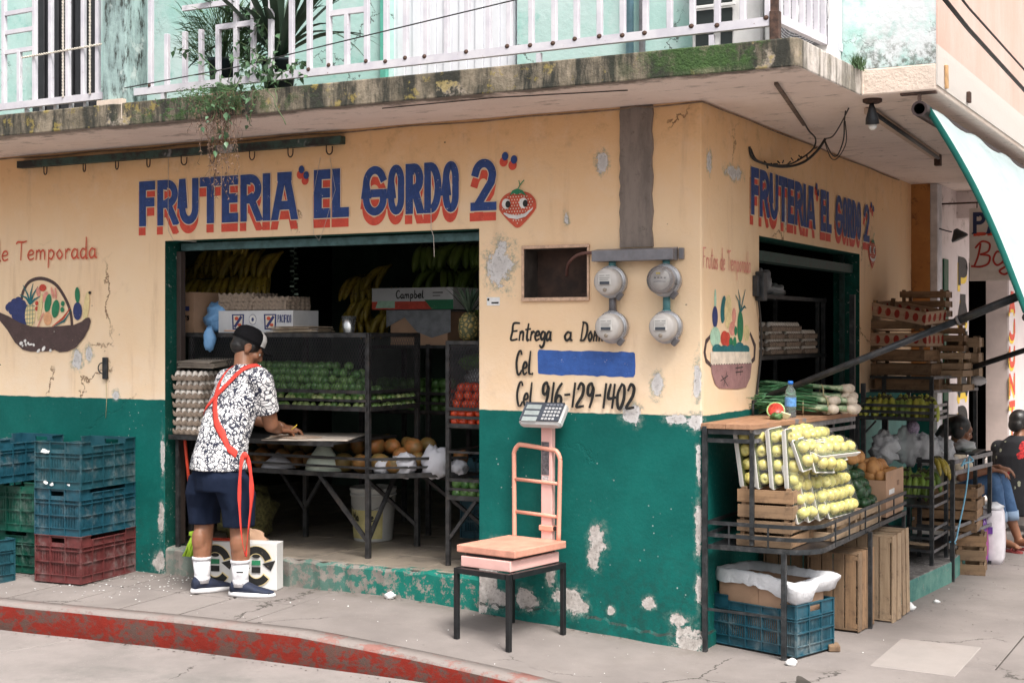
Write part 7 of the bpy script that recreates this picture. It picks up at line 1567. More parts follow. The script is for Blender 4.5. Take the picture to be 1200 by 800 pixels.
# socks and shoes
m_sock = M('white_sock', (.72, .71, .74), .9, var=.06, scale=60); m_shoe = M('navy_shoe', (.010, .016, .040), .75, var=.3, scale=40); m_sole = M('white_sole', (.68, .67, .68), .5, var=.05)
def shoe(ank, d, nm):
    d = Vector(d).normalized(); s_ = Vector((-d.y, d.x, 0)); H_ = Vector((ank.x, ank.y, g0)) - d * .065
    def ring(f, w, z0, z1, n_=16): 
        c = H_ + d * f; return [c + s_ * w * math.cos(2 * PI * k / n_) + Vector((0, 0, (z0 + z1) / 2 + (z1 - z0) / 2 * math.sin(2 * PI * k / n_))) for k in range(n_)]
    sole = MB(); out = []
    for k in range(30):
        a = 2 * PI * k / 30; f = .135 + .140 * math.cos(a); w = .044 * math.sin(a) * (1 + .12 * math.cos(a) - .1 * math.cos(2 * a)); out.append(H_ + d * f + s_ * w)
    sole.loft([[p + Vector((0, 0, .001)) for p in out], [p * 1 + Vector((0, 0, .012)) + (p - H_ - d * .135) * .05 for p in out], [p + Vector((0, 0, .030 - .006 * ((p - H_).dot(d) > .16))) + (p - H_ - d * .135) * .02 for p in out]])
    sh = MB(); sh.loft([ring(.002, .022, .02, .075), ring(.02, .036, .015, .105), ring(.06, .041, .015, .110), ring(.11, .043, .012, .090), ring(.16, .046, .012, .066), ring(.21, .044, .012, .052), ring(.25, .034, .014, .042), ring(.268, .018, .018, .034)])
    so = fuse(nm, sh, m_shoe, man, L0, .005, 3); ob('sole', sole, m_sole, so)
    k_ = MB(); k_.tube([Vector((ank.x, ank.y, g0 + .06)), Vector((ank.x, ank.y, g0 + .12)), Vector((ank.x, ank.y - .004, g0 + .215))], [.048, .047, .055], 18); k_.tube([Vector((ank.x, ank.y - .004, g0 + .20)), Vector((ank.x, ank.y - .004, g0 + .218))], .0575, 18); k_.ball(Vector((ank.x, ank.y, g0 + .09)) , (.049, .050, .05), 16, 10); ob('sock', k_, m_sock, man, L0)
shoe(AL, (.42, .9, 0), 'shoe'); shoe(AR, (.93, .36, 0), 'shoe')
# apron straps wrapped onto the shirt
m_red = M('red_apron_cloth', (.62, .045, .030), .8, var=.12, scale=20, bump=.3, bs=200)
def strap_on(pts, w, name='apron_strap', nrm=(.35, -.94, 0), off=.005):
    pts = catmull([Vector(p) for p in pts], 8); m_ = MB(); rows = []; nn = Vector(nrm)
    for i, p in enumerate(pts):
        t_ = (pts[min(i + 1, len(pts) - 1)] - pts[max(0, i - 1)]).normalized(); s_ = t_.cross(nn).normalized() * w / 2; rows.append([p - s_, p - s_ * .33, p + s_ * .33, p + s_])
    m_.loft(rows, False, True, False); o_ = ob(name, m_, m_red, man, L0)
    sw = o_.modifiers.new('wrap', 'SHRINKWRAP'); sw.target = shirt; sw.wrap_method = 'NEAREST_SURFACEPOINT'; sw.wrap_mode = 'ABOVE_SURFACE'; sw.offset = off
    sd__ = o_.modifiers.new('thick', 'SOLIDIFY'); sd__.thickness = .003; return o_
strap_on([(-2.93, -.17, 1.47), (-2.95, -.24, 1.42), (-2.97, -.33, 1.33), (-2.93, -.39, 1.20), (-2.87, -.44, 1.10), (-2.76, -.49, 1.0), (-2.67, -.47, .93)], .046)
strap_on([(-2.75, -.20, 1.45), (-2.79, -.27, 1.42), (-2.88, -.36, 1.34), (-2.98, -.38, 1.24), (-3.07, -.36, 1.16), (-3.11, -.27, 1.10)], .050, off=.008)
def tie(pts, w0, w1):
    pts = catmull([Vector(p) for p in pts], 6); m_ = MB(); rows = []
    for i, p in enumerate(pts): a = i * .16; v = Vector((math.cos(a * .6), .6 * math.sin(a * .6) + .3, 0)).normalized() * (w0 + (w1 - w0) * (.5 + .5 * math.sin(i * .7))) / 2; rows.append([p - v, p + Vector((0, .002, 0)), p + v])
    m_.loft(rows, False, True, False); o_ = ob('apron_tie', m_, m_red, man, L0); o_.modifiers.new('s', 'SOLIDIFY').thickness = .0025
tie([(-2.655, -.475, .93), (-2.66, -.49, .84), (-2.672, -.485, .68), (-2.668, -.48, .53), (-2.655, -.475, .40), (-2.645, -.46, .335)], .016, .024)
tie([(-2.650, -.45, .93), (-2.628, -.44, .84), (-2.622, -.435, .70), (-2.635, -.44, .54), (-2.645, -.45, .42), (-2.648, -.458, .335)], .018, .030)
ob('apron_knot', MB().ball((-2.652, -.462, .925), (.020, .016, .022), 12, 8), m_red, man, L0)
ob('sock_mark', MB().box(-.020, .020, -.0565, -.0525, .150, .158), mur['black'], man, (AR.x - BX[0] + .015, AR.y - BX[1] - .004, 0), (0, 0, R(25)))
solo('pencil', MB().tube([(0, 0, 0), (.03, .02, .03)], .004, 6), M('pencil_yellow', (.75, .55, .05), .5), 'small yellow pen held in the man\'s hand', 'pen', (-2.725, .08, 1.04))

# ---- woman seated by the low rack
def woman():
    bx = Vector((.58, 4.62, gz(.6, 4.6))); l0 = tuple(-bx); t = thing('person', 'woman with black hair in jeans and a cream top, looking down beside the low rack', 'person', bx)
    hc = Vector((.47, 4.36, .875)); m = MB(); yw_, pt = R(-68), R(-22); head(m, hc, yw_, pt, .96)
    m.tube([(.43, 4.40, .70), hc + Vector((-.01, 0, -.04))], [.052, .046], 14)
    m.loft([oring((.36, 4.42, .34), .15, .12, R(-70)), oring((.37, 4.42, .50), .13, .11, R(-70)), oring((.40, 4.41, .65), .15, .10, R(-70)), oring((.42, 4.40, .73), .09, .07, R(-70))])
    limb(m, [(.44, 4.26, .67), (.52, 4.16, .54), (.74, 4.20, .60)], [.050, .040, .026]); limb(m, [(.40, 4.55, .67), (.54, 4.60, .54), (.76, 4.42, .60)], [.050, .040, .026])
    hand_at(m, (.74, 4.20, .60), (.9, .3, -.1), (0, 0, 1), .5, .92, 1); hand_at(m, (.76, 4.42, .60), (.9, -.3, -.1), (0, 0, 1), .5, .92, -1)
    limb(m, [(.84, 4.44, .22), (.90, 4.46, .04)], [.042, .030]); limb(m, [(.78, 4.30, .22), (.80, 4.34, .04)], [.042, .030])
    for a, d in (((.90, 4.46, .03), (.9, -.35, 0)), ((.80, 4.34, .03), (.8, -.5, 0))):
        d = Vector(d).normalized(); a = Vector(a); m.tube([a - d * .03, a + d * .06, a + d * .14 - Vector((0, 0, .015))], [.030, .032, .022], 12)
        s_ = Vector((-d.y, d.x, 0))
        for k in range(5): q_ = a + d * .14 + s_ * (k - 2) * .014 - Vector((0, 0, .018)); m.tube([q_, q_ + d * (.035 - .004 * k)], [.009, .007], 7)
    fuse('body', m, m_skin, t, l0, .0075, 3); face_bits(t, hc, yw_, pt, .96, l0)
    T2 = hframe(hc, yw_, pt, .96); m = MB(); m.T = T2; m.ball((0, -.022, .040), (.086, .102, .092), 22, 14); m.ball((0, -.085, -.01), (.06, .06, .07)); m.ball((.068, -.010, -.01), (.024, .05, .06)); m.ball((-.068, -.010, -.01), (.024, .05, .06)); m.tube([(0, -.11, -.02), (.0, -.13, -.10), (0, -.10, -.20)], [.045, .04, .02], 12); fuse('hair', m, m_hair, t, l0, .007, 3)
    m = MB(); m.loft([oring((.355, 4.42, .34), .17, .14, R(-70)), oring((.37, 4.42, .48), .15, .125, R(-70)), oring((.40, 4.41, .63), .165, .118, R(-70)), oring((.415, 4.40, .71), .12, .09, R(-70)), oring((.42, 4.40, .74), .07, .06, R(-70))]); m.ball((.44, 4.27, .66), .068); m.ball((.40, 4.54, .66), .068); limb(m, [(.44, 4.26, .67), (.50, 4.18, .56)], [.064, .056]); limb(m, [(.40, 4.55, .67), (.50, 4.59, .56)], [.064, .056])
    n = NB('cream_top'); n.bump(n.noise(9, 4), .5, .01); fuse('blouse', m, n.out(n.mix(n.ramp(n.noise(12, 3), .55, .6), (.66, .55, .42), (.70, .66, .62)), .9), t, l0, .009, 3)
    n = NB('blue_denim'); n.bump(n.noise(8, 4), .5, .01); m_d = n.out(n.mix(n.ramp(n.noise(14, 4), .35, .65), (.045, .10, .21), (.075, .15, .29)), .9)
    m = MB(); m.loft([oring((.34, 4.42, .24), .16, .15, R(-70)), oring((.34, 4.42, .38), .16, .14, R(-70))]); limb(m, [(.40, 4.32, .34), (.74, 4.24, .52), (.78, 4.29, .26)], [.098, .072, .055]); limb(m, [(.40, 4.52, .34), (.76, 4.42, .52), (.84, 4.44, .26)], [.098, .074, .056]); fuse('jeans', m, m_d, t, l0, .009, 3)
    for a, b in (((.78, 4.29, .27), (.785, 4.295, .20)), ((.84, 4.44, .27), (.845, 4.443, .20))): ob('jeans_cuff', MB().tube([a, b], [.060, .061], 18), M('denim_cuff', (.22, .30, .42), .9, var=.15), t, l0)
    for a, d in (((.90, 4.46, 0), (.9, -.35, 0)), ((.80, 4.34, 0), (.8, -.5, 0))):
        d = Vector(d).normalized(); a = Vector(a); a.z = gz(a.x, a.y); m = MB(); s_ = Vector((-d.y, d.x, 0)); m.prism([tuple((a + d * (.07 + .12 * math.cos(q_)) + s_ * .042 * math.sin(q_))[:2]) for q_ in [2 * PI * k / 18 for k in range(18)]], a.z, a.z + .014); m.tube([a + d * .10 + s_ * .036 + Vector((0, 0, .012)), a + d * .11 + Vector((0, 0, .045)), a + d * .10 - s_ * .036 + Vector((0, 0, .012))], .009, 8); ob('sandal', m, M('red_sandal', (.25, .04, .04), .6), t, l0)
    return t
woman()
bevel(solo('stone_block', MB().box(.14, .56, 4.22, 4.66, -.03, .235), m_step, 'low pale block the woman in jeans sits on', 'block'), .01)
# ---- second woman, seen from behind at the frame edge
def woman2():
    bx = Vector((.70, 5.6, .10)); l0 = tuple(-bx); t = thing('person', 'person seated with their back turned, in a black garment with red roses', 'person', bx); m = MB(); hc = Vector((.73, 5.62, .86)); head(m, hc, R(-20), R(-18), .95)
    m.tube([(.72, 5.58, .74), hc + Vector((0, 0, -.05))], [.05, .046], 12); m.loft([oring((.72, 5.60, .16), .18, .16), oring((.72, 5.60, .40), .15, .13), oring((.72, 5.59, .62), .16, .11), oring((.72, 5.58, .74), .10, .08)]); limb(m, [(.56, 5.6, .66), (.54, 5.75, .42), (.70, 5.92, .36)], [.05, .04, .026]); limb(m, [(.88, 5.6, .66), (.91, 5.75, .42), (.78, 5.92, .36)], [.05, .04, .026])
    hand_at(m, (.70, 5.92, .36), (.5, .8, 0), (0, 0, 1), .6, .9, 1); hand_at(m, (.78, 5.92, .36), (-.5, .8, 0), (0, 0, 1), .6, .9, -1); limb(m, [(.64, 5.62, .22), (.62, 6.02, .30), (.62, 6.05, .14)], [.09, .06, .04]); limb(m, [(.80, 5.62, .22), (.82, 6.02, .30), (.82, 6.05, .14)], [.09, .06, .04])
    fuse('body', m, m_skin, t, l0, .010, 3); T2 = hframe(hc, R(-20), R(-18), .95); face_bits(t, hc, R(-20), R(-18), .95, l0)
    m = MB(); m.T = T2; m.ball((0, -.022, .036), (.088, .104, .096), 20, 12); m.ball((0, -.075, -.02), (.07, .05, .07)); fuse('hair', m, m_hair, t, l0, .008, 3)
    n = NB('rose_print').world(); v = n.voro(6.5, 'F1'); blob = n.ramp(n.add(v, n.mul(n.noise(22, 3), .28)), .42, .45, 1, 0); lf = n.ramp(n.voro(16, 'F1', vec=n.stretch((1, 1, .8))), .20, .23, 1, 0); cc = n.mix(n.mul(lf, n.ramp(n.noise(4, 1), .5, .54)), (.012, .012, .016), (.30, .30, .22)); cc = n.mix(n.mul(blob, n.ramp(n.noise(3.1, 0), .42, .46)), cc, n.mix(n.ramp(n.noise(34, 3), .45, .55), (.55, .03, .03), (.22, .01, .015))); n.bump(n.noise(10, 4), .5, .01); m_r = n.out(cc, .85)
    m = MB(); m.loft([oring((.72, 5.60, .105), .235, .20), oring((.72, 5.60, .22), .225, .19), oring((.72, 5.60, .42), .200, .155), oring((.72, 5.59, .60), .195, .135), oring((.72, 5.585, .72), .13, .10), oring((.72, 5.58, .77), .065, .06)]); m.ball((.57, 5.6, .655), .072); m.ball((.87, 5.6, .655), .072); limb(m, [(.56, 5.6, .66), (.54, 5.72, .46)], [.068, .058]); limb(m, [(.88, 5.6, .66), (.91, 5.72, .46)], [.068, .058]); fuse('dress', m, m_r, t, l0, .010, 3)
woman2()
# ================================================================== INSIDE THE SHOP
inner_rack = M('inner_rack_steel', (.045, .045, .047), .45, .5, var=.4, scale=25, dirt=(.14, .11, .09), dirt_amt=.5)
t = thing('produce_rack', 'dark steel rack behind the man with wire mesh above trays of limes', 'rack')
RX0, RX1, RY0, RY1 = -4.25, -2.257, .235, .80
for x, y in ((RX1, RY0), (RX1, RY1), (-3.15, RY1), (-3.66, RY0), (RX0, RY1)): post(t, x, y, .257, 1.63, .030, inner_rack)
post(t, -1.76, .80, .257, 1.26, .024, inner_rack)
for z, h_ in ((1.172, .03), (1.222, .016), (1.275, .022), (1.625, .025)): ob('rack_rail', MB().bar((RX0, RY0 - .018, z), (RX1, RY0 - .018, z), .006, h_), inner_rack, t); ob('rack_rail', MB().bar((RX1 + .018, RY0, z), (RX1 + .018, RY1, z), .006, h_), inner_rack, t)
for z, h_ in ((.762, .03), (.812, .014), (.865, .018)): ob('basket_rail', MB().bar((RX0, RY0 - .018, z), (RX1 + .02, RY0 - .018, z), .006, h_), inner_rack, t); ob('basket_rail', MB().bar((RX1 + .02, RY0 - .018, z), (-1.78, .62, z), .006, h_), inner_rack, t)
ob('basket_plate', MB().prism([(RX0, RY0), (RX1, RY0), (-1.78, .64), (-1.78, .82), (RX0, .82)], .748, .754), inner_rack, t); ob('tray_plate', MB().box(RX0, RX1, RY0, RY1, 1.158, 1.164), inner_rack, t)
ob('top_board', MB().box(RX0, RX1 + .01, RY0 - .01, RY1, 1.628, 1.640), inner_rack, t)
for a, b in (((-2.26, .235, .36), (-2.62, .235, .75)), ((-2.26, .235, .36), (-2.26, .55, .75)), ((-2.26, .79, .40), (-2.75, .79, .75)), ((-3.15, .79, .45), (-3.40, .79, .75)), ((-3.15, .79, .45), (-2.95, .79, .75)), ((-1.76, .8, .42), (-2.25, .8, .74))): ob('brace', MB().bar(a, b, .022), inner_rack, t)
def wire_mesh(p0, u, v, step=.020, r=.0009):
    """diamond mesh over the parallelogram p0, p0+u, p0+v"""
    p0, u, v = Vector(p0), Vector(u), Vector(v); m = MB(); L, H_ = u.length, v.length; ud, vd = u.normalized(), v.normalized(); k = 2.0
    for s_ in (1, -1):
        c = -H_ / k if s_ > 0 else 0
        while c < L + (0 if s_ > 0 else H_ / k):
            pts = []
            for tt in (0, 1):
                x = c + s_ * H_ / k * tt if s_ > 0 else c - H_ / k * tt; pts.append([x, H_ * tt])
            (xa, ya), (xb, yb) = pts
            if xa > xb: xa, ya, xb, yb = xb, yb, xa, ya
            if xb > 0 and xa < L:
                if xa < 0: ya += (yb - ya) * (0 - xa) / (xb - xa); xa = 0
                if xb > L: yb = ya + (yb - ya) * (L - xa) / (xb - xa); xb = L
                m.bar(p0 + ud * xa + vd * ya, p0 + ud * xb + vd * yb, r * 2, r * 2, up=(.3, 1, .2))
            c += step
    return m
m_wire = M('mesh_wire', (.10, .10, .11), .4, .7, bump=0)
o_ = ob('wire_mesh', wire_mesh((-3.66, RY0 - .02, 1.285), (1.40, 0, 0), (0, 0, .335)), m_wire, t); o_['kind'] = 'stuff'
o_ = ob('wire_mesh', wire_mesh((RX1 + .02, RY0, 1.285), (0, .565, 0), (0, 0, .335)), m_wire, t); o_['kind'] = 'stuff'
lime = ballmesh('lime', fruit_mat('lime_skin', (.07, .19, .045), (.04, .12, .03), .35, (.16, .26, .08), .6), (.030, .030, .033), 10, 7); lime_s = ballmesh('lime', fruit_mat('small_lime_skin', (.13, .26, .06), (.06, .16, .04), .35, (.42, .44, .20), .7), (.021, .021, .027), 9, 6)
tom = ballmesh('tomato', fruit_mat('plum_tomato', (.62, .075, .02), (.50, .045, .015), .3), (.027, .027, .033), 10, 7)
random.seed(77)
sp = []
for k in range(4):
    for j in range(3):
        for i in range(22 - 2 * k):
            if random.random() < .88: sp.append((-3.30 + .048 * i + .02 * k + random.uniform(-.008, .008), .275 + .055 * j + .025 * k + random.uniform(-.008, .008), 1.295 - .10 + .046 * k + .035 * (j > 0) + random.uniform(-.006, .006) + .055))
heap('lime', lime, 'large round green lime in the heap behind the wire mesh', 'lime', 'limes heaped behind the wire mesh', sp[:200], True, (.9, 1.1))
sp = [(-3.25 + .052 * i + random.uniform(-.01, .01), .255 + random.uniform(-.005, .01), 1.185 + .048 * k) for k in range(2) for i in range(19) if random.random() < .9] + [(-2.262 + random.uniform(-.005, .005), .30 + .055 * i, 1.185 + .048 * k) for k in range(2) for i in range(9)]
heap('lime', lime_s, 'small pale green lime in the shallow tray below the wire mesh', 'lime', 'small limes in the shallow tray', sp)
# fruit and paper-wrapped things in the basket
pap = ballmesh('papaya', fruit_mat('papaya_skin', (.36, .13, .035), (.20, .11, .035), .5, (.14, .13, .04), .7), (.055, .055, .072), 14, 10)
sp = [(-3.45 + .13 * i + random.uniform(-.02, .02), .40 + .16 * j + random.uniform(-.03, .03), .82 + .10 * (j > 0)) for j in range(3) for i in range(11)]
heap('papaya', pap, 'orange brown papaya lying in the low basket of the inner rack', 'papaya', 'papayas in the low basket', sp, True, (.8, 1.15))
wp = NB('wrap_paper'); wp.bump(wp.noise(30, 4), .5, .008); m_wp = wp.out(wp.mix(wp.noise(12), (.46, .46, .52), (.62, .62, .66)), .8); wp2 = M('green_white_paper', (.52, .58, .50), .7, var=.1)
def cone(loc, r_, h_, mt, label, rz=0.0, tilt=0.0):
    m = MB(); m.loft([[(r_ * (1 + .08 * math.cos(5 * a)) * math.cos(a), r_ * .8 * math.sin(a), 0) for a in [2 * PI * k / 14 for k in range(14)]], [(r_ * .9 * math.cos(a), r_ * .72 * math.sin(a), h_ * .3) for a in [2 * PI * k / 14 for k in range(14)]], [(r_ * .06 * math.cos(a), r_ * .06 * math.sin(a), h_) for a in [2 * PI * k / 14 for k in range(14)]]]); solo('paper_wrap', m, mt, label, 'paper wrap', loc, (tilt, 0, rz), 'paper wrapped fruit in the low basket')
cone((-2.66, .33, .77), .125, .20, wp2, 'pale green paper cone standing in the low basket beside the steel post'); cone((-3.02, .33, .77), .11, .10, m_wp, 'flat white paper parcel in the low basket left of the pale cone', .3)
for k, (x, y, r_, lb) in enumerate(((-2.12, .42, (.085, .06, .075), 'white wrapped fruit in the low basket just right of the steel post'), (-1.95, .52, (.095, .07, .095), 'largest white wrapped bundle at the right end of the low basket'), (-2.25, .38, (.06, .05, .05), 'small white wrapped fruit right behind the steel post'), (-1.83, .60, (.06, .05, .05), 'white wrapped parcel at the right tip of the low basket'))):
    solo('paper_wrap', crumple(r_, 101 + k, 16, 10, .4), m_wp, lb, 'paper wrap', (x, y, .76 + r_[2] * .8), group='paper wrapped fruit in the low basket')
heap('papaya', pap, 'orange papaya beside the white paper cones at the basket end', 'papaya', 'papayas at the basket end', [(-2.10, .55, .84), (-2.0, .62, .85), (-1.86, .68, .86), (-2.2, .55, .86)])
# work shelf with the cardboard sheet, egg stack
t = thing('work_table', 'dark steel shelf the man works on, just inside the doorway', 'table'); ob('table_top', MB().box(-3.66, -2.36, .02, .20, .965, .980).box(-4.2, -2.36, .2005, .72, .965, .980), inner_rack, t); ob('front_rail', MB().bar((-3.66, .015, .968), (-2.36, .015, .968), .005, .03), inner_rack, t)
for x, y in ((-3.62, .06),): post(t, x, y, .253, .965, .025, inner_rack)
pale = M('pale_board', (.50, .44, .38), .85, var=.1, scale=8)
solo('cardboard_sheet', MB().box(-.27, .27, -.30, .30, 0, .008, .002), pale, 'pale cardboard sheet on the work shelf under the man\'s hands', 'cardboard sheet', (-2.68, .28, .9815), (0, 0, R(22)))
solo('cardboard_sheet', MB().box(-.14, .14, -.10, .10, 0, .008, .002), M('brown_sheet', (.36, .27, .21), .85), 'small brown piece of card lying on the pale sheet by the man\'s hand', 'cardboard sheet', (-2.72, .12, .9905), (0, 0, R(-18)))
GE2 = 'trays of eggs stacked on the work shelf'
for k in range(7): egg_tray((-3.53 + random.uniform(-.01, .01), .20 + random.uniform(-.008, .008), .982 + .058 * k), R(90 + random.uniform(-4, 4)), ['bottom', 'second', 'third', 'fourth', 'fifth', 'sixth', 'top'][k] + ' egg tray of the stack on the work shelf, left of the man', GE2, 'edge')
m = MB()
for k in range(7): m.at((random.uniform(-.01, .01), random.uniform(-.01, .01), .0065 * k), random.uniform(-.1, .1), R(4)).box(-.15, .15, -.13, .13, 0, .005)
solo('card_pile', m, M('grey_card', (.28, .24, .20), .9, var=.2), 'pile of flat grey card on top of the egg stack behind the man', 'cardboard', (-3.50, .22, 1.42))
solo('red_pole', MB().tube([(-3.655, .12, 1.28), (-3.60, .10, .95), (-3.52, .06, .62)], .011, 8), M('red_pole', (.55, .05, .02), .5), 'thin red pole leaning just inside the left door jamb', 'pole')
# on top of the rack
def printed_box(w, d, h, loc, rz, mt, label, prints, cat='cardboard box'):
    t = thing('cardboard_box', label, cat, loc, rz); ob('carton', bevel(ob('carton_tmp', MB().box(-w/2, w/2, -d/2, d/2, 0, h), mt, t), .003).data, None, t); bpy.data.objects.remove([c for c in t.children if c.name.startswith('carton_tmp')][0])
    class BP(Paint):
        def pt(s, u, z): return (u, -d/2 - s.e, z)
    P_ = BP('F'); P_.e = .0008; prints(P_); ob('print', P_.mb, MM, t); return t
def pr_pep(P_):
    P_.poly([(-.125, .145), (.10, .145), (.10, .175), (-.125, .175)], K_['blue']); hand(P_, 'l Peppers', -.125, .105, .085, .050, .008, K_['black']); P_.poly([(-.12, .03), (-.06, .03), (-.06, .06), (-.12, .06)], K_['green']); P_.oval(-.06, .262, .02, .010, K_['black']); P_.oval(-.06, .008, .02, .008, K_['black'])
for g_ in ('y', 'P', 'S'): pass
printed_box(.27, .30, .27, (-3.835, .45, 1.641), 0, card, 'brown carton of peppers on top of the rack in the upper left of the doorway', pr_pep)
blue_bag = NB('blue_bag'); blue_bag.bump(blue_bag.noise(18, 5, .7), .9, .015); m_bb = blue_bag.out(blue_bag.mix(blue_bag.noise(8), (.10, .28, .58), (.24, .46, .75)), .3)
solo('plastic_bag', crumple((.12, .10, .11), 55, 24, 16, .3), m_bb, 'crumpled light blue plastic bag between the pepper carton and the white beer box', 'plastic bag', (-3.56, .42, 1.742))
solo('plastic_bag', crumple((.045, .03, .08), 57, 14, 10, .3), m_bb, 'tail of a light blue bag hanging over the rack edge above the man\'s cap', 'plastic bag', (-3.47, .19, 1.60))
def pr_pac(P_):
    for u in (-.14, .12):
        P_.poly([(u - .045, .02), (u + .045, .02), (u + .05, .12), (u - .05, .12)], K_['blue']); P_.poly([(u - .034, .03), (u + .034, .03), (u + .038, .112), (u - .038, .112)], K_['cream']); P_.poly([(u - .036, .04), (u - .02, .03), (u + .037, .10), (u + .02, .112)], K_['blue']); P_.oval(u - .012, .092, .016, .012, K_['scarlet']); P_.oval(u + .012, .05, .016, .010, K_['scarlet'])
    P_.oval(-.02, .085, .030, .034, K_['blue']); P_.oval(-.02, .085, .027, .031, K_['white']); P_.oval(-.02, .085, .010, .013, K_['blue'])
    x = .18
    for ch in 'PACIFICO':
        w = .008 if ch == 'I' else .016
        P_.e += .0005
        if ch == 'I': bold_letter(P_, 'I', x, x + .008, .065, .115, .006, K_['blue'])
        else: bold_letter(P_, ch, x, x + w - .002, .065, .115, .0045, K_['blue'])
        x += w
    P_.poly([(.20, .02), (.27, .02), (.27, .028), (.20, .028)], K_['scarlet']); P_.poly([(-.25, .01), (-.10, .01), (-.10, .016), (-.25, .016)], K_['orange'])
printed_box(.60, .28, .143, (-3.20, .46, 1.641), R(1), M('white_carton', (.60, .60, .62), .7, var=.05), 'long white box printed with blue shields on top of the rack above the man', pr_pac)
random.seed(91)
GE3 = 'empty pulp egg trays on the white box'
for c_ in range(2):
    for k in range(4):
        if c_ == 1 and k == 3: continue
        egg_tray((-3.38 + .27 * c_ + random.uniform(-.006, .006), .47, 1.786 + .026 * k), R(random.uniform(-4, 4)), ['lowest', 'second', 'third', 'highest'][k] + ' empty egg tray of the ' + ('left' if c_ == 0 else 'right') + ' pile on the white box', GE3, None)
m = MB()
for k in range(6): m.at((random.uniform(-.04, .04), random.uniform(-.01, .01), .007 * k), random.uniform(-.12, .12), R(random.uniform(-1, 1))).box(-.17, .17, -.10, .10, 0, .004)
solo('card_pile', m, M('tan_card', (.36, .28, .20), .9, var=.2), 'small pile of flattened tan card beside the metal cup on the rack', 'cardboard', (-2.86, .34, 1.641))
solo('metal_cup', MB().lathe([(.034, 0), (.048, .105), (.046, .105), (.033, .006)], 20, True, False), M('cup_metal', (.55, .55, .56), .25, .9, bump=0), 'shiny metal cup on top of the rack near the steel post', 'cup', (-2.53, .42, 1.641))
# bucket
t = thing('bucket', 'white plastic bucket with a yellow label on the shop floor under the rack', 'bucket', (-2.68, .92, .257)); ob('body', MB().lathe([(.125, 0), (.130, .004), (.150, .30), (.156, .30), (.156, .312), (.151, .312), (.153, .335), (.158, .335), (.158, .352), (.146, .356), (.146, .34), (.12, .02)], 28, True, False), M('bucket_white', (.55, .56, .55), .45, var=.1, scale=6, dirt=(.3, .28, .22)), t)
m = MB(); A_s = [R(-150 + 120 * k / 16) for k in range(17)]
for a, b in zip(A_s[:-1], A_s[1:]): m.quad(*[((r_ + .0015) * math.cos(q_), (r_ + .0015) * math.sin(q_), z) for r_, z, q_ in ((.131, .02, a), (.131, .02, b), (.1425, .21, b), (.1425, .21, a))])
ob('label', m, M('bucket_label', (.50, .44, .20), .5, var=.2, scale=8), t)
class Cyl(Paint):
    def pt(s, u, z): a = R(-90) + u / .14; rr = .131 + (z - .02) * .0605 + .0025 + s.e; return (rr * math.cos(a), rr * math.sin(a), z)
P_ = Cyl('F'); P_.e = .0; hand(P_, 'Ma', -.085, -.02, .14, .055, .010, K_['black']); hand(P_, 'ise', .035, .085, .14, .055, .010, K_['black']); ob('label_lettering', P_.mb, MM, t); ob('bail', MB().tube([(.155 * math.cos(a), .155 * math.sin(a) * .9 - .0, .30 - .10 * abs(math.sin(a))) for a in [PI + PI * k / 12 for k in range(13)]], .003, 5), steel_grey, t)
# right hand inner rack
t = thing('tomato_rack', 'narrow dark steel rack with mesh and tomatoes at the right side of the doorway', 'rack'); QX0, QX1, QY0, QY1 = -1.690, -1.215, .245, .80
for x, y in ((QX0, QY0), (QX0, QY1), (QX1, QY1)): post(t, x, y, .257, 1.59, .026, inner_rack)
for z, h_ in ((1.092, .024), (1.140, .018), (1.190, .020), (1.583, .02), (.665, .028), (.715, .016), (.770, .02), (.935, .014)): ob('rack_rail', MB().bar((QX0, QY0 - .016, z), (QX1, QY0 - .016, z), .006, h_), inner_rack, t); ob('rack_rail', MB().bar((QX0 - .016, QY0, z), (QX0 - .016, QY1, z), .006, h_), inner_rack, t)
for z in (1.080, .652, 1.575): ob('tray_plate', MB().box(QX0, QX1, QY0, QY1, z - .006, z), inner_rack, t)
ob('brace', MB().bar((QX0 + .01, QY0, .42), (QX0 + .19, QY0, .65), .02), inner_rack, t)
ob('wire_mesh', wire_mesh((QX0 + .012, QY0 - .018, 1.20), (.46, 0, 0), (0, 0, .375)), m_wire, t)['kind'] = 'stuff'; ob('wire_mesh', wire_mesh((QX0 - .018, QY0, 1.20), (0, .55, 0), (0, 0, .375)), m_wire, t)['kind'] = 'stuff'
random.seed(5)
heap('tomato', tom, 'plum tomato in the open tray of the narrow rack', 'tomato', 'tomatoes in the open tray of the narrow rack', [(-1.655 + .056 * i + random.uniform(-.008, .008), .265 + .06 * j, 1.112 + .05 * k) for k in range(2) for j in range(2) for i in range(6)])
heap('tomato', tom, 'red tomato in the heap behind the mesh of the narrow rack', 'tomato', 'tomatoes heaped behind the mesh', [(-1.65 + .055 * i + random.uniform(-.01, .01), .29 + .06 * j + .02 * k, 1.215 + .048 * k) for k in range(3) for j in range(2) for i in range(7 - k)], True, (1.0, 1.25))
heap('lime', lime, 'green lime in the lower tray of the narrow rack', 'lime', 'limes in the lower tray of the narrow rack', [(-1.655 + .062 * i + random.uniform(-.01, .01), .275 + .07 * j, .685 + .055 * k) for k in range(2) for j in range(2) for i in range(6)])
n = NB('pineapple_skin'); v = n.voro(34, 'DISTANCE_TO_EDGE'); cc = n.mix(n.ramp(v, .05, .25), (.06, .07, .03), (.30, .22, .07)); n.bump(v, .8, .01); m_pine = n.out(cc, .6)
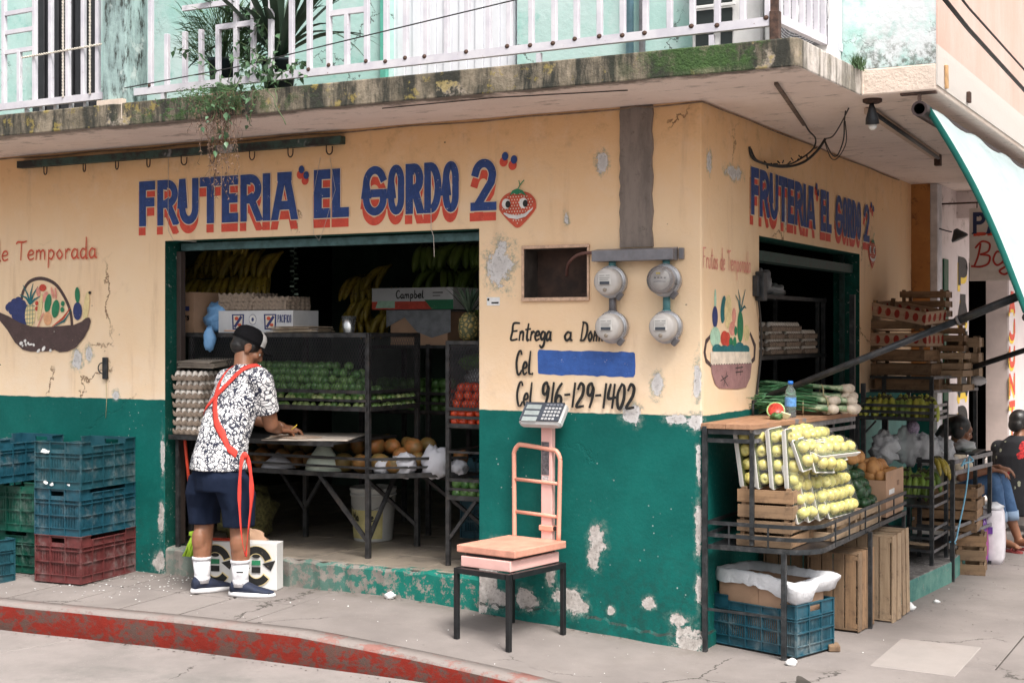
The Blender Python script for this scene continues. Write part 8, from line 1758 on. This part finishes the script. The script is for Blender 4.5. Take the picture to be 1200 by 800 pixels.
t = thing('pineapple', 'pineapple with a spiky crown on top of the narrow rack, at the right door jamb', 'pineapple', (-1.60, .34, 1.584)); ob('fruit', MB().lathe([(.03, 0), (.060, .03), (.068, .08), (.062, .14), (.035, .175), (.01, .18)], 18), m_pine, t)
for k in range(26):
    a = k * 2.4; tl = .25 + .9 * (k / 26); L = .10 + .10 * (1 - k / 30); ob('leaf', blade(L, .016, .02, .75 - .6 * (k / 26), seg=5), leafA, t, (.012 * math.cos(a), .012 * math.sin(a), .17 + .05 * k / 26), (0, 0, a))
# back racks with dim produce
t = thing('back_rack', 'dim rack at the back of the shop with green and red produce', 'rack')
for x in (-3.0, -2.45, -1.95): post(t, x, 1.25, .257, 1.56, .03, inner_rack); post(t, x, 1.8, .257, 1.56, .03, inner_rack)
for z in (1.10, 1.16, 1.225, .66, 1.545): ob('rack_rail', MB().bar((-3.0, 1.235, z), (-1.95, 1.235, z), .006, .02), inner_rack, t)
for z in (1.09, .65, 1.54): ob('rack_board', MB().box(-3.0, -1.95, 1.25, 1.8, z - .01, z), inner_rack, t)
random.seed(15)
heap('lime', lime, 'green fruit in the dim rack at the back of the shop', 'lime', 'green fruit in the back rack', [(-2.88 + .066 * i + random.uniform(-.01, .01), 1.30 + .07 * j, 1.125 + .055 * k) for k in range(4) for j in range(2) for i in range(9)], True, (1.0, 1.35))
heap('tomato', tom, 'red fruit in the dim rack at the back of the shop', 'tomato', 'red fruit in the back rack', [(-2.28 + .062 * i, 1.30 + .07 * j, 1.115 + .055 * k) for k in range(3) for j in range(2) for i in range(5)], True, (1.0, 1.3))
solo('lettuce', crumple((.14, .10, .06), 61, 20, 12, .5), M('lettuce_green', (.10, .22, .04), .5, var=.4), 'light green leaves on top of the red fruit in the back rack', 'greens', (-2.13, 1.40, 1.43)); solo('plastic_bag', crumple((.10, .08, .07), 63, 18, 12, .4), m_film, 'clear bag above the red fruit in the back rack', 'plastic bag', (-2.13, 1.38, 1.33))
def pr_cam(P_):
    P_.poly([(-.33, 0), (.33, 0), (.33, .055), (-.33, .055)], K_['red']); P_.poly([(.16, 0), (.33, 0), (.33, .065), (.10, .065)], K_['green']); P_.poly([(-.30, .01), (-.14, .01), (-.14, .06), (-.28, .06)], K_['mint']); hand(P_, 'Campbel', -.13, .10, .078, .052, .008, K_['black']); P_.poly([(.17, .11), (.25, .11), (.25, .116), (.17, .116)], K_['black']); P_.poly([(.17, .09), (.23, .09), (.23, .095), (.17, .095)], K_['black'])
printed_box(.66, .35, .148, (-2.58, 1.42, 1.80), 0, M('white_carton', (.6, .6, .62), .7), 'white and red printed box high up at the back of the shop', pr_cam)
t = thing('covered_box', 'brown box draped with grey plastic under the printed box at the back', 'cardboard box', (-2.52, 1.42, 1.545)); ob('carton', MB().box(-.24, .22, -.17, .17, 0, .24, .003), card, t); m = MB(); pp = [(-.27, .25), (-.27, .13), (-.12, .20), (-.02, .10), (.10, .06), (.25, .10), (.25, .25)]; m.add([(x, -.176, z) for x, z in pp], [tuple(range(len(pp)))]); m.box(-.27, .25, -.177, .18, .2405, .246); ob('grey_drape', m, M('drape_grey', (.20, .21, .23), .5, var=.2, bump=.5, bs=20), t)
# hanging bananas
GH = 'banana bunches hanging from the shop ceiling'
random.seed(19)
def hung(spots, me, tag_, sc):
    for i, (x, y, z) in enumerate(spots):
        b_ = bunch(me, (x, y, z), R(random.uniform(-70, 70)), '', GH, 5, 2, .040, sc); b_['label'] = tag_[i]
ords = ['first', 'second', 'third', 'fourth', 'fifth', 'sixth', 'seventh', 'eighth', 'ninth', 'tenth', 'eleventh', 'twelfth']
sp = [(-4.30, 1.05, 2.12), (-4.10, 1.02, 2.24), (-3.95, 1.05, 2.20), (-4.15, .95, 2.02), (-3.98, 1.0, 2.04), (-3.78, 1.05, 2.22), (-3.74, 1.05, 2.06), (-4.02, 1.1, 2.38), (-3.85, 1.1, 2.36), (-3.64, 1.1, 2.20)]
hung(sp, bm_r, [ords[i] + ' ripe yellow bunch from the top left, hanging above the pepper carton' for i in range(len(sp))], 1.15)
sp = [(-3.30, 1.7, 2.05), (-3.10, 1.7, 2.12), (-3.20, 1.65, 1.90), (-2.98, 1.7, 1.95), (-3.35, 1.7, 1.80), (-3.05, 1.7, 1.80)]
hung(sp, bm_r, [ords[i] + ' dim yellowing bunch hanging in the middle of the doorway' for i in range(len(sp))], 1.15)
sp = [(-2.75 + .17 * i, 1.75 + .03 * (j % 2), 2.26 - .17 * j) for j in range(3) for i in range(4)]
hung(sp, bm_g, [ords[i] + ' dark green bunch hanging above the printed box at the back' for i in range(len(sp))], 1.35)
solo('hanging_pole', MB().tube([(-4.6, 1.1, 2.46), (-3.4, 1.12, 2.46)], .015, 8), inner_rack, 'pole the ripe bananas hang from, high in the upper left of the doorway', 'pole', group='poles for hanging bananas'); solo('hanging_pole', MB().tube([(-3.5, 1.78, 2.46), (-2.0, 1.78, 2.46)], .015, 8), inner_rack, 'pole the green bananas hang from, high at the back of the shop', 'pole', group='poles for hanging bananas')
m = MB()
for k in range(60): z = 2.35 - k * .011; a = k * 1.9; m.box(-.0, .03, -.001, .001, 0, .012); m.v[-8:] = [(p[0] * math.cos(a) + p[1], p[0] * math.sin(a), p[2] + z - 2.0) for p in m.v[-8:]]
solo('foil_strip', m, M('dim_foil', (.16, .22, .18), .3, .5), 'strip of small glinting packets hanging in the dim doorway', 'packet strip', (-3.55, 1.2, 2.0), kind='stuff')
ob('shutter_housing', MB().tube([(DX0, .30, 2.44), (DX1, .30, 2.44)], .115, 14), M('shutter_green', (.02, .05, .045), .6), shop); ob('shutter_rail', MB().box(DX0 + .02, DX1 - .02, .13, .18, 2.175, 2.225, .003), M('teal_rail', (.10, .19, .20), .4, .4, var=.3), shop); ob('shutter_guide', MB().box(DX0 + .0015, DX0 + .035, .11, .16, .262, 2.17, .002), M('guide_brown', (.05, .035, .03), .6), shop)
wd = M('white_thread', (.55, .5, .45), .8)
solo('string', MB().tube([(-1.655, -.008, 2.36), (-1.652, -.012, 2.24), (-1.655, .02, 2.20), (-1.650, .02, 2.08)], .0022, 5), wd, 'string hanging over the top edge of the doorway near the right end', 'string', group='strings over the doorway'); solo('string', MB().tube([(-3.64, -.01, 2.80), (-3.645, -.006, 2.3), (-3.60, -.006, 2.235), (-3.42, .005, 2.222)], .0016, 5), wd, 'thin pale string running down across the letter R to the door corner', 'string', group='strings over the doorway')
solo('string', MB().tube([(-2.44, -.008, 2.70), (-2.50, -.008, 2.45), (-2.49, -.008, 2.24), (-2.455, .0, 2.20), (-2.42, -.006, 2.26), (-2.33, -.008, 2.50), (-2.37, -.008, 2.70)], .0013, 4), wd, 'thin string looped down across the letters EL', 'string', group='strings over the doorway')
# back of shop: crates and sacks on the floor
for k, (x, y, z) in enumerate(((-1.95, 1.45, .257), (-1.95, 1.45, .537))): plastic_crate(.52, .34, .262, 'navy', (x, y, z), R(2), ['lower', 'upper'][k] + ' dark plastic crate on the floor at the back of the shop', 'plastic crates inside the shop')
solo('net_sack', crumple((.24, .2, .16), 71, 22, 14, .3), M('produce_net', (.10, .09, .03), .9, var=.6, scale=40, bump=.8), 'dim net sack of green fruit on the floor at the back right', 'net sack', (-1.58, 1.1, .40)); solo('net_sack', crumple((.18, .2, .18), 73, 22, 14, .3), M('produce_net', (.10, .09, .03), .9), 'dim lumpy sack on the shop floor behind the man', 'net sack', (-3.5, .62, .42))

# ================================================================== PLATFORM SCALE ON ITS STAND
pinkm = M('salmon_enamel', (.72, .33, .24), .42, var=.06, scale=6, dirt=(.45, .20, .14), dirt_amt=.35, bump=.08); pinkp = M('salmon_platform', (.62, .29, .21), .55, var=.16, scale=8, dirt=(.32, .16, .12), dirt_amt=.6); pinkl = M('pale_pink_enamel', (.78, .46, .42), .5, var=.05, scale=8, dirt=(.5, .35, .3), dirt_amt=.3)
blk_s = M('black_stand_steel', (.012, .013, .015), .45, .2, var=.3)
SX, SY, SYAW = -.942, -.360, R(-10); gst = gz(SX, SY)
t = thing('scale_stand', 'black square steel stool frame carrying the pink platform scale', 'stand', (SX, SY, 0), SYAW)
cy, sy_ = math.cos(SYAW), math.sin(SYAW)
for lx in (-.175, .175):
    for ly in (-.235, .235):
        wx, wy = SX + lx * cy - ly * sy_, SY + lx * sy_ + ly * cy; g_ = gz(wx, wy); ob('leg', MB().box(-.0125, .0125, -.0125, .0125, g_ + .001, .405, .0015), blk_s, t, (lx, ly, 0))
for a, b in (((-.16, -.235), (.16, -.235)), ((-.16, .235), (.16, .235)), ((-.175, -.22), (-.175, .22)), ((.175, -.22), (.175, .22))): ob('top_rail', MB().bar((a[0], a[1], .391), (b[0], b[1], .391), .028, .0275), blk_s, t)
t = thing('platform_scale', 'salmon pink platform scale with back frame and grey display standing on the black stand', 'scale', (SX - .015, SY + .05, .4055), R(-9))
bevel(ob('base_box', MB().box(-.165, .165, -.235, .20, .0, .055), pinkl, t), .004); ob('base_gap', MB().box(-.15, .15, -.21, .18, .0552, .072), blk_s, t)
bevel(ob('platform', MB().box(-.195, .195, -.235, .225, .073, .112), pinkp, t), .005, 2)
YB = .215
hf = catmull([(-.150, YB, .10), (-.155, YB + .005, .30), (-.160, YB + .01, .52), (-.160, YB + .012, .575), (-.135, YB + .012, .610), (-.10, YB + .012, .616), (.09, YB + .012, .600), (.130, YB + .012, .590), (.152, YB + .012, .55), (.153, YB + .01, .50), (.150, YB, .10)], 6)
ob('back_frame', MB().tube(hf, .0125, 12), pinkm, t)
for z in (.425, .245): ob('rung', MB().tube([(-.155, YB + .008, z), (.150, YB + .008, z - .008)], .010, 10), pinkm, t)
bevel(ob('column', MB().box(.025, .097, YB + .010, YB + .045, .08, .735), pinkl, t), .004); ob('dark_label', MB().box(.030, .080, YB + .0075, YB + .0095, .46, .64, .0), M('scale_label', (.10, .09, .10), .5, var=.5, scale=70), t); ob('pale_label', MB().box(.032, .078, YB + .0078, YB + .0095, .41, .455), M('label_pale', (.5, .45, .45), .5, var=.4, scale=90), t)
ob('clamp', MB().box(.015, .107, YB + .0, YB + .05, .155, .185, .004), pinkm, t); ob('clamp_knob', MB().tube([(.107, YB + .02, .17), (.128, YB + .02, .172)], .011, 10), blk_s, t)
D_ = ob('display', MB().box(-.128, .128, -.026, .026, -.074, .074, .012), M('display_casing', (.50, .50, .50), .35, var=.06), t, (.052, YB + .0, .785), (R(-42), R(0), R(8)))
ob('display_face', MB().box(-.120, .120, -.0305, -.0285, -.062, .066, .004), M('display_blue_grey', (.055, .065, .085), .35), D_)
for k in range(3): ob('readout', MB().box(-.105, -.015, -.0325, -.0308, .030 - .042 * k - .012, .030 - .042 * k + .018), M('lcd', (.32, .36, .36), .2), D_)
for i in range(5):
    for j in range(5):
        if i == 4 and j == 4: continue
        ob('key', MB().box(-.007, .007, -.035, -.0308, -.0075, .0075, .001), M('key_grey', (.45, .45, .46), .4, var=.02) if j > 0 else M('key_dark', (.16, .17, .2), .4), D_, (.020 + .021 * i, 0, .048 - .024 * j))
# ================================================================== SMALL THINGS ON THE PAVEMENT
mw = M('carton_white', (.66, .65, .64), .6, var=.04, scale=6, dirt=(.4, .38, .35), dirt_amt=.15)
t = thing('fruit_carton', 'white carton printed with circular black and yellow arrows, standing behind the man\'s feet', 'cardboard box', (-2.94, -.16, gz(-2.9, -.16) + .001), R(17))
bevel(ob('carton', MB().box(-.265, .265, -.055, .055, 0, .285), mw, t), .003)
class FB(Paint):
    def pt(s, u, z): return (u, -.0556 - s.e, z)
P_ = FB('F'); P_.e = .0004
for cu in (-.13, .135):
    for a0 in (15, 195):
        P_.stroke(arc(cu, .145, .082, .098, a0 + 5, a0 + 128, 14), .052, K_['yellow'], cap=.003); P_.e += .0006; P_.stroke(arc(cu, .145, .082, .098, a0 + 8, a0 + 125, 14), .043, K_['black'])
        ea = R(a0); ex, ez = cu + .082 * math.cos(ea), .145 + .098 * math.sin(ea); tx, tz = math.sin(ea), -math.cos(ea); nx_, nz_ = math.cos(ea), math.sin(ea)
        P_.poly([(ex - nx_ * .042, ez - nz_ * .042), (ex + nx_ * .045, ez + nz_ * .045), (ex + tx * .055, ez + tz * .055)], K_['black'])
    P_.poly([(cu - .028, .150), (cu + .028, .150), (cu + .028, .180), (cu - .028, .180)], K_['green']); P_.poly([(cu - .028, .105), (cu + .028, .105), (cu + .028, .140), (cu - .028, .140)], K_['black']); P_.oval(cu, .205, .026, .012, K_['black'])
ob('carton_print', P_.mb, MM, t); ob('red_edge', MB().box(-.27, .02, -.02, .05, .2855, .292), M('red_pole', (.55, .05, .02), .5), t)
solo('paper_bag', crumple((.14, .035, .08), 81, 20, 12, .3), card, 'crumpled brown paper sticking out behind the printed white carton', 'paper bag', (-2.95, -.045, gz(-2.9, -.1) + .26))
lm_ = NB('lime_cloth'); lm_.bump(lm_.noise(22, 5), .6, .01); m_lc = lm_.out(lm_.mix(lm_.noise(7), (.42, .62, .04), (.30, .52, .03)), .7)
m = MB(); random.seed(4)
for k in range(60): 
    a = random.uniform(-.06, .06); m.tube([(a * .5, 0, .14), (a * .9, -.01 + random.uniform(-.02, .01), .07), (a * 1.3, -.02 + random.uniform(-.02, .02), 0)], .006, 4)
solo('broom_head', m.box(-.05, .05, -.02, .025, .125, .155, .006), m_lc, 'bright lime green broom head beside the doorway step', 'broom', (-3.36, -.06, gz(-3.3, -.05) + .145), (0, 0, .1))
random.seed(23); GLt = 'white scraps littered by the crates'
def bit(x, y, s_, k):
    m = MB(); n_ = 7; m.add([(s_ * random.uniform(.5, 1) * math.cos(2 * PI * i / n_), s_ * random.uniform(.4, .8) * math.sin(2 * PI * i / n_), random.uniform(.001, .35) * s_) for i in range(n_)] + [(0, 0, s_ * .5)], [(i, (i + 1) % n_, n_) for i in range(n_)], False); return ob('litter', m, scrap_m, None, (x, y, gz(x, y) + .002), (0, 0, random.uniform(0, 6)))
m = MB()
for k in range(110):
    x = random.gauss(-3.55, .30); y = random.uniform(-.75, -.02) if random.random() < .7 else random.uniform(-.2, -.02); s_ = random.uniform(.003, .009); z = gz(x, y) + .0015; a = random.uniform(0, 6)
    m.add([(x + s_ * math.cos(a + q_) * random.uniform(.6, 1), y + s_ * math.sin(a + q_), z + random.uniform(0, s_ * .6)) for q_ in (0, 1.3, 2.6, 3.9, 5.1)], [(0, 1, 2, 3, 4)], False)
for k in range(70):
    x = random.uniform(-4.5, 1.4); y = random.uniform(-.9, -.02) if x < .2 else random.uniform(-.6, 3.5); 
    if x > .2: x = random.uniform(.7, 1.6)
    s_ = random.uniform(.002, .006); z = gz(x, y) + .0015
    m.add([(x + s_ * math.cos(q_) * random.uniform(.6, 1), y + s_ * math.sin(q_), z + random.uniform(0, s_)) for q_ in (0, 1.3, 2.6, 3.9, 5.1)], [(0, 1, 2, 3, 4)], False)
solo('litter', m, scrap_m, 'tiny white crumbs and shreds scattered over the pavement', 'litter', kind='stuff')
m = MB()
for k in range(420):
    if k < 140: x = random.uniform(-4.6, .6); y = interp(x, [-3.94, -2.7, -.58, .5], [-1.11, -1.02, -1.04, -1.23]) - random.uniform(.01, .07); z = -.097
    elif k < 300: x = random.uniform(.7, 1.5); y = random.uniform(1.2, 4.2); z = gz(x, y) + .001
    else: x = random.uniform(-4.4, 0); y = random.uniform(-.06, -.015); z = gz(x, y) + .001
    s_ = random.uniform(.002, .008); m.add([(x + s_ * math.cos(q_) * random.uniform(.5, 2), y + s_ * math.sin(q_) * random.uniform(.3, 1), z + random.uniform(0, s_ * .5)) for q_ in (0, 1.3, 2.6, 3.9, 5.1)], [(0, 1, 2, 3, 4)], False)
solo('grit', m, M('grit_dark', (.07, .06, .05), .9, var=.5), 'dark grit along the kerb, the wall foot and the side pavement', 'grit', kind='stuff')
for k, (x, y, s_, lb) in enumerate(((.70, 1.62, .045, 'white paper cup scrap lying beside the green edged step'), (.505, -.075, .030, 'crumpled white tissue beside the foot of the corner rack'), (.80, 1.95, .02, 'small white scrap on the pavement beyond the green edged step'), (-1.92, -.04, .035, 'white crumpled paper at the foot of the doorway step'))):
    solo('crumpled_paper', crumple((s_, s_ * .8, s_ * .6), 90 + k, 14, 9, .5), scrap_m, lb, 'litter', (x, y, gz(x, y) + s_ * .45))
# ---- plain house closing the far end of the side street, seen only from other positions
t = thing('far_house', 'plain cream house closing the far end of the side street', 'building', (2.5, 15, 0))
m = MB(); grid_wall(m, [-6, -3.6, -2.6, -.6, .6, 3.0, 4.0, 9], [-.3, 1.0, 2.2, 2.3, 3.6, 4.8, 6.2], [(-3.6, -2.6, 1.0, 2.2), (3.0, 4.0, 1.0, 2.2), (-.6, .6, -.3, 2.2), (-3.6, -2.6, 3.6, 4.8), (3.0, 4.0, 3.6, 4.8)], lambda u, z, d: (u, d * .2, z), .2)
ob('wall', weld(m.mesh('wall', m_beige)), None, t)
for x, z in ((-3.1, 1.6), (3.5, 1.6), (-3.1, 4.2), (3.5, 4.2)): w_ = ob('window', MB().box(-.5, .5, .14, .18, -.6, .6), mat_blackdoor, t, (x, 0, z)); ob('frame', MB().box(-.5, .5, .10, .139, -.03, .03).box(-.03, .03, .10, .139, -.6, -.031).box(-.03, .03, .10, .139, .031, .6), plastic_w, w_)
ob('door', MB().box(-.6, .6, .14, .18, -.1, 2.2), m_gstrip, t)
